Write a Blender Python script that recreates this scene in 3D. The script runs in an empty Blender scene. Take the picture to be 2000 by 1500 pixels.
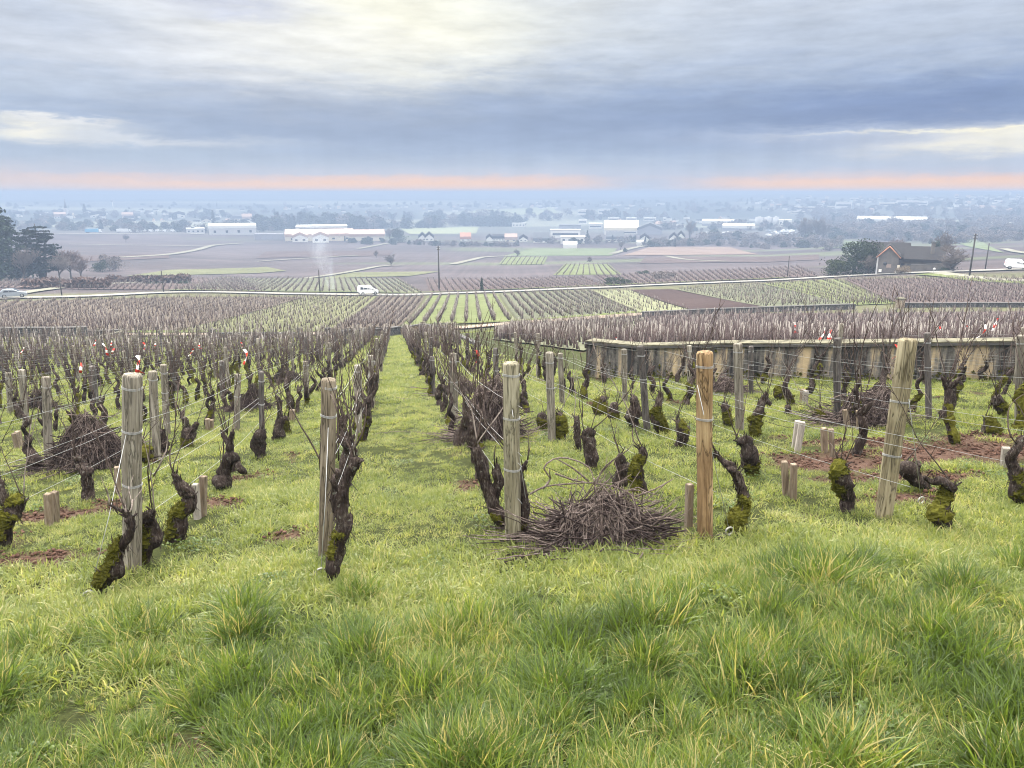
import bpy, math, random
import numpy as np
from mathutils import Vector, Matrix, noise as mnoise
RNG = random.Random(7)
S = bpy.context.scene
COL = S.collection
R = math.radians

# ------------------------------------------------------------ camera
FPX, VH = 1450.0, 376.0                       # focal length and eye level, in pixels of the 2000 px wide frame
PITCH = math.atan((750 - VH) / FPX)
CP, SP = math.cos(PITCH), math.sin(PITCH)
cam_d = bpy.data.cameras.new("camera")
cam = bpy.data.objects.new("camera", cam_d)
COL.objects.link(cam)
cam_d.sensor_width = 36.0
cam_d.lens = 36.0 * FPX / 2000.0
cam_d.clip_start = 0.05
cam_d.clip_end = 30000
cam.location = (0, 0, 0)
cam.rotation_euler = (R(90) - PITCH, 0, 0)
S.camera = cam

# ------------------------------------------------------------ exposure and renderer
S.view_settings.view_transform = 'Standard'
S.view_settings.look = 'None'
EXPO = 2.0
S.view_settings.exposure = EXPO
S.view_settings.gamma = 1.0
S.render.engine = 'CYCLES'
cy = S.cycles
cy.use_denoising = True
cy.pixel_filter_type = 'BLACKMAN_HARRIS'
cy.filter_width = 1.05
cy.use_adaptive_sampling = True
cy.adaptive_threshold = 0.015
cy.max_bounces = 6
cy.diffuse_bounces = 3
cy.glossy_bounces = 2
cy.transmission_bounces = 4
cy.transparent_max_bounces = 8
cy.volume_bounces = 0
cy.caustics_reflective = False
cy.caustics_refractive = False
cy.volume_step_rate = 4.0


def lin(c):
    return tuple(((x / 255) / 12.92 if x / 255 <= 0.04045 else ((x / 255 + 0.055) / 1.055) ** 2.4) for x in c)


# ------------------------------------------------------------ world: physical sky behind a deck of cloud
SUN_AZ, SUN_EL = -16.0, 42.0                  # degrees; azimuth from +Y, negative to the left
world = bpy.data.worlds.new("World")
S.world = world
world.use_nodes = True
wn, wl = world.node_tree.nodes, world.node_tree.links
wn.clear()


def N(nt, t, **kw):
    n = nt.nodes.new(t)
    for k, v in kw.items():
        setattr(n, k, v)
    return n


class Calc:
    """small arithmetic helper over shader nodes"""
    def __init__(self, nt):
        self.nt = nt

    def m(self, op, a, b=0.0, c=None, clamp=False):
        n = self.nt.nodes.new('ShaderNodeMath')
        n.operation = op
        n.use_clamp = clamp
        for i, v in enumerate((a, b) if c is None else (a, b, c)):
            if isinstance(v, (int, float)):
                n.inputs[i].default_value = v
            else:
                self.nt.links.new(v, n.inputs[i])
        return n.outputs[0]

    def mix(self, f, a, b):
        n = self.nt.nodes.new('ShaderNodeMix')
        n.data_type = 'RGBA'
        for k, v in ((0, f), (6, a), (7, b)):
            if isinstance(v, (int, float)):
                n.inputs[k].default_value = v
            elif isinstance(v, tuple):
                n.inputs[k].default_value = (*v[:3], 1)
            else:
                self.nt.links.new(v, n.inputs[k])
        return n.outputs[2]

    def noise(self, vec, scale, detail=4, rough=0.55, dist=0.0):
        n = self.nt.nodes.new('ShaderNodeTexNoise')
        n.inputs['Scale'].default_value = scale
        n.inputs['Detail'].default_value = detail
        n.inputs['Roughness'].default_value = rough
        n.inputs['Distortion'].default_value = dist
        if vec is not None:
            self.nt.links.new(vec, n.inputs['Vector'])
        return n.outputs[0]

    def ramp(self, fac, stops, interp='LINEAR'):
        n = self.nt.nodes.new('ShaderNodeValToRGB')
        n.color_ramp.interpolation = interp
        el = n.color_ramp.elements
        while len(el) < len(stops):
            el.new(0.5)
        for e, (p, c) in zip(el, stops):
            e.position = p
            e.color = (*c[:3], 1) if not isinstance(c, (int, float)) else (c, c, c, 1)
        self.nt.links.new(fac, n.inputs[0])
        return n.outputs[0]


def build_world():
    nt = world.node_tree
    K = Calc(nt)
    tc = N(nt, 'ShaderNodeTexCoord')
    sep = N(nt, 'ShaderNodeSeparateXYZ')
    wl.new(tc.outputs['Generated'], sep.inputs[0])
    x, y, z = sep.outputs
    az = K.m('MULTIPLY', K.m('ARCTAN2', x, y), 57.2958)
    el = K.m('MULTIPLY', K.m('ARCSINE', z), 57.2958)

    def vec(ax, ex, ox=0.0):
        c = N(nt, 'ShaderNodeCombineXYZ')
        wl.new(K.m('MULTIPLY_ADD', az, ax, ox), c.inputs[0])
        wl.new(K.m('MULTIPLY', el, ex), c.inputs[1])
        return c.outputs[0]
    n1 = K.noise(vec(0.07, 0.30), 1.0, 5, 0.6)
    n2 = K.noise(vec(0.05, 0.42, 31.0), 1.0, 6, 0.62)
    n3 = K.noise(vec(0.18, 0.95, 77.0), 1.0, 8, 0.7, 0.4)
    azw = K.m('MULTIPLY_ADD', K.m('SUBTRACT', n1, 0.5), 14.0, az)
    low = K.m('MULTIPLY', K.m('SMOOTH_MIN', K.m('MAXIMUM', el, 0.0), 6.0, 2.0), 0.42)
    elw = K.m('MULTIPLY_ADD', K.m('SUBTRACT', n2, 0.5), low, el)
    elw = K.m('MULTIPLY_ADD', K.m('SUBTRACT', n3, 0.5), K.m('MULTIPLY', low, 1.15), elw)

    n5 = K.noise(vec(0.45, 1.6, 55.0), 1.0, 7, 0.7, 0.3)
    elw = K.m('MULTIPLY_ADD', K.m('SUBTRACT', n5, 0.5), 0.75, elw)

    def px(u, v):
        a, b = (u - 1000) / FPX, (750 - v) / FPX
        d = Vector((a, CP + b * SP, -SP + b * CP)).normalized()
        return math.degrees(math.atan2(d.x, d.y)), math.degrees(math.asin(d.z))
    # vertical layers, elevation 0..30 degrees mapped to 0..1
    st = [(-1, (238, 204, 196)), (0.0, (248, 206, 186)), (0.3, (255, 211, 184)), (0.72, (255, 212, 186)), (1.02, (236, 208, 202)),
          (1.3, (196, 204, 222)), (1.9, (184, 199, 222)), (3.0, (166, 186, 216)), (4.6, (156, 177, 211)),
          (6.5, (157, 177, 210)), (8.5, (184, 196, 216)), (11.3, (213, 219, 228)), (14, (230, 234, 238)), (30, (250, 246, 238))]
    fac = K.m('MULTIPLY', K.m('ADD', elw, 1.0), 1 / 31.0, clamp=True)
    col = K.ramp(fac, [((e + 1) / 31.0, lin(c)) for e, c in st])
    # (u, v, half widths in px, colour, weight)
    blobs = [
        (1240, 360, 130, 26, (188, 201, 224), 0.95), (40, 358, 130, 26, (212, 208, 218), 0.75), (430, 348, 120, 7, (204, 204, 220), 0.6), (1640, 340, 160, 6, (224, 208, 210), 0.6),
        (600, 195, 480, 70, (142, 159, 190), 0.85), (1250, 235, 420, 45, (144, 162, 195), 0.8),
        (1800, 205, 380, 48, (120, 141, 184), 1.0), (1500, 150, 420, 45, (146, 165, 200), 0.75),
        (1750, 50, 420, 60, (188, 199, 217), 0.9), (1250, 60, 280, 70, (194, 204, 219), 0.7),
        (760, 30, 250, 85, (255, 253, 232), 1.0), (560, 75, 300, 42, (250, 247, 233), 0.8),
        (300, 95, 330, 60, (226, 229, 235), 0.75), (110, 30, 160, 40, (184, 196, 216), 0.7),
        (480, 18, 90, 16, (198, 204, 222), 0.8), (60, 170, 200, 35, (190, 202, 220), 0.7),
        (40, 256, 100, 11, (253, 249, 233), 1.0), (110, 240, 90, 6, (238, 238, 236), 0.8), (240, 272, 190, 9, (224, 228, 235), 0.8),
        (250, 300, 260, 20, (174, 191, 214), 0.7),
        (1930, 275, 230, 26, (206, 212, 226), 0.9), (1890, 291, 130, 9, (246, 242, 228), 0.8),
        (1960, 262, 80, 13, (252, 247, 228), 0.9), (1600, 262, 220, 13, (186, 198, 222), 0.6)]
    for u, v, su, sv, c, w in blobs:
        a0, e0 = px(u, v)
        da = K.m('MULTIPLY', K.m('SUBTRACT', azw, a0), FPX / su / 57.3)
        de = K.m('MULTIPLY', K.m('SUBTRACT', elw, e0), FPX / sv / 57.3)
        g = K.m('EXPONENT', K.m('MULTIPLY', K.m('ADD', K.m('MULTIPLY', da, da), K.m('MULTIPLY', de, de)), -0.8))
        col = K.mix(K.m('MULTIPLY', g, w), col, lin(c))
    # crisp cloud edge low on the right with light under it
    a0, e0 = px(1960, 252)
    g = K.m('MULTIPLY', K.m('EXPONENT', K.m('MULTIPLY', K.m('POWER', K.m('MULTIPLY', K.m('SUBTRACT', az, a0), 1 / 9.0), 2.0), -1.0)),
            K.m('EXPONENT', K.m('MULTIPLY', K.m('POWER', K.m('MULTIPLY', K.m('SUBTRACT', elw, e0), 1 / 0.16), 2.0), -1.0)))
    col = K.mix(K.m('MULTIPLY', g, 0.9), col, lin((255, 250, 228)))
    # fine cloud texture
    n4 = K.noise(vec(0.22, 1.1, 12.0), 1.0, 8, 0.62)
    tex = K.m('MULTIPLY_ADD', K.m('SUBTRACT', n4, 0.5), K.m('MULTIPLY', K.m('MINIMUM', K.m('MAXIMUM', el, 0.0), 8.0), 0.085), 1.02)
    # faint rain veils hanging under the cloud base
    rv = K.noise(vec(0.55, 0.035, 91.0), 1.0, 3, 0.55)
    rw = K.m('EXPONENT', K.m('MULTIPLY', K.m('POWER', K.m('MULTIPLY', K.m('SUBTRACT', el, 2.6), 1 / 2.4), 2.0), -1.0))
    tex = K.m('ADD', tex, K.m('MULTIPLY', K.m('SUBTRACT', rv, 0.5), K.m('MULTIPLY', rw, 0.20)))
    mv = N(nt, 'ShaderNodeVectorMath', operation='SCALE')
    wl.new(col, mv.inputs[0])
    # sky brightened overhead, out of the frame: added to light the vineyard
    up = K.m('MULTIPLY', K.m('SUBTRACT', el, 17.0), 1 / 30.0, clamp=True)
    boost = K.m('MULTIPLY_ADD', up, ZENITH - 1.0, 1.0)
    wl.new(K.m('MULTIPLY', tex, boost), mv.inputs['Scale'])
    sky = N(nt, 'ShaderNodeTexSky', sky_type='NISHITA')
    sky.sun_disc = False
    sky.sun_elevation = R(SUN_EL)
    sky.sun_rotation = R(SUN_AZ)
    bg1 = N(nt, 'ShaderNodeBackground')
    wl.new(sky.outputs[0], bg1.inputs[0])
    bg1.inputs[1].default_value = 0.06
    bg2 = N(nt, 'ShaderNodeBackground')
    wl.new(mv.outputs[0], bg2.inputs[0])
    bg2.inputs[1].default_value = 2.0 ** -EXPO
    mx = N(nt, 'ShaderNodeMixShader')
    mx.inputs[0].default_value = 0.97
    wl.new(bg1.outputs[0], mx.inputs[1])
    wl.new(bg2.outputs[0], mx.inputs[2])
    out = N(nt, 'ShaderNodeOutputWorld')
    wl.new(mx.outputs[0], out.inputs[0])


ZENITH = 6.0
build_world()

# ------------------------------------------------------------ sun behind thin cloud
sd = bpy.data.lights.new("sun", 'SUN')
sd.energy = 1.5
sd.angle = R(35)
sd.color = (1.0, 0.95, 0.84)
sun = bpy.data.objects.new("sun", sd)
COL.objects.link(sun)
dv = Vector((math.sin(R(SUN_AZ)) * math.cos(R(SUN_EL)), math.cos(R(SUN_AZ)) * math.cos(R(SUN_EL)), math.sin(R(SUN_EL))))
sun.rotation_euler = dv.to_track_quat('Z', 'Y').to_euler()


# ------------------------------------------------------------ helpers
def ray(u, v):
    a, b = (u - 1000) / FPX, (750 - v) / FPX
    return np.array((a, CP + b * SP, -SP + b * CP))


def proj(p):
    d = p[1] * CP - p[2] * SP
    return 1000 + FPX * p[0] / d, 750 - FPX * (p[1] * SP + p[2] * CP) / d, d


def at_dist(u, v, D):
    r = ray(u, v)
    return r * (D / math.hypot(r[0], r[1]))


def tag(o, label=None, cat=None, group=None, kind=None):
    for k, v in (("label", label), ("category", cat), ("group", group), ("kind", kind)):
        if v:
            o[k] = v
    return o


def empty(name, loc=(0, 0, 0), rz=0.0, label=None, cat=None, group=None):
    o = bpy.data.objects.new(name, None)
    o.empty_display_size = 0.1
    COL.objects.link(o)
    o.location = loc
    o.rotation_euler = (0, 0, rz)
    return tag(o, label, cat, group)


def link_mesh(name, me, parent=None, loc=None):
    o = bpy.data.objects.new(name, me)
    COL.objects.link(o)
    if parent is not None:
        o.parent = parent
    if loc is not None:
        o.location = loc
    return o


def copy_obj(o, parent=None):
    c = o.copy()
    COL.objects.link(c)
    if parent is not None:
        c.parent = parent
    return c


class MB:
    """mesh builder"""
    def __init__(self):
        self.v, self.f, self.mi, self.sm = [], [], [], []

    def add(self, vs, fs, mi=0, smooth=False):
        b = len(self.v)
        self.v.extend([tuple(p) for p in vs])
        for f in fs:
            self.f.append(tuple(i + b for i in f))
            self.mi.append(mi)
            self.sm.append(smooth)

    def box(self, c, s, rz=0.0, mi=0, taper=1.0, M=None):
        hx, hy, hz = s[0] / 2, s[1] / 2, s[2] / 2
        vs = []
        for dz in (-1, 1):
            t = taper if dz > 0 else 1.0
            for dx, dy in ((-1, -1), (1, -1), (1, 1), (-1, 1)):
                px_, py_ = dx * hx * t, dy * hy * t
                vs.append((c[0] + px_ * math.cos(rz) - py_ * math.sin(rz), c[1] + px_ * math.sin(rz) + py_ * math.cos(rz), c[2] + dz * hz))
        if M is not None:
            vs = [tuple(M @ Vector(p)) for p in vs]
        self.add(vs, [(0, 3, 2, 1), (4, 5, 6, 7), (0, 1, 5, 4), (1, 2, 6, 5), (2, 3, 7, 6), (3, 0, 4, 7)], mi)

    def tube(self, pts, rad, n=6, caps=True, mi=0, smooth=True, fn=None):
        pts = [Vector(p) for p in pts]
        m = len(pts)
        if isinstance(rad, (int, float)):
            rad = [rad] * m
        t0 = (pts[1] - pts[0]).normalized()
        up = Vector((0, 1, 0)) if abs(t0.y) < 0.9 else Vector((1, 0, 0))
        a = t0.cross(up).normalized()
        vs = []
        for i in range(m):
            t = (pts[min(i + 1, m - 1)] - pts[max(i - 1, 0)])
            t = t.normalized() if t.length > 1e-9 else t0
            a = (a - t * a.dot(t))
            a = a.normalized() if a.length > 1e-6 else t.orthogonal().normalized()
            b = t.cross(a)
            for j in range(n):
                th = 2 * math.pi * j / n
                r = rad[i] if fn is None else rad[i] * fn(i / (m - 1), th)
                vs.append(pts[i] + (a * math.cos(th) + b * math.sin(th)) * r)
        fs = []
        for i in range(m - 1):
            for j in range(n):
                k = (j + 1) % n
                fs.append((i * n + j, i * n + k, (i + 1) * n + k, (i + 1) * n + j))
        if caps:
            fs.append(tuple(range(n - 1, -1, -1)))
            fs.append(tuple((m - 1) * n + j for j in range(n)))
        self.add(vs, fs, mi, smooth)

    def ball(self, c, r, n=8, m=5, mi=0, sc=(1, 1, 1)):
        vs, fs = [], []
        for i in range(m + 1):
            ph = math.pi * i / m
            for j in range(n):
                th = 2 * math.pi * j / n
                vs.append((c[0] + r * sc[0] * math.sin(ph) * math.cos(th), c[1] + r * sc[1] * math.sin(ph) * math.sin(th), c[2] + r * sc[2] * math.cos(ph)))
        for i in range(m):
            for j in range(n):
                k = (j + 1) % n
                fs.append((i * n + j, (i + 1) * n + j, (i + 1) * n + k, i * n + k))
        self.add(vs, fs, mi, True)

    def mesh(self, name, mats):
        me = bpy.data.meshes.new(name)
        me.from_pydata(self.v, [], self.f)
        for m in (mats if isinstance(mats, (list, tuple)) else [mats]):
            me.materials.append(m)
        me.polygons.foreach_set('material_index', self.mi)
        me.polygons.foreach_set('use_smooth', self.sm)
        me.update()
        return me

    def build(self, name, mats, parent=None, loc=None):
        return link_mesh(name, self.mesh(name, mats), parent, loc)


def np_mesh(name, V, Fq, mat, smooth=True):
    """mesh from numpy arrays, faces all of one size"""
    me = bpy.data.meshes.new(name)
    V = np.asarray(V, dtype=np.float32)
    Fq = np.asarray(Fq, dtype=np.int32)
    k = Fq.shape[1]
    me.vertices.add(len(V))
    me.vertices.foreach_set('co', V.ravel())
    me.loops.add(Fq.size)
    me.loops.foreach_set('vertex_index', Fq.ravel())
    me.polygons.add(len(Fq))
    me.polygons.foreach_set('loop_start', np.arange(0, Fq.size, k, dtype=np.int32))
    me.polygons.foreach_set('loop_total', np.full(len(Fq), k, dtype=np.int32))
    me.polygons.foreach_set('use_smooth', np.full(len(Fq), smooth, dtype=bool))
    me.materials.append(mat)
    me.update(calc_edges=True)
    return me


# ------------------------------------------------------------ terrain
ROWK = 0.16025                                # rows drift left by this much per metre


def vnoise(x, y, seed=0):
    """smooth value noise on arrays, about -1..1"""
    xi, yi = np.floor(x).astype(np.int64), np.floor(y).astype(np.int64)
    fx, fy = x - xi, y - yi
    fx, fy = fx * fx * (3 - 2 * fx), fy * fy * (3 - 2 * fy)

    def h(a, b):
        n = (a * 374761393 + b * 668265263 + seed * 974634) & 0x7fffffff
        n = ((n ^ (n >> 13)) * 1274126177) & 0x7fffffff
        return ((n ^ (n >> 16)) & 0xffff) / 32767.5 - 1.0
    return (h(xi, yi) * (1 - fx) + h(xi + 1, yi) * fx) * (1 - fy) + (h(xi, yi + 1) * (1 - fx) + h(xi + 1, yi + 1) * fx) * fy


def near_z(x, y):
    s = x + ROWK * y
    yy = np.maximum(y, -8.0)
    z = -1.55 - 0.1645 * yy + 0.45 * np.tanh(s / 9.0)
    # the uncut grass verge along the foot of the rows stands a little higher
    vy = y - (3.62 + 0.02 * x)
    bank = 0.10 / (1 + np.exp(np.clip(vy / 0.16, -30, 30))) * (0.75 + 0.25 * np.tanh(x))
    return z + bank


CONT = [  # contours of the slope: lists of (u, v, distance)
    [(-400, 662, 66), (0, 658, 66), (240, 657, 64), (770, 657, 61), (880, 646, 63), (1250, 619, 82), (1670, 604, 92), (2000, 601, 95), (2400, 601, 95)],
    [(-400, 592, 150), (0, 584, 150), (160, 580, 150), (330, 575, 152), (800, 577, 157), (1200, 563, 163), (1500, 549, 168), (1620, 542, 172), (1800, 534, 172), (2000, 527, 172), (2400, 527, 172)],
    [(-400, 538, 265), (0, 536, 265), (500, 537, 290), (1000, 530, 300), (1500, 518, 300), (2000, 499, 290), (2400, 497, 290)],
    [(-400, 460, 760), (0, 456, 760), (500, 466, 720), (1000, 470, 700), (1500, 468, 700), (2000, 458, 680), (2400, 455, 680)],
    [(-400, 437, 1080), (0, 436, 1080), (1000, 441, 1080), (1500, 436, 1080), (2000, 430, 1080), (2400, 428, 1080)],
    [(-400, 414, 1500), (0, 414, 1500), (1000, 414, 1500), (1500, 405, 1500), (2000, 398, 1500), (2400, 397, 1500)],
    [(-400, 394, 2400), (0, 393, 2400), (1000, 390, 2400), (1300, 388, 2400), (1700, 383, 2400), (2000, 379, 2400), (2400, 378, 2400)],
    [(-400, 398, 3200), (2400, 384, 3200)],
]


def pchip(xk, yk, x):
    h = np.diff(xk)
    d = np.diff(yk) / h
    m = np.zeros_like(yk)
    for i in range(1, len(xk) - 1):
        if d[i - 1] * d[i] > 0:
            w1, w2 = 2 * h[i] + h[i - 1], h[i] + 2 * h[i - 1]
            m[i] = (w1 + w2) / (w1 / d[i - 1] + w2 / d[i])
    m[0], m[-1] = d[0], d[-1]
    i = np.clip(np.searchsorted(xk, x) - 1, 0, len(xk) - 2)
    t = (x - xk[i]) / h[i]
    return ((1 + 2 * t) * (1 - t) ** 2 * yk[i] + t * (1 - t) ** 2 * h[i] * m[i] + t * t * (3 - 2 * t) * yk[i + 1] + t * t * (t - 1) * h[i] * m[i + 1])


AZ = np.concatenate([np.arange(-180, -50, 10.0), np.arange(-50, -41, 3.0), np.arange(-41, 41.01, 0.3), np.arange(44, 51, 3.0), np.arange(60, 180.1, 10.0)])
DD = np.concatenate([[0.05, 0.4, 0.8], np.geomspace(1.2, 3200, 330)])


def build_heights():
    tab = []
    for c in CONT:
        a, dd, zz = [], [], []
        for u, v, D in c:
            p = at_dist(u, v, D)
            a.append(math.degrees(math.atan2(p[0], p[1])))
            dd.append(D)
            zz.append(p[2])
        tab.append((np.array(a), np.array(dd, float), np.array(zz)))
    H = np.zeros((len(AZ), len(DD)))
    near_d = np.array([0.0, 10, 20, 30, 42])
    for i, a in enumerate(AZ):
        sx, sy = math.sin(R(a)), math.cos(R(a))
        nz = near_z(DD * sx, DD * sy)
        if abs(a) > 80:
            H[i] = nz
            continue
        xk = list(near_d)
        yk = list(near_z(near_d * sx, near_d * sy) - 0.0)
        for ta, td, tz in tab:
            xk.append(np.interp(a, ta, td))
            yk.append(np.interp(a, ta, tz))
        far = pchip(np.array(xk), np.array(yk), DD)
        w = np.clip((DD - 28) / 14, 0, 1)
        H[i] = nz * (1 - w) + far * w
    X, Y = DD[None, :] * np.sin(np.radians(AZ))[:, None], DD[None, :] * np.cos(np.radians(AZ))[:, None]
    near = np.clip(1 - DD / 70, 0, 1)[None, :]
    H = H + near * (0.030 * vnoise(X / 0.55, Y / 0.55, 3) + 0.035 * vnoise(X / 1.7, Y / 1.7, 4)) * np.clip(DD / 1.5, 0, 1)[None, :]
    return X, Y, H


GX, GY, GH = build_heights()


def height(x, y):
    x, y = np.asarray(x, float), np.asarray(y, float)
    a = np.degrees(np.arctan2(x, y))
    d = np.clip(np.hypot(x, y), DD[0], DD[-1])
    i = np.clip(np.searchsorted(AZ, a) - 1, 0, len(AZ) - 2)
    j = np.clip(np.searchsorted(DD, d) - 1, 0, len(DD) - 2)
    fa = np.clip((a - AZ[i]) / (AZ[i + 1] - AZ[i]), 0, 1)
    fd = (d - DD[j]) / (DD[j + 1] - DD[j])
    return (GH[i, j] * (1 - fa) + GH[i + 1, j] * fa) * (1 - fd) + (GH[i, j + 1] * (1 - fa) + GH[i + 1, j + 1] * fa) * fd


_TD = np.geomspace(1.2, 3150, 2600)


def ground(u, v):
    """the point of the ground seen at a pixel"""
    r = ray(u, v)
    r = r / math.hypot(r[0], r[1])
    gap = r[2] * _TD - height(r[0] * _TD, r[1] * _TD)
    k = np.argmax(gap < 0)
    if gap[k] >= 0:
        return r * _TD[-1]
    if k == 0:
        return r * _TD[0]
    t = gap[k - 1] / (gap[k - 1] - gap[k])
    D = _TD[k - 1] + t * (_TD[k] - _TD[k - 1])
    return np.array((r[0] * D, r[1] * D, float(height(r[0] * D, r[1] * D))))


def on_ground(x, y, dz=0.0):
    return (x, y, float(height(x, y)) + dz)


# ------------------------------------------------------------ materials
def new_mat(name):
    m = bpy.data.materials.new(name)
    m.use_nodes = True
    nt = m.node_tree
    b = nt.nodes['Principled BSDF']
    b.inputs['Specular IOR Level'].default_value = 0.25
    return m, nt, b, Calc(nt)


def plain(name, col, rough=0.8, var=0.25, scale=6.0, bump=0.0, metal=0.0, obj_var=0.0, spec=0.25, coords='Object'):
    m, nt, b, K = new_mat(name)
    tc = N(nt, 'ShaderNodeTexCoord')
    n = K.noise(tc.outputs[coords], scale, 5, 0.6)
    f = K.m('MULTIPLY_ADD', K.m('SUBTRACT', n, 0.5), var * 2.2, 1.0)
    if obj_var:
        oi = N(nt, 'ShaderNodeObjectInfo')
        f = K.m('MULTIPLY', f, K.m('MULTIPLY_ADD', K.m('SUBTRACT', oi.outputs['Random'], 0.5), obj_var, 1.0))
    mv = N(nt, 'ShaderNodeVectorMath', operation='SCALE')
    mv.inputs[0].default_value = col[:3]
    nt.links.new(f, mv.inputs['Scale'])
    nt.links.new(mv.outputs[0], b.inputs['Base Color'])
    b.inputs['Roughness'].default_value = rough
    b.inputs['Metallic'].default_value = metal
    b.inputs['Specular IOR Level'].default_value = spec
    if bump:
        bp = N(nt, 'ShaderNodeBump')
        bp.inputs['Strength'].default_value = bump
        bp.inputs['Distance'].default_value = 0.02
        nt.links.new(n, bp.inputs['Height'])
        nt.links.new(bp.outputs[0], b.inputs['Normal'])
    return m
# ------------------------------------------------------------ ground sheet
SOIL = [  # bare earth patches (u, v, radius along x, radius along y in metres, strength)
    (40, 1095, .55, .18, 1), (130, 1005, .5, .22, 1), (215, 985, .35, .18, .8), (430, 985, .45, .22, .8), (330, 1020, .5, .2, .6),
    (30, 1060, .3, .2, .7), (1640, 905, .7, .35, 1), (1840, 890, .9, .5, 1), (1740, 935, .8, .25, 1), (1900, 855, 1.1, .5, .9), (1760, 975, .5, .2, .9),
    (1590, 890, .6, .3, .8), (1700, 860, .8, .4, .7), (1550, 870, .6, .3, .5), (1960, 960, .5, .25, .5), (1570, 1010, .25, .12, .6), (960, 1035, .3, .2, .6),
    (925, 950, .2, .3, .6), (560, 890, .3, .15, .6), (555, 905, .2, .1, .5), (575, 1045, .25, .12, .6), (380, 1470, .2, .09, .8), (600, 1360, .0, .0, .0),
    (1255, 1490, .15, .08, .5), (700, 1010, .2, .1, .4), (610, 1145, .2, .1, .7), (1000, 1075, .25, .12, .6), (470, 930, .5, .2, .6)]
_sp = [(ground(u, v), rx, ry, s) for u, v, rx, ry, s in SOIL if rx > 0]


def soil_mask(x, y):
    x, y = np.asarray(x, float), np.asarray(y, float)
    m = np.zeros_like(x)
    for p, rx, ry, s in _sp:
        q = ((x - p[0]) / rx) ** 2 + ((y - p[1]) / ry) ** 2
        m = np.maximum(m, s * np.exp(-0.7 * q))
    n = vnoise(x / 0.23, y / 0.23, 11) * 0.5 + vnoise(x / 0.09, y / 0.09, 12) * 0.35
    # worked strips under the vines, in patches
    s = x + ROWK * y
    k = np.abs(((s + 0.51) / 1.22 + 0.5) % 1.0 - 0.5) * 1.22
    strip = np.exp(-(k / 0.22) ** 2) * np.clip(vnoise(x / 2.3, y / 1.6, 13) * 1.1 + 0.15, 0, 1) * (y > 4.6)
    far = np.clip((np.hypot(x, y) - 5) / 4, 0, 1)
    m = np.maximum(m, 0.62 * strip * far)
    n3 = vnoise(x / 0.42, y / 0.3, 14) * 0.5
    return np.clip((m - 0.46 + 0.42 * n + 0.35 * n3) * 3.0, 0, 1)


def ground_material():
    m, nt, b, K = new_mat("ground")
    geo = N(nt, 'ShaderNodeNewGeometry')
    P = geo.outputs['Position']
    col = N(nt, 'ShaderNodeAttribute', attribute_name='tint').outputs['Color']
    soil = N(nt, 'ShaderNodeAttribute', attribute_name='soil').outputs['Fac']
    far = N(nt, 'ShaderNodeAttribute', attribute_name='far').outputs['Fac']
    n1 = K.noise(P, 9.0, 6, 0.7)
    n2 = K.noise(P, 60.0, 4, 0.7)
    n3 = K.noise(P, 0.05, 6, 0.65)
    n4 = K.noise(P, 0.7, 6, 0.75)
    near_f = K.m('MULTIPLY', K.m('POWER', K.m('ADD', n1, n2), 2.2), 0.8)
    mp = N(nt, 'ShaderNodeMapping')
    mp.inputs['Rotation'].default_value = (0, 0, R(12))
    mp.inputs['Scale'].default_value = (0.42, 0.012, 0.0)
    nt.links.new(P, mp.inputs[0])
    n5 = K.noise(mp.outputs[0], 1.0, 3, 0.6)          # worked rows running down the slope
    mp2 = N(nt, 'ShaderNodeMapping')
    mp2.inputs['Scale'].default_value = (0.006, 0.05, 0.0)
    nt.links.new(P, mp2.inputs[0])
    n6 = K.noise(mp2.outputs[0], 1.0, 4, 0.6)
    far_f = K.m('ADD', K.m('MULTIPLY_ADD', K.m('ADD', n3, n4), 0.6, -0.45), K.m('ADD', n5, K.m('MULTIPLY', n6, 0.7)))
    mv = N(nt, 'ShaderNodeVectorMath', operation='SCALE')
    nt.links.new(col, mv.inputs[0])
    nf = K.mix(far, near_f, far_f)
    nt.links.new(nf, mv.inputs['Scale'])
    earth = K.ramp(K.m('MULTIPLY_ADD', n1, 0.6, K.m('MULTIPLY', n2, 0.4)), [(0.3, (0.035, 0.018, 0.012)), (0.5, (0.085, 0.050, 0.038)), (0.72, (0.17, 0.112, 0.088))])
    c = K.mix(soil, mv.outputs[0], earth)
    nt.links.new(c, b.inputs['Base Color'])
    b.inputs['Roughness'].default_value = 0.95
    b.inputs['Specular IOR Level'].default_value = 0.1
    bp = N(nt, 'ShaderNodeBump')
    bp.inputs['Distance'].default_value = 0.03
    nt.links.new(K.m('MULTIPLY', K.m('SUBTRACT', 1.0, far), 0.9), bp.inputs['Strength'])
    nt.links.new(K.m('ADD', n1, n2), bp.inputs['Height'])
    nt.links.new(bp.outputs[0], b.inputs['Normal'])
    return m


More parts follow.
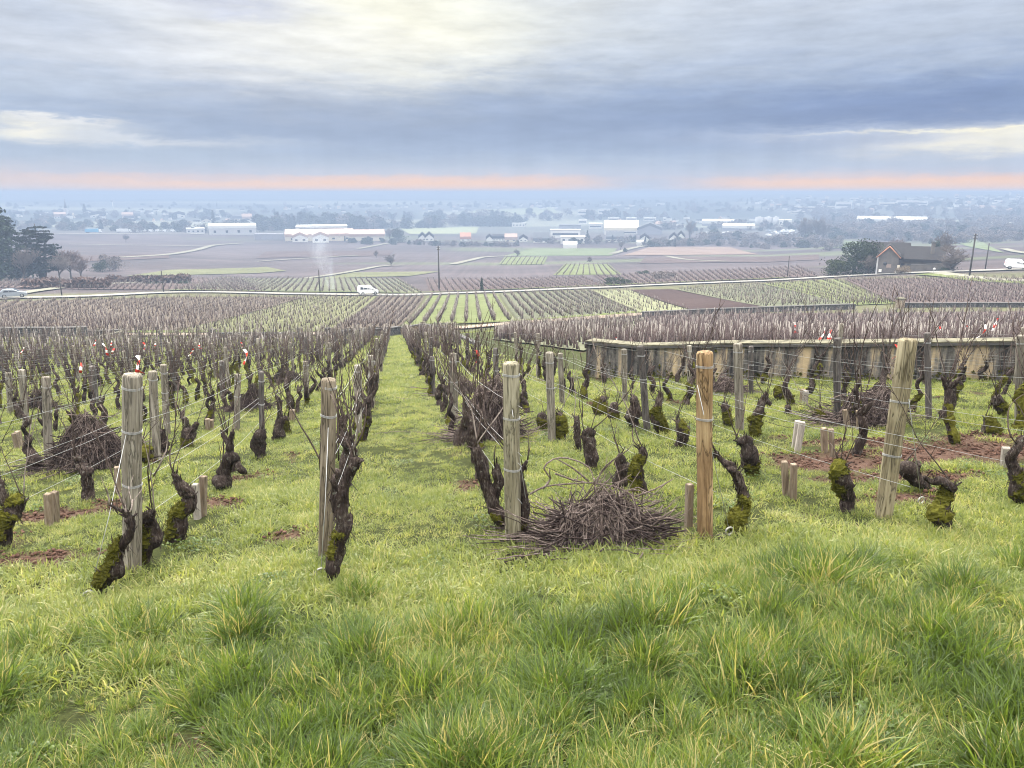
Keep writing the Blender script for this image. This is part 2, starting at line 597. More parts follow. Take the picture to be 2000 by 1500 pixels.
def build_ground():
    na, nd = GX.shape
    V = np.stack([GX, GY, GH], -1).reshape(-1, 3)
    i, j = np.meshgrid(np.arange(na - 1), np.arange(nd - 1), indexing='ij')
    q = np.stack([i * nd + j, i * nd + j + 1, (i + 1) * nd + j + 1, (i + 1) * nd + j], -1).reshape(-1, 4)
    me = np_mesh("ground", V, q, ground_material())
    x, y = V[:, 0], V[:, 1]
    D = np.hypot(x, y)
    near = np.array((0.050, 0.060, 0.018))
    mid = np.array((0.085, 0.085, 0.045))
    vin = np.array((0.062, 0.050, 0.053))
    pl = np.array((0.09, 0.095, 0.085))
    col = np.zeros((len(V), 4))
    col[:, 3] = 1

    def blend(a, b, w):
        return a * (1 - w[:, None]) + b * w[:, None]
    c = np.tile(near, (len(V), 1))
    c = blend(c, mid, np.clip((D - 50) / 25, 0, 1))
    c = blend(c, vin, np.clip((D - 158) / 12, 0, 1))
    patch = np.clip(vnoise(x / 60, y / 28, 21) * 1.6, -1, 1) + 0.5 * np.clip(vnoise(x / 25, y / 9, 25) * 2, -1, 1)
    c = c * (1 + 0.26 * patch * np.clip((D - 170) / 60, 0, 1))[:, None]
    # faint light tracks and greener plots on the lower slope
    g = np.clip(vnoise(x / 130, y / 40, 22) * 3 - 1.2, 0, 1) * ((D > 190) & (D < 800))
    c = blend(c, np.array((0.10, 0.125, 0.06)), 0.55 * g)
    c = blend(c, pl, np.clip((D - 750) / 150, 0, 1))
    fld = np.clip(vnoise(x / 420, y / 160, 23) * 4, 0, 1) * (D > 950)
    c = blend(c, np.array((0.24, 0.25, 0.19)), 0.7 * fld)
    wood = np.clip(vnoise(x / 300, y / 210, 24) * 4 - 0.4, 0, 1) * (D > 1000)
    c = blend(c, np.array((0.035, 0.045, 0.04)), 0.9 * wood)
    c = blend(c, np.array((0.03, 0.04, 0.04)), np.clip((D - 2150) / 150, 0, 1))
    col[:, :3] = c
    at = me.attributes.new('tint', 'FLOAT_COLOR', 'POINT')
    at.data.foreach_set('color', col.astype(np.float32).ravel())
    sm = np.where(D < 45, soil_mask(x, y), 0.0)
    me.attributes.new('soil', 'FLOAT', 'POINT').data.foreach_set('value', sm.astype(np.float32))
    me.attributes.new('far', 'FLOAT', 'POINT').data.foreach_set('value', np.clip((D - 40) / 60, 0, 1).astype(np.float32))
    o = link_mesh("ground", me)
    tag(o, kind='structure')


build_ground()


# ------------------------------------------------------------ distant hills and haze
def hills(name, D, prof, thick, mat):
    us = np.arange(-500, 2501, 12)
    top = np.interp(us, [p[0] for p in prof], [p[1] for p in prof])
    top = np.maximum(374.2, top + 0.7 * vnoise(us / 70.0, us * 0 + D, 5) + 0.45 * vnoise(us / 21.0, us * 0 + D, 6))
    V = []
    for u, v in zip(us, top):
        a = at_dist(u, v, D)
        b = at_dist(u, v, D + thick)
        lo = at_dist(u, 398, D - 150)
        V += [(lo[0], lo[1], -62.0), (a[0], a[1], a[2]), (b[0], b[1], a[2] - 4), (b[0] * 1.02, b[1] * 1.02, -62.0)]
    n = len(us)
    F = [(i * 4 + k, i * 4 + 4 + k, i * 4 + 5 + k, i * 4 + 1 + k) for i in range(n - 1) for k in range(3)]
    o = link_mesh(name, np_mesh(name, np.array(V), np.array(F), mat))
    tag(o, kind='structure')


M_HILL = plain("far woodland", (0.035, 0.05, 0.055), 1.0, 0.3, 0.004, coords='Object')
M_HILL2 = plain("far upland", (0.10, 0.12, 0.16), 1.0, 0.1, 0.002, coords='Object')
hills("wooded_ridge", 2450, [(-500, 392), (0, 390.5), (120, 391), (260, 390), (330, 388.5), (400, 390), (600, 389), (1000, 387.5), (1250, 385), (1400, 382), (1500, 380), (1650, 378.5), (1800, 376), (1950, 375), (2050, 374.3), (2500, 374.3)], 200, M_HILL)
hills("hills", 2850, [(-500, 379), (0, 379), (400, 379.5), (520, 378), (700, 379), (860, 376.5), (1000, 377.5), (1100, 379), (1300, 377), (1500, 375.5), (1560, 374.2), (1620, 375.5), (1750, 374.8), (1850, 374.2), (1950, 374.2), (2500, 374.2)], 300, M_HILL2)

HAZE_D = 0.00122


def build_haze():
    mb = MB()
    mb.box((0, 0, -38.5), (7000, 7000, 85))
    m = bpy.data.materials.new("haze")
    m.use_nodes = True
    nt = m.node_tree
    nt.nodes.clear()
    v = N(nt, 'ShaderNodeVolumePrincipled')
    v.inputs['Color'].default_value = (0.275, 0.355, 0.505, 1)
    v.inputs['Density'].default_value = HAZE_D
    v.inputs['Anisotropy'].default_value = 0.0
    out = N(nt, 'ShaderNodeOutputMaterial')
    nt.links.new(v.outputs[0], out.inputs['Volume'])
    o = mb.build("haze", m)
    o.display_type = 'WIRE'
    tag(o, kind='stuff')


build_haze()
# ------------------------------------------------------------ vineyard materials
def bark_material(name, c0, c1, c2, lichen=0.0):
    m, nt, b, K = new_mat(name)
    tc = N(nt, 'ShaderNodeTexCoord')
    mp = N(nt, 'ShaderNodeMapping')
    mp.inputs['Scale'].default_value = (1, 1, 0.28)
    nt.links.new(tc.outputs['Object'], mp.inputs[0])
    n1 = K.noise(mp.outputs[0], 70, 6, 0.7, 0.6)
    n2 = K.noise(tc.outputs['Object'], 14, 4, 0.6)
    oi = N(nt, 'ShaderNodeObjectInfo')
    f = K.m('ADD', K.m('MULTIPLY', n1, 0.75), K.m('MULTIPLY', n2, 0.35))
    c = K.ramp(f, [(0.34, c0), (0.56, c1), (0.8, c2)])
    if lichen:
        n3 = K.noise(tc.outputs['Object'], 38, 3, 0.5)
        c = K.mix(K.m('MULTIPLY', K.m('GREATER_THAN', n3, 0.66), lichen), c, (0.42, 0.43, 0.38))
    mv = N(nt, 'ShaderNodeVectorMath', operation='SCALE')
    nt.links.new(c, mv.inputs[0])
    nt.links.new(K.m('MULTIPLY_ADD', oi.outputs['Random'], 0.5, 0.75), mv.inputs['Scale'])
    nt.links.new(mv.outputs[0], b.inputs['Base Color'])
    b.inputs['Roughness'].default_value = 0.92
    b.inputs['Specular IOR Level'].default_value = 0.12
    bp = N(nt, 'ShaderNodeBump')
    bp.inputs['Strength'].default_value = 1.0
    bp.inputs['Distance'].default_value = 0.012
    nt.links.new(n1, bp.inputs['Height'])
    nt.links.new(bp.outputs[0], b.inputs['Normal'])
    return m


def wood_material(name, c0, c1, c2, grain=1.0, ov=0.35):
    """weathered wood with the grain and drying cracks along the post"""
    m, nt, b, K = new_mat(name)
    tc = N(nt, 'ShaderNodeTexCoord')
    oi = N(nt, 'ShaderNodeObjectInfo')
    off = N(nt, 'ShaderNodeVectorMath', operation='ADD')
    cx = N(nt, 'ShaderNodeCombineXYZ')
    nt.links.new(K.m('MULTIPLY', oi.outputs['Random'], 17.0), cx.inputs[0])
    nt.links.new(tc.outputs['Object'], off.inputs[0])
    nt.links.new(cx.outputs[0], off.inputs[1])
    mp = N(nt, 'ShaderNodeMapping')
    mp.inputs['Scale'].default_value = (1, 1, 0.045)
    nt.links.new(off.outputs[0], mp.inputs[0])
    n1 = K.noise(mp.outputs[0], 55, 5, 0.65, 0.9)
    mp2 = N(nt, 'ShaderNodeMapping')
    mp2.inputs['Scale'].default_value = (1, 1, 0.10)
    nt.links.new(off.outputs[0], mp2.inputs[0])
    n2 = K.noise(mp2.outputs[0], 16, 4, 0.6, 1.2)
    n3 = K.noise(off.outputs[0], 4.5, 4, 0.6)
    c = K.ramp(K.m('ADD', K.m('MULTIPLY', n1, 0.55), K.m('MULTIPLY', n2, 0.5)), [(0.36, c0), (0.52, c1), (0.68, c2)])
    cr = K.m('SUBTRACT', 1.0, K.m('MULTIPLY', K.m('ABSOLUTE', K.m('SUBTRACT', n2, 0.5)), 34.0), clamp=True)
    c = K.mix(K.m('MULTIPLY', cr, 0.65 * grain), c, tuple(x * 0.16 for x in c0))
    mv = N(nt, 'ShaderNodeVectorMath', operation='SCALE')
    nt.links.new(c, mv.inputs[0])
    f = K.m('MULTIPLY', K.m('MULTIPLY_ADD', K.m('SUBTRACT', oi.outputs['Random'], 0.5), ov, 1.0), K.m('MULTIPLY_ADD', n3, 0.6, 0.7))
    nt.links.new(f, mv.inputs['Scale'])
    nt.links.new(mv.outputs[0], b.inputs['Base Color'])
    b.inputs['Roughness'].default_value = 0.85
    b.inputs['Specular IOR Level'].default_value = 0.15
    bp = N(nt, 'ShaderNodeBump')
    bp.inputs['Strength'].default_value = 0.7
    bp.inputs['Distance'].default_value = 0.006
    nt.links.new(K.m('SUBTRACT', n1, cr), bp.inputs['Height'])
    nt.links.new(bp.outputs[0], b.inputs['Normal'])
    return m


M_BARK = bark_material("vine bark", (0.008, 0.006, 0.006), (0.042, 0.031, 0.028), (0.20, 0.17, 0.15), 0.22)
M_CANE = bark_material("vine cane", (0.03, 0.022, 0.022), (0.08, 0.060, 0.055), (0.20, 0.16, 0.14))
M_CANE_PALE = bark_material("dry cane", (0.12, 0.10, 0.09), (0.25, 0.21, 0.19), (0.42, 0.37, 0.33))
M_TWIG = bark_material("cut canes", (0.05, 0.036, 0.033), (0.16, 0.125, 0.115), (0.42, 0.36, 0.34))
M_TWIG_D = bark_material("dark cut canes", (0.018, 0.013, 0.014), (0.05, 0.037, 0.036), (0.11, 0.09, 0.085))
M_MOSS = plain("moss", (0.074, 0.073, 0.014), 1.0, 0.95, 30, 1.0, obj_var=0.5, spec=0.02)
M_POST = wood_material("grey weathered wood", (0.085, 0.074, 0.060), (0.195, 0.176, 0.148), (0.34, 0.318, 0.28))
M_POST_DARK = wood_material("dark weathered wood", (0.05, 0.045, 0.045), (0.10, 0.09, 0.088), (0.19, 0.175, 0.165))
M_POST_NEW = wood_material("new pine", (0.075, 0.042, 0.02), (0.25, 0.165, 0.09), (0.42, 0.315, 0.185), 1.0, 0.0)
M_POST_GREEN = wood_material("treated wood", (0.066, 0.05, 0.028), (0.22, 0.19, 0.125), (0.36, 0.32, 0.225), 1.0, 0.0)
M_STAKE = wood_material("sawn stake wood", (0.10, 0.072, 0.05), (0.21, 0.165, 0.125), (0.35, 0.30, 0.24), 0.5)
M_STAKE_PALE = wood_material("pale sawn stake wood", (0.19, 0.17, 0.15), (0.29, 0.265, 0.24), (0.42, 0.39, 0.36), 0.4)
M_WIRE = plain("galvanised wire", (0.40, 0.41, 0.42), 0.45, 0.15, 30, metal=0.55, spec=0.5)
M_TAPE_W = plain("white tape", (0.82, 0.80, 0.78), 0.45, 0.08, 20, obj_var=0.2)
M_TAPE_R = plain("red tape", (0.62, 0.05, 0.035), 0.45, 0.1, 20)


def nz(x, y, z):
    return mnoise.noise(Vector((x, y, z)))


def spline(pts, step):
    """Catmull-Rom through (point, radius) pairs"""
    P = [np.array((*p, r), float) for p, r in pts]
    P = [2 * P[0] - P[1]] + P + [2 * P[-1] - P[-2]]
    out = []
    for i in range(1, len(P) - 2):
        a, b, c, d = P[i - 1:i + 3]
        k = max(2, int(np.linalg.norm(c[:3] - b[:3]) / step))
        for t in np.arange(k) / k:
            out.append(0.5 * ((2 * b) + (c - a) * t + (2 * a - 5 * b + 4 * c - d) * t * t + (3 * b - a - 3 * c + d) * t ** 3))
    out.append(P[-2])
    out = np.array(out)
    out[:, 3] = np.maximum(out[:, 3], 0.002)
    return out


def gnarl(mb, mm, pts, seed, n=14, step=0.016, moss=None, rough=1.0):
    """a gnarled woody limb; moss = (start, end, sideways, height-bias) adds a cushion over part of it"""
    C = spline(pts, step)
    m = len(C)
    ends = np.ones(m)
    rr = random.Random(seed)
    lump = [(rr.random(), rr.random() * 6.28, rr.uniform(0.2, 0.6)) for _ in range(7)]
    cum = np.concatenate([[0], np.cumsum(np.linalg.norm(np.diff(C[:, :3], axis=0), axis=1))])
    tot = cum[-1]
    for i in range(m):
        e = (tot - cum[i]) / max(C[-1, 3], 1e-4)
        if e < 0.9:
            ends[i] = math.sqrt(max(0.04, 1 - (1 - e / 0.9) ** 2))

    def shape(t, th):
        i = t * (m - 1)
        l = tot * t
        i = min(int(round(i)), m - 1)
        l = cum[i]
        c, s = math.cos(th), math.sin(th)
        tw = th + l * 5
        f = 1 + rough * (0.24 * nz(math.cos(tw) * 1.1 + seed, math.sin(tw) * 1.1, l * 11) + 0.26 * nz(math.cos(tw) * 2.6, math.sin(tw) * 2.6 + seed, l * 14)
                         + 0.20 * nz(math.cos(tw) * 6.5, math.sin(tw) * 6.5 + seed, l * 22))
        for lt, la, lh in lump:
            d = ((t - lt) * tot / (C[i, 3] * 1.2)) ** 2 + (2 * math.sin((th - la) / 2) / 0.8) ** 2
            if d < 6:
                f += lh * math.exp(-d) * rough
        return f * ends[i]
    b0 = len(mb.v)
    mb.tube([c[:3] for c in C], [c[3] for c in C], n, True, 0, True, shape)
    if moss and mm is not None:
        t0, t1, side, bias = moss
        V = [Vector(p) for p in mb.v[b0:b0 + m * n]]
        keep = {}
        vs, fs = [], []

        def vid(i, j):
            j %= n
            k = (i, j)
            if k not in keep:
                ctr = Vector(C[i, :3])
                d = V[i * n + j] - ctr
                r = d.length or 1e-4
                q = V[i * n + j]
                g = 0.012 + 0.012 * nz(q.x * 60 + seed, q.y * 60, q.z * 60) + 0.010 * nz(q.x * 150, q.y * 150 + seed, q.z * 150)
                keep[k] = len(vs)
                vs.append(q + d / r * max(0.002, g))
            return keep[k]
        for i in range(m - 1):
            t = cum[i] / tot
            if not t0 - .12 <= t <= t1 + .12:
                continue
            for j in range(n):
                ctr = Vector(C[i, :3])
                d = (V[i * n + j] - ctr).normalized()
                sc = d.x * side[0] + d.y * side[1] + d.z * side[2] + bias + 0.9 * nz(V[i * n + j].x * 17 + seed, V[i * n + j].y * 17, V[i * n + j].z * 17) - 0.28
                sc -= 7 * max(0, t0 - t, t - t1)
                if sc > 0:
                    fs.append((vid(i, j), vid(i, j + 1), vid(i + 1, j + 1), vid(i + 1, j)))
        # one cushion: keep the largest connected patch
        par = list(range(len(vs)))

        def find(a):
            while par[a] != a:
                par[a] = par[par[a]]
                a = par[a]
            return a
        for f in fs:
            for a in f[1:]:
                par[find(a)] = find(f[0])
        cnt = {}
        for f in fs:
            cnt[find(f[0])] = cnt.get(find(f[0]), 0) + 1
        if not cnt:
            return
        big = max(cnt, key=cnt.get)
        fs = [f for f in fs if find(f[0]) == big]
        use = sorted({a for f in fs for a in f})
        new = {a: i for i, a in enumerate(use)}
        vs = [vs[a] for a in use]
        fs = [tuple(new[a] for a in f) for f in fs]
        mm.add(vs, fs, 0, False)
        # loose sprigs standing out of the cushion
        for k, p in enumerate(vs):
            for _ in range(3):
                d = Vector((rr.uniform(-1, 1), rr.uniform(-1, 1), rr.uniform(-0.5, 1))).normalized() * rr.uniform(0.007, 0.018)
                w = Vector((rr.uniform(-1, 1), rr.uniform(-1, 1), rr.uniform(-1, 1))).normalized() * 0.004
                q = p + Vector((rr.uniform(-1, 1), rr.uniform(-1, 1), rr.uniform(-1, 1))) * 0.008
                mm.add([q - w, q + w, q + d], [(0, 1, 2)])


def shag(mb, rr, share=0.14):
    """loose strips of bark and short dead spurs standing off the trunk"""
    base = list(mb.v)
    ctr = Vector((sum(p[0] for p in base) / len(base), sum(p[1] for p in base) / len(base), 0))
    for p in base:
        if rr.random() < share:
            p = Vector(p)
            o = Vector((p.x - ctr.x, p.y - ctr.y, 0))
            o = (o.normalized() if o.length > 1e-4 else Vector((1, 0, 0))) + Vector((rr.gauss(0, .5), rr.gauss(0, .5), 0))
            L = rr.uniform(.02, .075)
            d = Vector((rr.gauss(0, .25), rr.gauss(0, .25), rr.choice((-1, 1)))) * L
            w = o.cross(d).normalized() * rr.uniform(.002, .005)
            e = p + d * .5 + o * .004
            f = p + d + o * rr.uniform(.004, .014)
            mb.add([p - w, p + w, e + w, e - w, f], [(0, 1, 2, 3), (3, 2, 4)])


def cane_pts(start, d, length, rr, sag=0.0, kink=0.10):
    p = Vector(start)
    d = Vector(d).normalized()
    out = [p.copy()]
    k = max(4, int(length / 0.075))
    for i in range(k):
        d = (d + Vector((rr.uniform(-kink, kink), rr.uniform(-kink, kink), rr.uniform(-kink, kink) - sag))).normalized()
        p = p + d * (length / k)
        out.append(p.copy())
    return out


def add_cane(mb, pts, r0, rr, twigs=0.25, n=5, r1=0.35):
    m = len(pts)
    rad = []
    for i in range(m):
        rad.append(r0 * (1 - (1 - r1) * i / (m - 1)) * rr.uniform(0.88, 1.2))
    mb.tube(pts, rad, n)
    for i in range(1, m - 1):
        if rr.random() < twigs:
            d = (Vector(pts[i + 1]) - Vector(pts[i])).normalized() + Vector((rr.uniform(-1, 1), rr.uniform(-1, 1), rr.uniform(-0.2, 0.8)))
            mb.tube(cane_pts(pts[i], d, rr.uniform(0.04, 0.16), rr, 0, 0.25), [r0 * 0.5] * 1 + [r0 * 0.4] * 3 + [r0 * 0.25], 4) if False else \
                mb.tube([pts[i], Vector(pts[i]) + d.normalized() * rr.uniform(0.03, 0.12), Vector(pts[i]) + d.normalized() * 0.13 + Vector((0, 0, rr.uniform(0, .04)))], [r0 * .55, r0 * .45, r0 * .2], 4)


# ------------------------------------------------------------ near vines, each with its own traced shape
ORD = "first second third fourth fifth sixth seventh eighth ninth tenth eleventh twelfth thirteenth fourteenth fifteenth sixteenth seventeenth eighteenth nineteenth twentieth".split()


def ordinal(i):
    tens = {20: "twentieth", 30: "thirtieth", 40: "fortieth", 50: "fiftieth", 60: "sixtieth"}
    if i <= 20:
        return ORD[i - 1]
    if i % 10 == 0:
        return tens[i]
    return {2: "twenty", 3: "thirty", 4: "forty", 5: "fifty", 6: "sixty"}[i // 10] + "-" + ORD[i % 10 - 1]


VINE_GROUP = "old vines in the near vineyard"
TAKEN = []                                     # plan positions of hand-set vines


def traced_vine(label, trunk, arms=(), canes=(), moss=None, seed=1, spots=None):
    """trunk/arms: lists of (u, v, width px); canes: lists of (u, v); all in the upright plane through the foot"""
    rr = random.Random(seed)
    B = ground(trunk[0][0], trunk[0][1])
    yd = B[1]
    root = empty("grape_vine", B, 0, label, "vine", VINE_GROUP)
    TAKEN.append((B[0], B[1]))
    dep = proj(B)[2]

    def P(u, v, dy=0.0):
        r = ray(u, v)
        return Vector(r * ((yd + dy) / r[1])) - Vector(B)
    mb, mm = MB(), MB()
    dys = [0.0]
    for _ in trunk[1:]:
        dys.append(dys[-1] * 0.6 + rr.uniform(-0.03, 0.03))
    pts = [(P(u, v, dy), w * 0.40 * dep / FPX) for (u, v, w), dy in zip(trunk, dys)]
    foot = pts[0]
    pts = [(foot[0] + Vector((0, 0, -0.10)), foot[1] * 1.15)] + pts
    gnarl(mb, mm, pts, seed, 20, 0.010, moss)
    for a in arms:
        k = max(range(len(trunk)), key=lambda i: -((trunk[i][0] - a[0][0]) ** 2 + (trunk[i][1] - a[0][1]) ** 2))
        ap = [(P(u, v, dys[k] + 0.02 * i * rr.uniform(-1, 1)), w * 0.40 * dep / FPX) for i, (u, v, w) in enumerate(a)]
        gnarl(mb, mm, ap, seed + 7, 12, 0.013, None)
    head = pts[-1][0]
    for _ in range(rr.choice((1, 1, 2))):
        xb = MB()
        add_cane(xb, cane_pts(head + Vector((rr.uniform(-.02, .02), 0, -.01)), (rr.uniform(-.5, .5), rr.uniform(-.4, .4), 1), rr.uniform(.35, .85), rr, 0, .13), 0.0048, rr, .3)
        xb.build("cane", M_CANE if rr.random() < .75 else M_CANE_PALE, root)
    for _ in range(3):
        d = Vector((rr.uniform(-1, 1), rr.uniform(-.6, .6), rr.uniform(.2, 1))).normalized()
        q = head + Vector((0, 0, -.02 - rr.uniform(0, .05)))
        mb.tube([q, q + d * .03, q + d * rr.uniform(.05, .08)], [.009, .007, .005], 6)
    shag(mb, rr)
    mb.build("trunk", M_BARK, root)
    if mm.f:
        mm.build("moss_cushion", M_MOSS, root)
    for c in canes:
        mat = M_CANE
        if c and c[0] == 'pale':
            mat, c = M_CANE_PALE, c[1:]
        cb = MB()
        y0 = rr.uniform(-0.02, 0.02)
        cp = [(P(u, v, y0 + 0.04 * i * rr.uniform(-1, 1)), 0.005) for i, (u, v) in enumerate(c)]
        C = spline(cp, 0.07)
        add_cane(cb, [Vector(q[:3]) + Vector((rr.uniform(-1, 1), rr.uniform(-1, 1), 0)) * 0.004 for q in C], 0.0058, rr, 0.22)
        cb.build("cane", mat, root)
    return root


UPL = (-0.5, -0.5, 0.7)
UPF = (0, -0.6, 0.8)
traced_vine("leaning mossy vine in front of the leftmost big post, beside the stay wire",
            [(190, 1166, 24), (204, 1130, 36), (222, 1106, 30), (231, 1072, 27), (248, 1054, 20), (257, 1032, 17), (252, 1006, 16)],
            [[(252, 1004, 13), (238, 998, 9), (222, 990, 6), (211, 984, 5)]],
            [('pale', (213, 985), (212, 968), (209, 953)), ('pale', (246, 1000), (243, 985), (241, 975)), ('pale', (254, 1000), (258, 985), (260, 975))], (0.12, 0.62, UPL, -0.1), 11)
traced_vine("fat mossy bulb-shaped vine just right of the leftmost big post, two upright canes",
            [(284, 1100, 20), (282, 1078, 32), (287, 1052, 45), (290, 1030, 36), (291, 1012, 26), (299, 996, 15)],
            [[(286, 1025, 24), (283, 1006, 18)]],
            [((299, 996), (292, 965), (290, 920), (293, 870), (294, 815), (291, 770)), ((282, 1020), (276, 1000), (270, 985)), ('pale', (300, 930), (318, 895), (328, 865), (323, 820))], (0.1, 0.72, UPL, 0.05), 12)
traced_vine("curving mossy vine beside two pale stakes, with a tall bent cane",
            [(343, 1056, 30), (344, 1030, 36), (352, 1004, 38), (367, 988, 30), (371, 970, 27), (360, 954, 26), (347, 940, 18), (340, 926, 12)],
            [[(368, 965, 20), (372, 952, 8)]],
            [((340, 926), (331, 898), (334, 872), (341, 845), (344, 800), (352, 742)), ((344, 930), (345, 915))], (0.12, 0.5, (-0.7, -0.3, 0.5), 0.15), 13)
traced_vine("thick mossy stump at the left edge of the frame with a dark cane rising",
            [(10, 1066, 26), (12, 1030, 30), (22, 1000, 36), (36, 978, 30), (46, 970, 20)],
            [[(12, 985, 22), (4, 962, 14), (1, 935, 10)]],
            [((1, 935), (-4, 905), (2, 872))], (0.35, 0.92, (-0.1, -0.4, 0.8), 0.0), 14)
traced_vine("plain brown stump in front of the left brush heap with a long cane",
            [(173, 977, 27), (171, 950, 25), (167, 925, 22), (157, 905, 17), (149, 889, 11)],
            [[(170, 930, 18), (177, 914, 13)]],
            [((148, 890), (143, 860), (141, 820), (137, 795), (124, 760), (112, 725)), ((120, 915), (150, 900), (190, 868))], None, 15)
traced_vine("squat rounded stump with a looped arm arching over bare soil",
            [(433, 956, 26), (433, 936, 40), (431, 922, 26)],
            [[(436, 925, 26), (444, 903, 22), (451, 893, 20), (460, 904, 20), (470, 916, 16), (481, 924, 10)], [(450, 894, 18), (449, 868, 12), (456, 842, 9)]],
            [((437, 905), (436, 870), (434, 840), (420, 800)), ((456, 842), (462, 830)), ((449, 868), (441, 845))], (0.3, 0.7, UPF, -0.45), 16)
traced_vine("dark hunched vine left of the brush heap, with a hooked head",
            [(67, 922, 26), (66, 900, 27), (60, 884, 20), (52, 872, 18), (57, 856, 11)], [[(53, 876, 16), (48, 868, 12)]],
            [((57, 856), (60, 820), (66, 795), (69, 760)), ('pale', (92, 985), (97, 940), (92, 900), (75, 860), (70, 830))], None, 17)
traced_vine("tall contorted vine in front of the dark big post, flaky bark and lichen",
            [(651, 1140, 17), (648, 1112, 26), (655, 1086, 36), (661, 1060, 30), (667, 1034, 30), (668, 1002, 32), (666, 972, 30), (674, 946, 24), (690, 912, 23), (697, 892, 18)],
            [[(660, 1000, 22), (655, 965, 18), (652, 938, 12), (654, 925, 6)], [(672, 1040, 20), (684, 1018, 14), (684, 1000, 8)]],
            [((696, 892), (688, 850), (680, 805), (668, 760), (664, 715)), ((692, 900), (680, 870), (668, 838), (655, 795), (645, 770)), ('pale', (690, 880), (699, 840), (694, 800), (700, 760)), ('pale', (668, 960), (690, 905)), ((697, 870), (712, 830), (716, 790))],
            (0.15, 0.5, (-0.5, -0.5, 0.5), -0.5), 18)
traced_vine("forked shaggy vine leaning left behind the third big post at the lane edge",
            [(985, 1030, 30), (966, 992, 32), (955, 960, 28), (945, 930, 25), (935, 900, 23), (929, 872, 18)],
            [[(962, 975, 24), (974, 946, 22), (972, 922, 16), (970, 905, 9)]],
            [((966, 910), (967, 880), (969, 868)), ((929, 872), (940, 820), (946, 760), (938, 700)), ('pale', (935, 880), (920, 800), (885, 745), (855, 700))], (0.1, 0.4, UPL, -0.4), 19)
traced_vine("slim dark vine hugging the right side of the third big post",
            [(1028, 1056, 20), (1020, 1022, 27), (1024, 990, 23), (1020, 960, 22), (1009, 926, 24), (1002, 912, 14)],
            [[(1014, 922, 14), (1024, 908, 9), (1030, 898, 7)]],
            [((1030, 898), (1035, 880), (1035, 866))], (0.12, 0.35, UPL, -0.2), 20)
traced_vine("bowed vine with a bright moss foot beside the orange pine post and its anchor",
            [(1440, 1036, 32), (1441, 1012, 34), (1455, 988, 25), (1451, 960, 22), (1441, 932, 22), (1426, 912, 20), (1409, 898, 12), (1396, 880, 9)],
            [[(1428, 918, 20), (1434, 908, 12)]],
            [((1396, 880), (1389, 860), (1387, 845), (1366, 830), (1355, 810)), ((1428, 910), (1428, 895))], (0.05, 0.40, (-0.6, -0.5, 0.3), 0.35), 21)
traced_vine("upright mossy vine with a white scar, between the pine post and the leaning post",
            [(1655, 998, 26), (1656, 972, 34), (1648, 946, 32), (1640, 922, 36), (1646, 902, 26)],
            [[(1634, 930, 16), (1627, 922, 8)]],
            [((1640, 903), (1633, 893), (1642, 870), (1651, 857)), ((1636, 895), (1629, 878), (1622, 865))], (0.45, 0.98, (-0.7, -0.2, 0.5), -0.05), 22)
traced_vine("knobbly vine with a long arm reaching left, right of the leaning post",
            [(1845, 1034, 22), (1838, 1004, 42), (1842, 984, 34), (1852, 960, 26), (1862, 946, 22)],
            [[(1856, 950, 22), (1840, 940, 16), (1818, 940, 12), (1805, 932, 10)]],
            [], (0.45, 0.85, (-0.8, -0.3, 0.3), 0.05), 23)
traced_vine("fallen dark vine sprawled on bare soil behind the long-armed vine",
            [(1812, 958, 18), (1796, 940, 26), (1782, 928, 32), (1772, 914, 36), (1768, 900, 20)],
            [[(1790, 906, 16), (1797, 912, 8)]],
            [('pale', (1797, 975), (1794, 940), (1790, 905), (1786, 885))], None, 24)
traced_vine("sinewy vine cut by the right edge of the frame, with a looping cane",
            [(2012, 990, 40), (1995, 952, 36), (1984, 920, 28), (1974, 896, 23), (1988, 872, 19), (2004, 850, 16)], [[(1990, 935, 20), (2003, 915, 16)]],
            [((1990, 870), (1974, 850), (1967, 820), (1974, 790), (1996, 772), (2010, 765))], (0.2, 0.55, UPL, -0.2), 25)
traced_vine("stout vine with a mossy lower half, fourth row from the lane, behind the pine post",
            [(1470, 932, 24), (1465, 908, 36), (1466, 886, 32), (1456, 870, 20), (1441, 857, 22)], [[(1462, 870, 18), (1455, 850, 8)]],
            [((1441, 857), (1431, 835), (1425, 812), (1412, 770)), ((1437, 850), (1428, 845))], (0.1, 0.45, UPF, 0.1), 26)
traced_vine("scaly brown vine standing free behind the brush heap, short stubs on top",
            [(1156, 912, 22), (1153, 890, 28), (1151, 868, 27), (1146, 850, 26), (1156, 838, 17)], [[(1150, 848, 14), (1164, 842, 10)]],
            [((1140, 840), (1136, 810), (1130, 775), (1128, 740)), ((1158, 838), (1200, 800), (1240, 745), (1262, 690))], None, 27)
traced_vine("thin dark vine close behind the scaly brown vine",
            [(1130, 880, 13), (1128, 855, 15), (1127, 825, 14), (1124, 812, 9)], [], [((1137, 815), (1137, 780), (1130, 750))], None, 28)
traced_vine("sawn-off stump with a flat pale top, behind the brush heap",
            [(1208, 952, 26), (1212, 932, 29), (1218, 912, 30), (1221, 904, 29)], [[(1209, 915, 16), (1212, 896, 17), (1214, 886, 10)]],
            [((1210, 884), (1203, 865), (1197, 850)), ((1214, 886), (1221, 872))], None, 29)
traced_vine("mossy shouldered vine right behind the brush heap, with a bent cane",
            [(1250, 962, 32), (1245, 932, 27), (1246, 908, 27), (1256, 888, 19), (1251, 872, 15)], [],
            [((1248, 872), (1236, 860), (1235, 835), (1239, 800), (1232, 760)), ('pale', (1252, 870), (1222, 790), (1190, 735), (1165, 690), (1150, 640))], (0.35, 0.8, (-0.6, -0.5, 0.4), -0.1), 30)
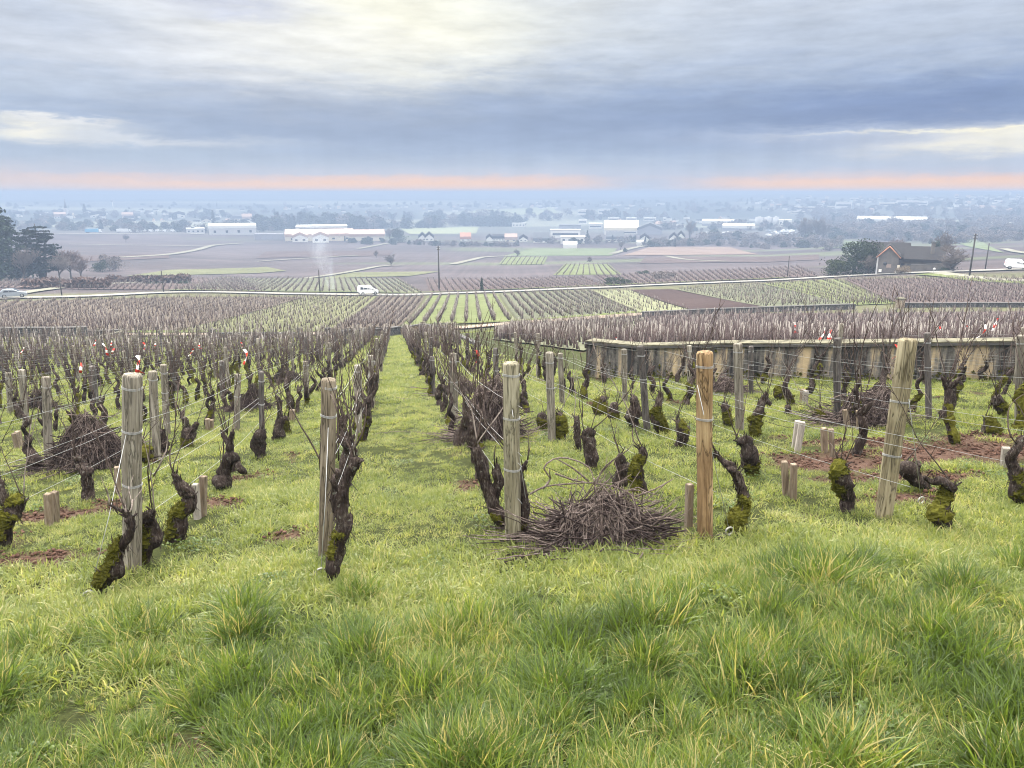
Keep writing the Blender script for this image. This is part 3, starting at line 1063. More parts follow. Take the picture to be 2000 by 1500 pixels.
traced_vine("dumpy dark vine with a flared top, left of the pine post",
            [(1328, 870, 24), (1333, 852, 27), (1331, 834, 26), (1322, 820, 12)], [[(1338, 838, 14), (1346, 832, 8)]],
            [((1322, 820), (1330, 790), (1345, 765), (1355, 740)), ((1322, 822), (1318, 800))], (0.55, 0.9, UPF, -0.3), 31)
traced_vine("bright mossy S-shaped vine beside the dark post",
            [(1296, 846, 23), (1290, 826, 25), (1281, 808, 24), (1286, 790, 15), (1291, 765, 10)], [], [((1291, 765), (1288, 740), (1284, 720)), ((1286, 790), (1272, 770), (1268, 745))], (0.1, 0.62, UPF, 0.25), 32)
traced_vine("hanging brown vine with a shaggy bottom, between two posts right of the lane",
            [(1240, 834, 20), (1234, 812, 24), (1240, 790, 20), (1236, 772, 17)], [], [((1236, 772), (1226, 740), (1222, 712))], None, 33)
traced_vine("small mossy vine left of the grey post, third row",
            [(1062, 840, 20), (1058, 822, 22), (1062, 806, 14)], [], [((1062, 806), (1057, 775))], (0.1, 0.7, UPF, 0.2), 34)
traced_vine("mossy vine close against the right of the grey post, third row",
            [(1094, 860, 20), (1096, 838, 25), (1093, 820, 22), (1094, 804, 10)], [], [((1094, 804), (1066, 785)), ((1090, 810), (1080, 795))], (0.35, 0.9, UPF, 0.2), 35)
traced_vine("mossy vine leaning left with a second head, right of the lane",
            [(1185, 814, 22), (1172, 800, 28), (1166, 788, 20), (1184, 776, 13)], [], [((1184, 776), (1180, 740), (1186, 710))], (0.1, 0.7, UPF, 0.2), 36)
traced_vine("two-lobed mossy vine next to the leaning mossy vine, right of the lane",
            [(1202, 822, 16), (1198, 803, 20), (1204, 786, 13)], [], [((1204, 786), (1207, 750))], (0.2, 0.6, UPF, 0.2), 37)
traced_vine("tall mossy vine with a slanting head behind the light post, right half",
            [(1472, 852, 17), (1476, 826, 24), (1482, 802, 18), (1492, 780, 16), (1498, 768, 12)], [[(1494, 780, 12), (1506, 792, 8)]], [((1492, 770), (1478, 745), (1470, 725))], (0.1, 0.55, UPF, 0.2), 38)
traced_vine("mossy pillar-like vine left of the light post, right half",
            [(1420, 834, 17), (1419, 812, 17), (1414, 786, 16)], [], [((1414, 786), (1420, 750), (1424, 715))], (0.15, 0.7, UPF, 0.2), 39)
traced_vine("leaning yellow-mossed vine in front of the stone wall at far right",
            [(1942, 850, 26), (1934, 828, 27), (1927, 812, 20)], [], [], (0.45, 0.95, UPF, 0.15), 40)
traced_vine("grey pruned vine with a stump beside it, close to the stone wall on the right",
            [(1850, 822, 16), (1853, 795, 20), (1858, 765, 18), (1852, 745, 12)], [[(1841, 820, 12), (1838, 800, 10)]], [((1852, 745), (1862, 710)), ('pale', (1852, 818), (1822, 795), (1806, 765))], None, 41)
traced_vine("mossy vine behind the yellow-mossed vine, by the stone wall",
            [(1958, 812, 20), (1954, 790, 22), (1948, 772, 14)], [], [((1948, 772), (1934, 730), (1930, 690)), ((1950, 772), (1960, 720), (1958, 690))], (0.1, 0.7, UPF, 0.2), 42)
traced_vine("mossy round-headed vine with a stub below, right of the pine post",
            [(1600, 826, 16), (1598, 812, 24), (1600, 797, 18)], [], [((1600, 797), (1604, 760), (1612, 720)), ('pale', (1585, 800), (1560, 760), (1520, 690))], (0.2, 0.9, UPF, 0.2), 43)
traced_vine("short mossy vine next to a stake, near the soil strips on the right",
            [(1540, 810, 14), (1538, 790, 15)], [], [((1538, 790), (1545, 750))], None, 44)
traced_vine("mossy knob vine in front of the right-hand wall's left end",
            [(1528, 782, 20), (1524, 766, 24), (1532, 752, 14)], [], [((1532, 752), (1530, 715))], (0.1, 0.9, UPF, 0.25), 45)
traced_vine("dark stump close to the dark post, first row left of the lane-side row",
            [(509, 895, 24), (507, 865, 27), (511, 838, 19)], [], [((511, 838), (516, 800), (522, 750))], None, 46)
traced_vine("leaning pair-stemmed vine right of the dark post, left of the lane",
            [(538, 860, 18), (544, 838, 20), (552, 815, 11)], [], [((552, 815), (546, 790), (532, 770), (541, 745)), ((548, 818), (545, 805))], None, 47)
traced_vine("mossy vine beside the pair-stemmed vine, left of the lane",
            [(561, 846, 14), (558, 828, 18), (556, 812, 13)], [], [((556, 812), (560, 790))], (0.1, 0.9, UPF, 0.1), 48)
traced_vine("mossy forked vine in the open grass left of the dark post",
            [(366, 872, 22), (365, 852, 24), (360, 836, 16)], [[(366, 852, 16), (378, 836, 14), (385, 824, 8)]], [((358, 832), (352, 800), (349, 770)), ((385, 824), (400, 780))], (0.2, 0.6, (-0.5, -.5, .5), 0.2), 49)
traced_vine("black vine behind the second post of the leftmost rows, rounded top",
            [(320, 888, 18), (318, 862, 20), (314, 838, 14)], [], [((314, 838), (312, 800))], None, 50)
traced_vine("broad mossy stump half hidden behind the leftmost big post",
            [(277, 905, 24), (279, 884, 30), (277, 866, 22)], [], [((277, 866), (285, 835), (300, 812))], (0.2, 0.9, UPF, 0.2), 51)
# ------------------------------------------------------------ posts
POST_GROUP = "wooden trellis posts in the near vineyard"
POSTS = []                                     # plan position, top height, for the wires


def post_mesh(h, r, n=18, seed=0, pointed=False):
    mb = MB()
    zs = [-0.15] + list(np.linspace(0.0, h - 0.012, 9)) + [h]
    rs = [r * 1.03] * 10 + [r * 0.90]
    pts = [Vector((0.006 * nz(z * 2, seed, 0), 0.006 * nz(z * 2, 0, seed), z)) for z in zs]
    mb.tube(pts, rs, n, True, 0, True, lambda t, th: 1 + 0.035 * nz(math.cos(th) * 1.5, math.sin(th) * 1.5, t * 3 + seed) + 0.02 * nz(math.cos(th) * 6, math.sin(th) * 6, seed))
    return mb


def wrap_mesh(r, turns=3):
    mb = MB()
    k = turns * 14
    pts = [((r + 0.002) * math.cos(2 * math.pi * i / 14), (r + 0.002) * math.sin(2 * math.pi * i / 14), 0.0055 * i / 14 + 0.004 * math.sin(i * 0.9)) for i in range(k + 1)]
    mb.tube(pts, 0.0014, 4)
    return mb


def big_post(label, base, top, w, mat, wraps=(0.93, 0.63, 0.3), seed=0, collar=None):
    B = ground(*base)
    dep = proj(B)[2]
    r = ray(*top)
    T = Vector(r * (B[1] / r[1])) - Vector(B)
    o = empty("vine_post", B, 0, label, "post", POST_GROUP)
    o.rotation_mode = 'QUATERNION'
    o.rotation_quaternion = Vector((0, 0, 1)).rotation_difference(T.normalized())
    h, rad = T.length, w * 0.5 * dep / FPX
    post_mesh(h, rad, 24, seed).build("shaft", mat, o)
    for wv in wraps:
        wrap_mesh(rad * 1.03, 3).build("wire_wrap", M_WIRE, o, (0, 0, h * wv))
    POSTS.append((B[0], B[1], h, T, 'big'))
    return o


big_post("thick grey end post, leftmost of the big posts, cracked dark top, wire wound round it", (258, 1113), (258, 731), 33, M_POST, (0.93, 0.72, 0.45), 1)
big_post("thick dark grey end post at the left edge of the grass lane", (636, 1090), (643, 740), 27, wood_material("dark grey wood", (0.07, 0.058, 0.042), (0.17, 0.14, 0.105), (0.31, 0.27, 0.215)), (0.95, 0.80), 2)  # a darker, browner grey wood for this post
big_post("thick pale end post at the right edge of the grass lane", (1002, 1060), (998, 708), 30, wood_material("pale greenish wood", (0.088, 0.078, 0.05), (0.22, 0.20, 0.142), (0.36, 0.34, 0.265)), (0.93, 0.70, 0.42), 3)
big_post("orange-brown new pine end post with knots and cracks", (1377, 1050), (1376, 687), 29, M_POST_NEW, (0.92, 0.65), 4)
big_post("leaning yellowish end post with dark streaks, rightmost of the big posts", (1725, 1010), (1774, 662), 31, M_POST_GREEN, (0.66, 0.36), 5)

MIDPOSTS = [  # base, top, width px, kind, label
    ((95, 905), (90, 736), 15, 'g', "pale grey post standing left of the left brush heap"),
    ((52, 835), (42, 722), 12, 'g', "grey post in the far left rows, just left of the pale grey post"),
    ((22, 810), (16, 728), 11, 'g', "grey post nearest the left edge of the frame"),
    ((307, 898), (298, 725), 15, 'g', "grey post close behind the leftmost big post"),
    ((327, 850), (319, 712), 12, 'g', "narrow grey post seen right of the grey post behind the leftmost big post"),
    ((187, 790), (180, 715), 12, 'd', "dark slate-coloured post above the left brush heap"),
    ((512, 885), (510, 726), 10, 'd', "slim dark post beside the dark stump left of the lane"),
    ((700, 845), (699, 713), 14, 'g', "pale grey post behind the second big post, by the lane"),
    ((726, 795), (724, 694), 11, 'g', "grey post next along the lane-side row behind the pale grey post"),
    ((599, 785), (597, 706), 10, 'g', "grey post between the lane-side row and the dark slim post"),
    ((463, 840), (464, 731), 11, 'g', "grey post standing in the grass with an arched pale cane beside it"),
    ((436, 780), (433, 705), 10, 'd', "dark post left of the arched pale cane"),
    ((1078, 862), (1073, 688), 15, 'g', "light grey post leaning slightly, beside the two small mossy vines"),
    ((1098, 788), (1094, 690), 10, 'g', "grey post right behind the slightly leaning light post"),
    ((1264, 838), (1251, 676), 13, 'd', "dark leaning post beside the bright S-shaped mossy vine"),
    ((1445, 842), (1441, 671), 16, 'g', "light post right behind the pine post"),
    ((1467, 770), (1467, 676), 9, 'd', "dark thin post against the wall, right of the light post"),
    ((1635, 830), (1635, 661), 13, 'd', "dark grey post left of the right-hand brush heap"),
    ((1814, 818), (1811, 650), 11, 'd', "brown-grey post right of the leaning post, in front of the wall"),
    ((1990, 820), (1994, 655), 15, 'g', "pale post at the right edge of the frame, in front of the wall"),
    ((1347, 768), (1346, 675), 9, 'g', "grey post left of the pine post, near the wall"),
    ((1221, 785), (1219, 682), 10, 'g', "pinkish grey post right of the lane, left of the dark leaning post"),
    ((888, 830), (885, 690), 14, 'g', "grey post at the right edge of the lane behind the third big post"),
    ((846, 775), (844, 696), 9, 'd', "dark thin post farther along the right edge of the lane"),
    ((970, 790), (968, 680), 10, 'd', "dark post right of the lane with a red tag near its top"),
]
for i, (b, t, w, k, lab) in enumerate(MIDPOSTS):
    big_post(lab, b, t, w, M_POST if k == 'g' else M_POST_DARK, (0.9,) if i % 2 else (0.88, 0.6), 20 + i)

# ------------------------------------------------------------ the plot: rows, its outline
ROW0, ROWGAP = -0.51, 1.22


def row_x(k, y):
    return ROW0 + ROWGAP * (k - 2) - ROWK * y


WALL_R = [ground(2600, 746), ground(2300, 745), ground(2100, 744), ground(2000, 743), ground(1700, 742), ground(1400, 739), ground(1250, 737), ground(1150, 735), ground(1010, 712), ground(935, 679), ground(884, 652)]
WALL_RX = [(p[0], p[1]) for p in WALL_R]
END_Y = [(p[0], p[1]) for p in (ground(-300, 661), ground(0, 658), ground(240, 657), ground(770, 657), ground(880, 650))]


def inside_plot(x, y, m=0.5):
    """left of the right-hand wall and short of the walls at the foot"""
    for (x0, y0), (x1, y1) in zip(WALL_RX, WALL_RX[1:]):
        if y0 <= y <= y1 or (y1 <= y <= y0):
            xl = x0 + (x1 - x0) * (y - y0) / (y1 - y0 + 1e-9)
            if x > xl - m:
                return False
    if y < WALL_RX[0][1] and x > 30:
        return False
    xs, ys = [p[0] for p in END_Y], [p[1] for p in END_Y]
    return y < np.interp(x, xs, ys) - 1.0


def row_name(k):
    return ("%s vine row %s of the grass lane" % ((ordinal(3 - k), "left") if k <= 2 else (ordinal(k - 2), "right")))


def in_view(x, y, z, mu=60):
    u, v, d = proj((x, y, z))
    return d > 0.3 and -mu < u < 2000 + mu and -60 < v < 1560


# ------------------------------------------------------------ vine kinds for the rest of the rows
def vine_kind(seed):
    rr = random.Random(seed)
    h = rr.uniform(0.30, 0.50)
    r = rr.uniform(0.028, 0.043)
    lean, a = rr.uniform(0, 0.13), rr.uniform(0, 6.28)
    pts = [(Vector((0, 0, -0.1)), r * 1.2)]
    for i in range(5):
        t = i / 4
        pts.append((Vector((lean * t * math.cos(a) + rr.uniform(-1, 1) * 0.035 * (i > 0), lean * t * math.sin(a) + rr.uniform(-1, 1) * 0.035 * (i > 0), h * t)), r * rr.uniform(0.8, 1.25) * (1 - 0.25 * t)))
    mb, mm = MB(), MB()
    gnarl(mb, mm, pts, seed, 10, 0.022, (0.1, rr.uniform(0.5, 0.95), (rr.uniform(-.6, .6), -.5, .6), rr.uniform(-.2, .3)) if rr.random() < 0.62 else None)
    top = pts[-1][0]
    for _ in range(rr.choice((1, 1, 2))):
        b = rr.uniform(0, 6.28)
        gnarl(mb, None, [(top - Vector((0, 0, 0.03)), r * 0.7), (top + Vector((0.05 * math.cos(b), 0.05 * math.sin(b), 0.04)), r * 0.55), (top + Vector((0.09 * math.cos(b), 0.09 * math.sin(b), 0.10)), r * 0.35)], seed + 3, 8, 0.025)
    canes = []
    for i in range(rr.choice((4, 4, 5, 6))):
        cb = MB()
        st = top + Vector((rr.uniform(-.06, .06), rr.uniform(-.06, .06), rr.uniform(0.0, 0.08)))
        add_cane(cb, cane_pts(st, (rr.uniform(-.45, .45), rr.uniform(-.5, .5), 1), rr.uniform(0.45, 1.0), rr, 0.0, 0.13), 0.0052, rr, 0.2, 4)
        canes.append((cb.mesh("cane", M_CANE), rr.random() < 0.12))
    return mb.mesh("trunk", M_BARK), (mm.mesh("moss_cushion", M_MOSS) if mm.f else None), canes


KINDS = [vine_kind(100 + i) for i in range(16)]


def vine_places():
    out = []
    rr = random.Random(5)
    for k in range(-34, 24):
        y = 4.5 + rr.random()
        while y < 66:
            yj = y + rr.uniform(-0.15, 0.15)
            x = row_x(k, yj) + rr.uniform(-0.07, 0.07)
            y += 0.82
            if not inside_plot(x, yj, 0.7):
                continue
            D = math.hypot(x, yj)
            # vines near the front are all hand-set
            if D < (5.6 if k in (2, 3) else 7.4):
                continue
            if any((x - a) ** 2 + (yj - b) ** 2 < 0.2 for a, b in TAKEN):
                continue
            z = float(height(x, yj))
            if not in_view(x, yj, z + 0.4):
                continue
            if rr.random() < 0.05:
                continue
            out.append((D, x, yj, z, k))
    out.sort()
    return out


PLACES = vine_places()
N_IND = 300 - len(TAKEN)
by_row = {}
rr = random.Random(17)
for D, x, y, z, k in PLACES[:N_IND]:
    by_row.setdefault(k, []).append((D, x, y, z))
for k, lst in by_row.items():
    for i, (D, x, y, z) in enumerate(sorted(lst, key=lambda p: p[2])):
        tm, mm_, canes = KINDS[rr.randrange(len(KINDS))]
        word = "mossy gnarled" if mm_ else "dark gnarled"
        o = empty("grape_vine", (x, y, z), rr.uniform(0, 6.28), "%s vine, %s small one along the %s" % (word, ordinal(i + 1), row_name(k)), "vine", VINE_GROUP)
        sc = rr.uniform(0.9, 1.25)
        o.scale = (sc, sc, sc)
        link_mesh("trunk", tm, o)
        if mm_:
            link_mesh("moss_cushion", mm_, o)
        for cm, _ in canes:
            link_mesh("cane", cm, o)

# ------------------------------------------------------------ more posts along the rows
POST_M = [post_mesh(rr.uniform(0.98, 1.12), rr.uniform(0.036, 0.044), 10, 60 + i).mesh("shaft", M_POST if i % 3 else M_POST_DARK) for i in range(6)]
WRAP_M = wrap_mesh(0.045, 2).mesh("wire_wrap", M_WIRE)
pl = []
for k in range(-34, 24):
    y = 9.5 + rr.uniform(0, 3.0)
    while y < 66:
        x = row_x(k, y) + 0.08
        if inside_plot(x, y, 0.6) and in_view(x, y, float(height(x, y)) + 0.5) and not any((x - p[0]) ** 2 + (y - p[1]) ** 2 < 4.0 for p in POSTS):
            pl.append((math.hypot(x, y), x, y, k))
        y += rr.uniform(2.7, 4.3)
pl.sort()
FARPOSTS = pl[300 - len(POSTS):]
by_row = {}
for D, x, y, k in pl[:300 - len(POSTS)]:
    by_row.setdefault(k, []).append((x, y))
for k, lst in by_row.items():
    for i, (x, y) in enumerate(sorted(lst, key=lambda p: p[1])):
        j = rr.randrange(6)
        o = empty("vine_post", on_ground(x, y), rr.uniform(0, 6.28), "%s post, %s small one along the %s" % ("grey" if j % 3 else "dark", ordinal(i + 1), row_name(k)), "post", POST_GROUP)
        o.rotation_euler = (rr.uniform(-.07, .07), rr.uniform(-.07, .07), rr.uniform(0, 6))
        link_mesh("shaft", POST_M[j], o)
        if math.hypot(x, y) < 22:
            link_mesh("wire_wrap", WRAP_M, o, (0, 0, 0.85))
if FARPOSTS:
    mb = MB()
    for D, x, y, k in FARPOSTS:
        p = on_ground(x, y)
        mb.tube([(p[0], p[1], p[2] - 0.1), (p[0] + rr.uniform(-.04, .04), p[1], p[2] + 1.05)], 0.04, 6)
    tag(mb.build("distant_posts", M_POST), "small grey posts of the most distant rows", "posts", None, 'stuff')

# ------------------------------------------------------------ wires along the rows
for k in range(-34, 24):
    ys = [y for y in np.arange(4.35, 66, 4.3) if inside_plot(row_x(k, y), y, 0.6) and in_view(row_x(k, y), y, float(height(row_x(k, y), y)) + 0.6, 400)]
    if len(ys) < 2 or k < -24:
        continue
    o = empty("trellis_wire", on_ground(row_x(k, ys[0]), ys[0]), 0, "fine trellis wires strung along the " + row_name(k), "wire", "trellis wires of the near vineyard")
    O = Vector(o.location)
    for hgt in (0.34, 0.60, 0.66, 0.97) if k > -12 else (0.5, 0.95):
        mb = MB()
        pts = []
        for a, b in zip(ys, ys[1:]):
            for t in (0, .25, .5, .75):
                y = a + (b - a) * t
                x = row_x(k, y) + 0.05
                zz = height(row_x(k, a), a) * (1 - t) + height(row_x(k, b), b) * t
                pts.append(Vector((x, y, float(zz) + hgt - 0.05 * t * (1 - t) * 4 + 0.012 * math.sin(a * 7 + hgt * 30))) - O)
        mb.tube(pts, 0.0017 if k > -5 else 0.0023, 3, False)
        mb.build("wire", M_WIRE, o)


def stay(label, a, base, post_uv):
    """slanting stay from a post down to its anchor plate"""
    A = ground(*base)
    r = ray(*a)
    T = Vector(r * (ground(*post_uv)[1] / r[1] - 0.06))
    o = empty("stay_wire", A, 0, label, "wire", "stay wires of the end posts")
    mb = MB()
    d = T - Vector(A)
    mb.tube([d * 0.0 + Vector((0, 0, 0.03)), d * 0.5 + Vector((0.004, 0, 0)), d], 0.0022, 5)
    mb.build("strand", M_WIRE, o)
    mb = MB()
    ring = [(0.028 * math.cos(t), 0.012 * math.cos(t), 0.02 + 0.026 * math.sin(t) + 0.012) for t in np.linspace(0, 2 * math.pi, 15)]
    mb.tube(ring, 0.006, 6, False)
    mb.tube([(0, 0, 0.005), (0, 0.02, -0.15)], 0.008, 6)
    mb.build("anchor_eye", plain("rusted zinc", (0.30, 0.30, 0.28), 0.6, 0.4, 40, metal=0.4), o)


stay("pale stay wire slanting down left of the leftmost big post", (246, 850), (176, 1172), (258, 1113))
stay("stay wire down the face of the dark end post to a ring in the grass", (641, 835), (627, 1128), (636, 1090))
stay("stay wire on the pale end post at the lane's right edge", (1000, 800), (1037, 1052), (1002, 1060))
stay("stay wire from the pine post to a ring anchor in the grass", (1362, 752), (1424, 1046), (1377, 1050))
stay("twisted stay wire hanging from the leaning post", (1775, 780), (1798, 985), (1725, 1010))

# ------------------------------------------------------------ short sawn stakes
STK = [  # base, top, width, pale, label
    ((97, 1028), (93, 964), 11, 0, "short brown stake, left of a pair, at the left edge soil"),
    ((109, 1020), (106, 960), 11, 0, "short dark stake, right of the pair at the left edge soil"),
    ((386, 1014), (381, 945), 11, 1, "short pale stake leaning left, beside the curving mossy vine"),
    ((396, 1008), (397, 930), 11, 0, "taller pale stake of the pair beside the curving mossy vine"),
    ((1344, 1043), (1347, 945), 12, 0, "short dark stake close left of the pine post"),
    ((1535, 968), (1532, 901), 11, 0, "left stake of the pair standing in grass right of the pine post"),
    ((1549, 974), (1550, 906), 11, 0, "right stake of the pair standing in grass, broken vine wood behind it"),
    ((1552, 876), (1559, 822), 11, 1, "white-painted looking stake with a twin, left one, by the soil strip"),
    ((1557, 884), (1567, 824), 11, 1, "white-painted looking stake with a twin, right one, by the soil strip"),
    ((1611, 884), (1609, 836), 10, 0, "thin brown stake beside a dark vine stem at the soil strip"),
    ((1626, 893), (1623, 838), 10, 0, "thin brown stake with a climbing cane at the soil strip"),
    ((1962, 912), (1966, 874), 14, 1, "pale-topped stake by the sinewy vine at the right edge"),
    ((36, 878), (28, 846), 9, 0, "small brown stake in the far left rows, left one of two"),
    ((40, 872), (34, 842), 9, 0, "small brown stake in the far left rows, right one of two"),
    ((406, 842), (405, 818), 8, 0, "small stake in open grass, left one of two"),
    ((413, 840), (412, 820), 8, 0, "small stake in open grass, right one of two"),
    ((690, 900), (689, 874), 9, 1, "pale square stake behind the contorted vine by the lane"),
    ((1655, 836), (1651, 800), 9, 0, "brown stake left of the right-hand brush heap"),
    ((1677, 842), (1676, 802), 8, 0, "brown stake in front of the right-hand brush heap"),
    ((1567, 786), (1569, 760), 8, 0, "small stake, left of two, in front of the wall's mossy foot"),
    ((1572, 788), (1574, 763), 8, 1, "small pale stake, right of two, in front of the wall's mossy foot"),
    ((231, 962), (228, 912), 10, 0, "reddish stake showing left of the leftmost big post"),
    ((570, 825), (571, 800), 9, 0, "ochre stake next to the mossy vine left of the lane"),
]
for i, (b, t, w, pale, lab) in enumerate(STK):
    B = ground(*b)
    dep = proj(B)[2]
    r_ = ray(*t)
    T = Vector(r_ * (B[1] / r_[1])) - Vector(B)
    s = w * dep / FPX
    mb = MB()
    q = Vector((0, 0, 1)).rotation_difference(T.normalized()).to_matrix().to_4x4() @ Matrix.Rotation(rr.uniform(-.4, .4), 4, 'Z')
    hh = T.length
    vs, n_ = [], 0
    for z, f in ((-0.1, 1.0), (hh - 0.006, 1.0), (hh, 0.86)):
        for sx, sy in ((-1, -1), (1, -1), (1, 1), (-1, 1)):
            vs.append(q @ Vector((sx * s * .5 * f, sy * s * .5 * f, z)))
    mb.add(vs, [(3, 2, 1, 0), (0, 1, 5, 4), (1, 2, 6, 5), (2, 3, 7, 6), (3, 0, 4, 7), (4, 5, 9, 8), (5, 6, 10, 9), (6, 7, 11, 10), (7, 4, 8, 11), (8, 9, 10, 11)])
    o = mb.build("wooden_stake", M_STAKE_PALE if pale else M_STAKE, None, B)
    tag(o, lab, "stake", "short sawn stakes among the near vines")


# ------------------------------------------------------------ heaps of pruned canes
def brush_heap(label, c, half_w, hgt, nst, seed, long_bits=(), dark=0.5, depth_k=0.7, avg=0.5, power=1.8):
    rr = random.Random(seed)
    B = ground(*c)
    dep = proj(B)[2]
    W, Hh = half_w * dep / FPX, hgt * dep / FPX
    mb = MB()

    def mound(x, y):
        q = math.hypot(x / W, y / (W * depth_k))
        return max(0.0, Hh * (1 - q ** power) * (0.8 + 0.45 * nz(x / W * 1.9 + seed, y / W * 1.9, seed)))
    for i in range(nst):
        a, q = rr.uniform(0, 6.283), math.sqrt(rr.random()) * 0.86
        x, y = q * W * math.cos(a), q * W * depth_k * math.sin(a)
        th = rr.gauss(0, 0.75) if rr.random() < .6 else rr.uniform(0, 6.28)
        L = rr.uniform(0.18, avg) * rr.choice((0.7, 1, 1, 1.7))
        k = max(4, int(L / 0.06))
        turn = rr.gauss(0, 1.3)
        f = rr.random() ** 0.5
        x, y = x - math.cos(th) * L / 2, y - math.sin(th) * L / 2
        lift = rr.uniform(0.05, 0.30) if rr.random() < 0.13 else 0
        tilt = rr.gauss(0, .10)
        pts = []
        for t in range(k + 1):
            z = f * mound(x, y) + 0.012 + tilt * (t / k - .5) * L + lift * (t / k) ** 2 + rr.gauss(0, .004)
            pts.append(Vector((x, y, max(z, 0.008))))
            x, y = x + math.cos(th) * L / k + rr.gauss(0, .004), y + math.sin(th) * L / k
            th += turn * L / k + rr.gauss(0, .06)
        r0 = rr.uniform(0.0022, 0.0056)
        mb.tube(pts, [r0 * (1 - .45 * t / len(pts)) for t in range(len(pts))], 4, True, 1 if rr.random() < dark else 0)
    # dense dark core of the heap
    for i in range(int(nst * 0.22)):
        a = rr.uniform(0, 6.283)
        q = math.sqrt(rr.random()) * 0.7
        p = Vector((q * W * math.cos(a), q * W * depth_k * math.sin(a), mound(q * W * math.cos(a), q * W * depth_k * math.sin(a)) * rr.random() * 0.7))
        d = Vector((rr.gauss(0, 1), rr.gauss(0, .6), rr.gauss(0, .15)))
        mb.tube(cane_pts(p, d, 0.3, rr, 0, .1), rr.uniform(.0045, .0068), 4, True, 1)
    for bit in long_bits:
        pts = []
        for j, (u, v) in enumerate(bit):
            r_ = ray(u, v)
            pts.append((Vector(r_ * ((B[1] - 0.1 + 0.08 * rr.uniform(-1, 1)) / r_[1])) - Vector(B), 0.006))
        C = spline(pts, 0.05)
        add_cane(mb, [Vector(x[:3]) for x in C], 0.0065, rr, 0.25, 5, 0.5)
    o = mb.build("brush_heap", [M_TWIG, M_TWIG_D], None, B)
    return tag(o, label, "brush heap", "heaps of pruned vine canes")


brush_heap("big tangled heap of pruned vine canes between the pale post and the pine post", (1180, 1058), 108, 132, 1350, 1,
           [[(1060, 955), (1075, 935), (1062, 915), (1080, 897), (1110, 895), (1150, 912), (1160, 940)], [(1035, 965), (1065, 950), (1110, 945), (1165, 942)], [(1085, 925), (1130, 940), (1200, 950), (1250, 975)],
            [(1165, 945), (1175, 920), (1195, 900), (1220, 884)], [(1150, 940), (1120, 915), (1085, 895)], [(1240, 970), (1280, 955), (1315, 935)], [(1255, 1020), (1290, 1010), (1340, 1020)], [(1270, 1030), (1300, 1005), (1320, 995)],
            [(1160, 935), (1162, 960), (1165, 1000)], [(1040, 1030), (1060, 1038), (1100, 1030), (1160, 1010)], [(1240, 1010), (1270, 1045), (1300, 1075)], [(1160, 1000), (1180, 1040), (1195, 1075)], [(1225, 960), (1245, 990), (1248, 1005)], [(1140, 1060), (1170, 1025), (1230, 1000)]], 0.33, 0.6, 0.72)
brush_heap("dark heap of pruned canes left of the leftmost big post", (180, 910), 76, 112, 850, 2, [[(105, 940), (140, 915), (200, 880)], [(130, 810), (170, 812), (230, 815)], [(195, 790), (215, 815), (240, 800)], [(120, 860), (150, 820), (200, 790)], [(110, 890), (160, 850), (225, 845)]], 0.5, 0.6, 0.9, 2.2)
brush_heap("tall reddish heap of pruned canes right of the lane behind the third big post", (962, 856), 60, 140, 750, 3, [[(900, 790), (930, 770), (990, 760)], [(950, 800), (975, 740), (990, 700)], [(1000, 780), (1020, 830), (1036, 850)], [(930, 830), (960, 780), (1000, 760)]], 0.4, 0.6, 1.0, 2.4)
brush_heap("broad flat-topped heap of pruned canes in front of the right-hand wall", (1697, 828), 64, 82, 850, 4, [[(1760, 740), (1735, 700), (1700, 660)], [(1745, 750), (1728, 700), (1722, 650)], [(1620, 780), (1650, 770), (1700, 765)]], 0.55, 0.6, 1.0, 3.6)
brush_heap("low heap of canes half hidden behind the pine post", (1420, 768), 40, 40, 320, 5, (), 0.6, 0.6, 0.9)
brush_heap("distant dark heap of canes in the rows left of the dark slim post", (490, 800), 40, 52, 320, 6, (), 0.8, 0.6, 1.0)
brush_heap("small far heap of canes behind the left-hand rows", (560, 745), 32, 34, 220, 7, (), 0.8, 0.6, 1.2)
brush_heap("narrow far heap of canes at the right edge of the lane", (900, 770), 34, 52, 260, 8, (), 0.5, 0.6, 1.2)
brush_heap("far heap of canes beside the dark slate-coloured post", (70, 800), 36, 48, 240, 9, (), 0.8, 0.6, 1.0)


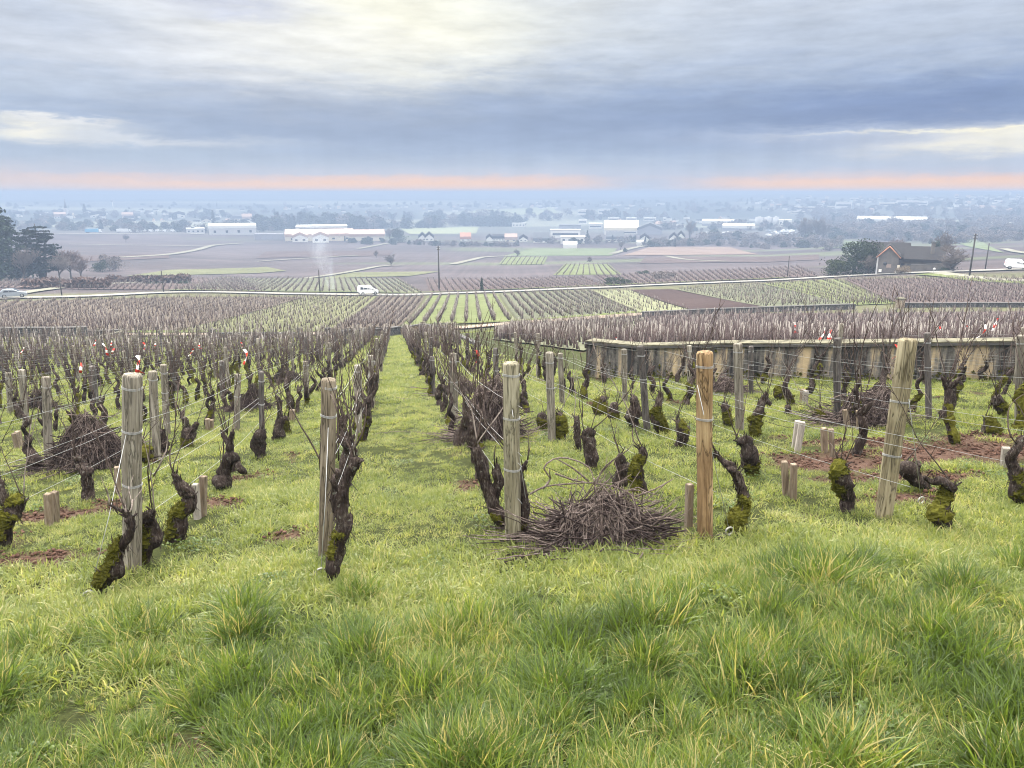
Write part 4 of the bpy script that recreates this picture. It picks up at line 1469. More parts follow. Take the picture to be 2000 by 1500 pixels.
# ------------------------------------------------------------ red and white marker tape tied to the wires
TAPES = [  # u, v (middle), length px, distance, label
    (268, 712, 34, 8.0, "orange-red and white tape hanging above the leftmost big post"),
    (157, 722, 26, 8.5, "short red and white tape tied to a pale bent cane on the left"),
    (206, 683, 26, 17, "red tape with a white tail in the far left rows"),
    (219, 688, 16, 17, "small white tape right of the red tape with a white tail"),
    (43, 685, 14, 18, "pair of white tape ends near the left edge"),
    (184, 672, 16, 22, "white tape at the top of the left rows"),
    (217, 672, 12, 23, "tiny tape right of the white tape at the top of the left rows"),
    (281, 678, 18, 20, "pale red tape above and right of the leftmost big post"),
    (302, 676, 12, 22, "tiny white tape right of the pale red tape"),
    (373, 688, 16, 17, "short red and white tape left of the folded red tape"),
    (478, 697, 30, 13, "folded red and white tape left of the lane"),
    (472, 674, 12, 24, "tiny red tape above the folded red and white tape"),
    (389, 676, 12, 24, "tiny red tape by the end of the low sloping wall"),
    (931, 697, 26, 11, "bright red tag on the dark post right of the lane"),
    (1606, 652, 26, 24, "red and white tape, left of a slanting pair behind the right wall"),
    (1618, 659, 30, 24, "red and white tape, right of a slanting pair behind the right wall"),
    (1912, 652, 42, 20, "large red and white striped tape standing over the right wall"),
    (1751, 688, 28, 5.6, "red tape beside the top of the leaning post"),
    (1552, 640, 22, 30, "thin red and white tape behind the wall, left of the slanting pair"),
    (1831, 648, 22, 30, "thin red and white tape behind the wall left of the large striped one"),
    (1886, 638, 12, 34, "small white tape behind the wall, near the large striped one"),
    (1943, 634, 26, 34, "red and white tape strung out at the far right behind the wall"),
    (1178, 672, 18, 26, "small red tape at the left end of the right wall"),
    (1203, 664, 14, 30, "tiny red and white tape above the left end of the right wall"),
]
for i, (u, v, L, D, lab) in enumerate(TAPES):
    C = Vector(at_dist(u, v, D))
    dep = proj(C)[2]
    s = L * dep / FPX
    w = min(0.06, max(0.022, s * 0.20))
    mb = MB()
    ks = 12
    rr2 = random.Random(300 + i)
    ang = rr2.uniform(-0.5, 0.5)
    a0 = rr2.uniform(0, 3)
    for j in range(ks):
        for side in (0, 1) if i % 3 == 0 else (0,):
            def pt(t):
                q = Vector((math.sin(ang) * (t - .5) * s + 0.14 * s * math.sin(t * 4 + side * 2), 0.03 * math.sin(t * 5 + a0), (0.5 - t) * s * math.cos(ang)))
                return q + Vector((side * w * 1.3 * (t), 0, 0))
            t0, t1 = j / ks, (j + 1) / ks
            wa = Vector((math.cos(a0 + t0 * 2.2), math.sin(a0 + t0 * 2.2), 0.15)) * w * 0.5
            wb = Vector((math.cos(a0 + t1 * 2.2), math.sin(a0 + t1 * 2.2), 0.15)) * w * 0.5
            th = Vector((0, 0.0012, 0))
            p0, p1 = pt(t0), pt(t1)
            mb.add([p0 - wa, p0 + wa, p1 + wb, p1 - wb, p0 - wa + th, p0 + wa + th, p1 + wb + th, p1 - wb + th], [(0, 1, 2, 3), (7, 6, 5, 4), (0, 4, 5, 1), (1, 5, 6, 2), (2, 6, 7, 3), (3, 7, 4, 0)], (j // 3 + (i % 2)) % 2 if i != 13 and i != 17 else 1)
    o = mb.build("marker_tape", [M_TAPE_W, M_TAPE_R], None, C)
    tag(o, lab, "tape", "red and white marker tapes")
# ------------------------------------------------------------ grass
def grass_material(name, stops, dry, transl=0.35, patch=1.0):
    m, nt, b, K = new_mat(name)
    oi = N(nt, 'ShaderNodeObjectInfo')
    b.inputs['IOR'].default_value = 1.4
    geo = N(nt, 'ShaderNodeNewGeometry')
    at = N(nt, 'ShaderNodeAttribute', attribute_name='blade')
    hg = N(nt, 'ShaderNodeAttribute', attribute_name='tip')
    n1 = K.noise(geo.outputs['Position'], 1.6, 4, 0.65)
    n2 = K.noise(geo.outputs['Position'], 5.5, 3, 0.6)
    f = K.m('ADD', K.m('ADD', K.m('MULTIPLY', K.m('SUBTRACT', n1, 0.5), 1.3 * patch), K.m('MULTIPLY', K.m('SUBTRACT', n2, 0.5), 0.8)),
            K.m('ADD', K.m('MULTIPLY', oi.outputs['Random'], 0.25), K.m('MULTIPLY', at.outputs['Fac'], 0.55)))
    f = K.m('ADD', f, 0.10)
    c = K.ramp(f, stops)
    dryf = K.m('MULTIPLY', K.m('GREATER_THAN', K.m('ADD', at.outputs['Fac'], K.m('MULTIPLY', K.m('SUBTRACT', n1, 0.5), 0.8)), 0.935), 0.75)
    c = K.mix(dryf, c, dry)
    # blades go from a pale, yellowish sheath to a green leaf
    c = K.mix(K.m('MULTIPLY', K.m('SUBTRACT', 1.0, hg.outputs['Fac']), 0.35), c, (0.16, 0.17, 0.05))
    nt.links.new(c, b.inputs['Base Color'])
    b.inputs['Roughness'].default_value = 0.34
    b.inputs['Specular IOR Level'].default_value = 0.5
    tr = N(nt, 'ShaderNodeBsdfTranslucent')
    mv = N(nt, 'ShaderNodeVectorMath', operation='MULTIPLY')
    nt.links.new(c, mv.inputs[0])
    mv.inputs[1].default_value = (1.8, 1.68, 1.05)
    nt.links.new(mv.outputs[0], tr.inputs[0])
    mx = N(nt, 'ShaderNodeMixShader')
    mx.inputs[0].default_value = transl
    nt.links.new(b.outputs[0], mx.inputs[1])
    nt.links.new(tr.outputs[0], mx.inputs[2])
    nt.links.new(mx.outputs[0], nt.nodes['Material Output'].inputs[0])
    return m


M_GRASS_T = grass_material("verge grass", [(0.0, (0.012, 0.030, 0.005)), (0.4, (0.046, 0.092, 0.013)), (0.75, (0.125, 0.188, 0.031)), (1.0, (0.25, 0.265, 0.07))], (0.40, 0.33, 0.16), 0.42)
M_GRASS_S = grass_material("sward", [(0.0, (0.065, 0.105, 0.024)), (0.4, (0.15, 0.195, 0.048)), (0.75, (0.265, 0.30, 0.095)), (1.0, (0.37, 0.38, 0.155))], (0.42, 0.38, 0.20), 0.5)
M_WEED = grass_material("low leafy weeds", [(0.0, (0.03, 0.058, 0.009)), (0.5, (0.062, 0.10, 0.014)), (1.0, (0.11, 0.15, 0.025))], (0.10, 0.17, 0.05), 0.3)


def tuft(name, n, spread, lmin, lmax, width, lean, curl, mat, seed, segs=4, comb=(0, 0)):
    rr = random.Random(seed)
    V, F, A, T = [], [], [], []
    for _ in range(n):
        a, q = rr.uniform(0, 6.283), math.sqrt(rr.random()) * spread
        p = np.array((q * math.cos(a), q * math.sin(a), -0.01))
        L = rr.uniform(lmin, lmax) * (1 - 0.35 * q / spread)
        da = a + rr.gauss(0, 0.9)
        tilt = abs(rr.gauss(0, lean)) + lean * 0.5 * q / spread
        ca, sa = math.cos(da), math.sin(da)
        side = np.array((-sa, ca, 0)) * width * rr.uniform(0.6, 1.25) * 0.5
        tw = rr.uniform(-0.8, 0.8)
        side = side * math.cos(tw) + np.array((ca, sa, 0)) * width * 0.5 * math.sin(tw)
        bl = rr.random()
        c = curl * rr.uniform(0.3, 1.5)
        base = len(V)
        pos = p.copy()
        ang = tilt
        for s in range(segs + 1):
            t = s / segs
            w = (1 - t ** 1.7) if s < segs else 0.0
            w = min(1, 0.55 + 1.6 * t) * w
            if s < segs:
                V += [pos - side * w, pos + side * w]
                A += [bl, bl]
                T += [t, t]
            else:
                V.append(pos)
                A.append(bl)
                T.append(1)
            d = np.array((ca * math.sin(ang) + comb[0] * t, sa * math.sin(ang) + comb[1] * t, math.cos(ang)))
            pos = pos + d / np.linalg.norm(d) * L / segs
            ang += c / segs
        for s in range(segs - 1):
            k = base + 2 * s
            F.append((k, k + 1, k + 3, k + 2))
        k = base + 2 * (segs - 1)
        F.append((k, k + 1, k + 2))
    me = bpy.data.meshes.new(name)
    me.from_pydata([tuple(p) for p in V], [], F)
    me.materials.append(mat)
    me.polygons.foreach_set('use_smooth', [True] * len(F))
    me.attributes.new('blade', 'FLOAT', 'POINT').data.foreach_set('value', np.array(A, np.float32))
    me.attributes.new('tip', 'FLOAT', 'POINT').data.foreach_set('value', np.array(T, np.float32))
    me.update()
    return me


def weed(name, n, spread, size, mat, seed):
    """clover-like rosette of small round leaves on short stalks"""
    rr = random.Random(seed)
    V, F, A, T = [], [], [], []
    for _ in range(n):
        a, q = rr.uniform(0, 6.283), math.sqrt(rr.random()) * spread
        c = np.array((q * math.cos(a), q * math.sin(a), rr.uniform(0.012, 0.05) * (1 - 0.4 * q / spread)))
        r = size * rr.uniform(0.6, 1.2)
        nx, ny = rr.gauss(0, .35), rr.gauss(0, .35)
        bl = rr.random()
        b0 = len(V)
        k = 6
        V.append(c)
        for j in range(k):
            t = 6.283 * j / k
            rj = r * (0.75 + 0.25 * (j % 2))
            V.append(c + np.array((rj * math.cos(t), rj * math.sin(t), rj * (nx * math.cos(t) + ny * math.sin(t)) - 0.25 * r)))
        A += [bl] * (k + 1)
        T += [1.0] * (k + 1)
        F += [(b0, b0 + 1 + j, b0 + 1 + (j + 1) % k) for j in range(k)]
    me = bpy.data.meshes.new(name)
    me.from_pydata([tuple(p) for p in V], [], F)
    me.materials.append(mat)
    me.attributes.new('blade', 'FLOAT', 'POINT').data.foreach_set('value', np.array(A, np.float32))
    me.attributes.new('tip', 'FLOAT', 'POINT').data.foreach_set('value', np.array(T, np.float32))
    me.update()
    return me


def scatter(name, meshes, P, rot, sc, idx, kind='stuff', label=None, cat=None):
    """one object: the meshes instanced on points P with euler rotations, scales and a chosen mesh each"""
    col = bpy.data.collections.new(name + " sources")
    for i, me in enumerate(meshes):
        o = bpy.data.objects.new("%s_%02d" % (name, i), me)
        col.objects.link(o)
    me = bpy.data.meshes.new(name)
    P = np.asarray(P, np.float32)
    me.vertices.add(len(P))
    me.vertices.foreach_set('co', P.ravel())
    me.attributes.new('rot', 'FLOAT_VECTOR', 'POINT').data.foreach_set('vector', np.asarray(rot, np.float32).ravel())
    sc = np.asarray(sc, np.float32)
    if sc.ndim == 1:
        sc = np.repeat(sc[:, None], 3, 1)
    me.attributes.new('siz', 'FLOAT_VECTOR', 'POINT').data.foreach_set('vector', sc.ravel())
    me.attributes.new('pick', 'INT', 'POINT').data.foreach_set('value', np.asarray(idx, np.int32))
    ob = link_mesh(name, me)
    ng = bpy.data.node_groups.new(name, 'GeometryNodeTree')
    ng.interface.new_socket("Geometry", in_out='INPUT', socket_type='NodeSocketGeometry')
    ng.interface.new_socket("Geometry", in_out='OUTPUT', socket_type='NodeSocketGeometry')
    gi, go = ng.nodes.new('NodeGroupInput'), ng.nodes.new('NodeGroupOutput')
    iop = ng.nodes.new('GeometryNodeInstanceOnPoints')
    ci = ng.nodes.new('GeometryNodeCollectionInfo')
    ci.inputs['Collection'].default_value = col
    ci.inputs['Separate Children'].default_value = True
    ci.inputs['Reset Children'].default_value = True

    def named(attr, typ):
        n = ng.nodes.new('GeometryNodeInputNamedAttribute')
        n.data_type = typ
        n.inputs[0].default_value = attr
        return n.outputs[0]
    L = ng.links.new
    L(gi.outputs[0], iop.inputs['Points'])
    L(ci.outputs[0], iop.inputs['Instance'])
    iop.inputs['Pick Instance'].default_value = True
    L(named('pick', 'INT'), iop.inputs['Instance Index'])
    e2r = ng.nodes.new('FunctionNodeEulerToRotation')
    L(named('rot', 'FLOAT_VECTOR'), e2r.inputs[0])
    L(e2r.outputs[0], iop.inputs['Rotation'])
    L(named('siz', 'FLOAT_VECTOR'), iop.inputs['Scale'])
    L(iop.outputs[0], go.inputs[0])
    md = ob.modifiers.new("scatter", 'NODES')
    md.node_group = ng
    return tag(ob, label, cat, None, kind)


G = np.random.default_rng(3)


def wedge(y0, y1, dens, margin=2.3):
    """random plan points in the part of the field of view between two distances"""
    hw = 0.80 * y1 + margin
    n = int(dens * 2 * hw * (y1 - y0))
    x, y = G.uniform(-hw, hw, n), G.uniform(y0, y1, n)
    k = np.abs(x) < 0.78 * y + margin
    return x[k], y[k]


def scatter_grass():
    tall = [tuft("tall", 75, 0.075, 0.085, 0.265, 0.0070, 0.42, 1.05, M_GRASS_T, 200 + i, 5, (0.22, -0.04) if i % 2 else (-0.1, -0.12)) for i in range(7)]
    short = [tuft("short", 70, 0.10, 0.035, 0.10, 0.0062, 0.7, 1.3, M_GRASS_S, 220 + i, 3) for i in range(6)]
    weeds = [weed("weed", 60, 0.09, 0.0085, M_WEED, 240 + i) for i in range(3)]
    # verge
    P, Rr, Sc, I = [], [], [], []

    def put(x, y, s, lo, hi, tilt=0.12, dz=0.0):
        n = len(x)
        P.append(np.stack([x, y, height(x, y) + dz], -1))
        Rr.append(np.stack([G.normal(0, tilt, n), G.normal(0, tilt, n), G.uniform(-3.2, 3.2, n)], -1))
        Sc.append(np.stack([s * G.uniform(.9, 1.1, n), s * G.uniform(.9, 1.1, n), s], -1))
        I.append(G.integers(lo, hi, n))

    def flush(name, meshes):
        scatter(name, meshes, np.concatenate(P), np.concatenate(Rr), np.concatenate(Sc), np.concatenate(I))
        P.clear(), Rr.clear(), Sc.clear(), I.clear()

    x, y = wedge(0.5, 4.6, 240)
    edge = 3.62 + 0.02 * x + 0.25 * vnoise(x / 0.7, y * 0, 33)
    left = np.clip((-x - 0.4) / 1.2, 0, 1)          # the tall growth thins out in front of the left-hand rows
    keep = (y < edge) & (G.random(len(x)) > 0.35 * left * (y > 2.8))
    keep &= soil_mask(x, y) < 0.5
    x, y = x[keep], y[keep]
    h = 0.56 + 0.34 * vnoise(x / 0.55, y / 0.42, 31) + 0.18 * vnoise(x / 0.2, y / 0.2, 32)
    h = np.clip(h, 0.32, 0.95) * (1 - 0.35 * np.clip((-x - 0.4) / 1.2, 0, 1) * (y > 2.6)) * np.where(y > 3.3, 0.85, 1)
    put(x, y, h, 0, 7, 0.10)
    # tussocks: blades leaning out from a shared foot
    cx, cy_ = wedge(0.5, 3.9, 8.0)
    for a, b in zip(cx, cy_):
        if b > 3.62 + 0.02 * a + 0.2 * G.normal() or (a < -0.4 and b > 2.7 and G.random() < .6):
            continue
        n = G.integers(9, 24)
        R0 = G.uniform(.09, .24)
        q = np.sqrt(G.random(n))
        th = G.uniform(-3.14, 3.14, n)
        xx, yy = a + R0 * q * np.cos(th), b + R0 * q * np.sin(th)
        hh = G.uniform(.65, 1.3) * (1.1 - .35 * q)
        P.append(np.stack([xx, yy, height(xx, yy)], -1))
        Rr.append(np.stack([G.normal(0, .08, n), .55 * q + G.normal(0, .1, n), th], -1))
        Sc.append(np.stack([hh, hh, hh], -1))
        I.append(G.integers(0, 7, n))
    flush("grass", tall)
    x, y = wedge(2.6, 4.4, 120)
    k = soil_mask(x, y) < 0.5
    x, y = x[k], y[k]
    put(x, y, G.uniform(.8, 1.6, len(x)), 0, 6, 0.2)
    flush("undergrass", short)
    # sward of the lanes: thick near the camera, thinner and larger tufts away from it
    for y0, y1, d, k in ((3.0, 7.0, 230, 1.0), (7.0, 12, 120, 1.1), (12, 22, 62, 1.45), (22, 38, 26, 2.0), (38, 62, 11, 2.8)):
        x, y = wedge(y0, y1, d, 3.0)
        dens = 0.75 + 0.5 * vnoise(x / 0.8, y / 0.8, 41)
        s = x + ROWK * y
        kk = np.abs(((s - ROW0) / ROWGAP + 0.5) % 1.0 - 0.5) * ROWGAP
        under = np.exp(-(kk / 0.16) ** 2) * 0.4
        keep = (G.random(len(x)) < dens - under) & (soil_mask(x, y) < 0.4)
        keep &= np.array([inside_plot(a, b, -0.2) for a, b in zip(x, y)])
        if y0 < 4:
            keep &= y > 3.5 + 0.02 * x
        x, y = x[keep], y[keep]
        h = k * np.clip(0.95 + 0.4 * vnoise(x / 0.5, y / 0.5, 42) + 0.25 * vnoise(x / 1.9, y / 1.9, 43), 0.5, 1.7)
        put(x, y, h, 0, 6, 0.15)
    flush("sward", short)
    x, y = wedge(1.2, 9.0, 9, 2.0)
    keep = (vnoise(x / 0.55, y / 0.4, 51) > 0.35) & (soil_mask(x, y) < 0.5)
    x, y = x[keep], y[keep]
    put(x, y, G.uniform(0.7, 1.4, len(x)), 0, 3, 0.1, 0.01)
    flush("low_weeds", weeds)


scatter_grass()


def scatter_clods():
    """crumbs of red-brown earth on the bare patches"""
    src = []
    m = plain("earth clods", (0.088, 0.052, 0.040), 1.0, 0.6, 20, 0.5, obj_var=0.7, spec=0.05)
    for i in range(4):
        rr = random.Random(500 + i)
        mb = MB()
        for _ in range(14):
            r = rr.uniform(.003, .013)
            c = (rr.uniform(-.09, .09), rr.uniform(-.09, .09), r * .3)
            n0 = len(mb.v)
            mb.ball(c, r, 6, 4, 0, (rr.uniform(.7, 1.3), rr.uniform(.7, 1.3), rr.uniform(.5, .9)))
            for k in range(n0, len(mb.v)):
                p = Vector(mb.v[k])
                mb.v[k] = tuple(p + (p - Vector(c)) * 0.45 * nz(p.x * 90, p.y * 90, p.z * 90 + i))
        src.append(mb.mesh("clod", m))
    x, y = wedge(1.5, 16, 110, .6)
    sm = soil_mask(x, y)
    k = (sm > .45) & (G.random(len(x)) < 0.85)
    x, y = x[k], y[k]
    n = len(x)
    scatter("soil_clods", src, np.stack([x, y, height(x, y)], -1), np.stack([np.zeros(n), np.zeros(n), G.uniform(-3, 3, n)], -1), G.uniform(.6, 1.5, n), G.integers(0, 4, n))


scatter_clods()
# ------------------------------------------------------------ vines too many to count: far rows of the plot and the fields below
M_BARK_FAR = plain("far vine wood", (0.068, 0.054, 0.053), 0.95, 0.2, 5, obj_var=0.6, spec=0.05)
M_CANE_FAR = plain("far canes", (0.15, 0.117, 0.115), 0.9, 0.2, 5, obj_var=0.5, spec=0.05)
M_STAKE_FAR = plain("far stakes", (0.30, 0.275, 0.255), 0.9, 0.2, 5, obj_var=0.6, spec=0.05)


def clump(seed, thick=1.0, ncane=4, stake=True, hgt=1.1):
    rr = random.Random(seed)
    mb = MB()
    h = rr.uniform(0.32, 0.5)
    tx, ty = rr.uniform(-.1, .1), rr.uniform(-.1, .1)
    mb.tube([(0, 0, -.05), (tx * .4 + .04, ty * .4, h * .5), (tx, ty, h)], [.055 * thick, .05 * thick, .042 * thick], 5, True, 0)
    for i in range(ncane):
        a = rr.uniform(0, 6.28)
        q = rr.uniform(0.05, 0.26)
        L = rr.uniform(0.6, 1.0) * hgt
        st = (tx, ty, h - .03)
        md = (tx + q * .6 * math.cos(a), ty + q * .6 * math.sin(a), h + (L - h) * .5 + rr.uniform(-.08, .08))
        en = (tx + q * math.cos(a) + rr.uniform(-.1, .1), ty + q * math.sin(a), max(h + .2, L))
        mb.tube([st, md, en], [.009 * thick, .007 * thick, .005 * thick], 3, False, 1)
    if stake:
        x = rr.uniform(-.12, .12)
        mb.tube([(x, .06, 0), (x + rr.uniform(-.05, .05), .06, hgt * rr.uniform(.85, 1.1))], .013 * thick, 4, True, 2)
    return mb.mesh("clump", [M_BARK_FAR, M_CANE_FAR, M_STAKE_FAR])


CL_MID = [clump(400 + i, 0.9, 7, i % 4 != 0) for i in range(8)]
CL_FAR = [clump(420 + i, 0.95, 7, i % 3 != 0, 0.84) for i in range(6)]
CL_VFAR = [clump(440 + i, 1.4, 6, i % 3 != 0, 1.05) for i in range(5)]


def plant(name, pts, meshes, lo=0.85, hi=1.15, tilt=0.05):
    pts = np.asarray(pts, float)
    n = len(pts)
    if n == 0:
        return
    scatter(name, meshes, pts, np.stack([G.normal(0, tilt, n), G.normal(0, tilt, n), G.uniform(-3, 3, n)], -1), G.uniform(lo, hi, n), G.integers(0, len(meshes), n))


plant("far_vine_rows", [(x, y, z) for D, x, y, z, k in PLACES[N_IND:]], CL_MID)


# ------------------------------------------------------------ draped sheets
def quad_plan(q):
    return [ground(*p)[:2] for p in q]


def bil(c, s, t):
    (ax, ay), (bx, by), (cx, cy_), (dx, dy) = c
    return (ax * (1 - s) * (1 - t) + bx * s * (1 - t) + cx * s * t + dx * (1 - s) * t, ay * (1 - s) * (1 - t) + by * s * (1 - t) + cy_ * s * t + dy * (1 - s) * t)


def drape(name, q, mat, off=None, n=28, kind='structure'):
    c = quad_plan(q)
    s, t = np.meshgrid(np.linspace(0, 1, n), np.linspace(0, 1, n), indexing='ij')
    x, y = bil(c, s, t)
    D = np.hypot(x, y)
    z = height(x, y) + (0.05 + D * 0.0006 if off is None else off)
    V = np.stack([x, y, z], -1).reshape(-1, 3)
    i, j = np.meshgrid(np.arange(n - 1), np.arange(n - 1), indexing='ij')
    F = np.stack([i * n + j, (i + 1) * n + j, (i + 1) * n + j + 1, i * n + j + 1], -1).reshape(-1, 4)
    return tag(link_mesh(name, np_mesh(name, V, F, mat)), kind=kind)


def strip(name, uv, width, mat, off=None, step=4.0, plan=None):
    P = [ground(*p)[:2] for p in uv] if plan is None else plan
    C = spline([((p[0], p[1], 0), 1.0) for p in P], step)
    xy = C[:, :2]
    t = np.gradient(xy, axis=0)
    t /= np.linalg.norm(t, axis=1)[:, None] + 1e-9
    nrm = np.stack([-t[:, 1], t[:, 0]], -1)
    cols = []
    for k in np.linspace(-0.5, 0.5, 5):
        p = xy + nrm * width * k
        D = np.hypot(p[:, 0], p[:, 1])
        cols.append(np.concatenate([p, (height(p[:, 0], p[:, 1]) + (0.09 + D * 0.0009 if off is None else off))[:, None]], 1))
    V = np.stack(cols, 1).reshape(-1, 3)
    F = [(i * 5 + k, i * 5 + k + 1, i * 5 + k + 6, i * 5 + k + 5) for i in range(len(xy) - 1) for k in range(4)]
    return tag(link_mesh(name, np_mesh(name, V, np.array(F), mat)), kind='structure')


def field_mat(name, col, col2, scale=0.6, f2=0.06):
    m, nt, b, K = new_mat(name)
    P = N(nt, 'ShaderNodeNewGeometry').outputs['Position']
    n = K.m('ADD', K.m('MULTIPLY', K.noise(P, scale, 5, 0.7), 0.55), K.m('MULTIPLY', K.noise(P, f2, 4, 0.6), 0.45))
    nt.links.new(K.ramp(n, [(0.38, col), (0.62, col2)]), b.inputs['Base Color'])
    b.inputs['Roughness'].default_value = 1.0
    b.inputs['Specular IOR Level'].default_value = 0.0
    return m


M_F_DARK = field_mat("dark vineyard soil", (0.075, 0.062, 0.052), (0.14, 0.12, 0.10))
M_F_OLIVE = field_mat("olive vineyard floor", (0.10, 0.105, 0.06), (0.155, 0.16, 0.095))
M_F_GREEN = field_mat("green vineyard floor", (0.105, 0.122, 0.056), (0.155, 0.172, 0.09))
M_F_GREY = field_mat("grey green vineyard floor", (0.085, 0.092, 0.066), (0.145, 0.148, 0.105))
M_F_PALE = field_mat("pale vineyard floor", (0.14, 0.148, 0.092), (0.20, 0.208, 0.135))
M_F_SOIL = field_mat("bare ploughed soil", (0.042, 0.031, 0.031), (0.072, 0.054, 0.052), 1.5)
M_F_PURP = field_mat("purple brown vineyard soil", (0.070, 0.053, 0.053), (0.115, 0.092, 0.088))
M_F_TAN = field_mat("pinkish stubble", (0.15, 0.11, 0.095), (0.22, 0.175, 0.15))
M_F_MEADOW = field_mat("meadow", (0.105, 0.13, 0.075), (0.15, 0.175, 0.105))
M_F_WINTER = field_mat("pale winter crop", (0.20, 0.22, 0.14), (0.28, 0.30, 0.20))
M_ROAD = field_mat("pale worn asphalt", (0.22, 0.215, 0.20), (0.31, 0.30, 0.28), 2.0)
M_TRACK = field_mat("limestone track", (0.24, 0.195, 0.155), (0.34, 0.285, 0.235), 1.5)
M_TRACK_F = field_mat("pale track", (0.17, 0.165, 0.135), (0.24, 0.235, 0.195), 1.0)
M_VERGE = field_mat("grass verge", (0.09, 0.11, 0.042), (0.15, 0.17, 0.075), 1.2)


def vineyard(q, mat, meshes, gap=1.2, along=1.0, fine=0.72, lo=.85, hi=1.15, keep=1.0, jit=0.08, field=True):
    """a field with rows running from its near edge to its far edge"""
    if field:
        drape("field", q, mat)
    c = quad_plan(q)
    wid = 0.5 * (math.dist(c[0], c[1]) + math.dist(c[3], c[2]))
    ln = 0.5 * (math.dist(c[0], c[3]) + math.dist(c[1], c[2]))
    nr, npn = max(2, int(wid / gap / (fine if gap > 2.1 and jit > .06 else 0.9))), max(2, int(ln / along / fine))
    s, t = np.meshgrid((np.arange(nr) + .5) / nr, (np.arange(npn) + .5) / npn, indexing='ij')
    t = t + G.uniform(-.3, .3, t.shape) / npn
    x, y = bil(c, s, np.clip(t, 0, 1))
    x, y = x.ravel(), y.ravel()
    x = x + G.normal(0, jit, x.shape)
    k = G.random(x.shape) < keep
    z = height(x, y)
    u, v, d = proj((x, y, z))
    k &= (u > -300) & (u < 2300)
    plant("vine_rows", np.stack([x, y, z], -1)[k], meshes, lo, hi)


WFL, WFR = 640, 0
vineyard([(-380, 643), (322, 651), (592, 581), (-380, 595)], M_F_DARK, CL_FAR, 1.25, 1.2, keep=.95)
vineyard([(326, 651), (640, 647), (735, 580), (596, 581)], M_F_OLIVE, CL_FAR, 1.45, 1.3, keep=.85)
vineyard([(644, 645), (781, 638), (831, 579), (739, 580)], M_F_DARK, CL_FAR, 1.25, 1.1)
vineyard([(785, 637), (1008, 627), (972, 575), (836, 579)], M_F_GREEN, CL_FAR, 1.75, 0.5, jit=.05)
vineyard([(1012, 626), (1250, 613), (1154, 569), (977, 575)], M_F_GREY, CL_FAR, 1.5, 1.0)
vineyard([(1254, 612), (1344, 606), (1228, 567), (1158, 569)], M_F_PALE, CL_FAR, 1.8, 1.3, keep=.7)
drape("field", [(1347, 605), (1489, 600), (1312, 566), (1231, 567)], M_F_SOIL)
vineyard([(1492, 600), (1668, 596), (1480, 555), (1318, 566)], M_F_GREY, CL_FAR, 1.4, 1.2, keep=.8)
vineyard([(1672, 597), (1750, 594), (1640, 546), (1486, 555)], M_F_GREEN, CL_FAR, 1.5, 1.0, jit=.05)
vineyard([(1756, 593), (2450, 592), (2450, 556), (1648, 546)], M_F_PURP, CL_FAR, 1.25, 1.1)
# the upper vineyard beyond the right-hand wall
vineyard([(1150, 690), (1262, 619), (2500, 604), (2500, 700)], M_F_PURP, CL_FAR, 1.25, .8, keep=.9, jit=.12)
vineyard([(960, 664), (1000, 640), (1256, 621), (1140, 688)], M_F_GREY, CL_FAR, 1.25, .9, keep=.85, jit=.12)
# fields beyond the road
vineyard([(-100, 560), (520, 571), (470, 543), (-100, 552)], M_F_PURP, CL_VFAR, 2.2, 2.2)
vineyard([(330, 568), (830, 573), (780, 545), (430, 542)], M_F_GREY, CL_VFAR, 2.2, 2.0)
vineyard([(840, 573), (1190, 560), (1140, 541), (830, 545)], M_F_PURP, CL_VFAR, 2.4, 2.2)
vineyard([(1195, 559), (1600, 540), (1560, 520), (1160, 539)], M_F_PURP, CL_VFAR, 2.4, 2.2)
vineyard([(1080, 538), (1215, 537), (1190, 517), (1102, 517)], M_F_GREEN, CL_VFAR, 2.6, 1.4, jit=.05)
vineyard([(974, 517), (1062, 517), (1070, 502), (986, 502)], M_F_GREEN, CL_VFAR, 2.8, 1.6, jit=.05)
drape("field", [(620, 545), (800, 540), (860, 531), (690, 533)], M_F_OLIVE)
drape("field", [(245, 540), (560, 530), (520, 522), (330, 528)], M_F_OLIVE)
drape("field", [(985, 500), (1195, 500), (1205, 486), (1040, 486)], M_F_MEADOW)
drape("field", [(1215, 500), (1482, 498), (1425, 483), (1268, 483)], M_F_TAN)
drape("field", [(1885, 481), (1962, 495), (1915, 470), (1856, 463)], M_F_MEADOW)
drape("field", [(1600, 487), (1650, 485), (1700, 474), (1640, 470)], M_F_MEADOW)
drape("field", [(800, 458), (930, 457), (935, 444), (780, 446)], M_F_WINTER)
drape("field", [(900, 424), (1090, 418), (1080, 405), (930, 410)], M_F_WINTER)
for q in ([(-60, 520), (330, 505), (330, 497), (-60, 505)], [(500, 505), (760, 500), (770, 490), (520, 492)], [(1250, 515), (1600, 508), (1600, 498), (1260, 502)]):
    drape("field", q, M_F_PURP)

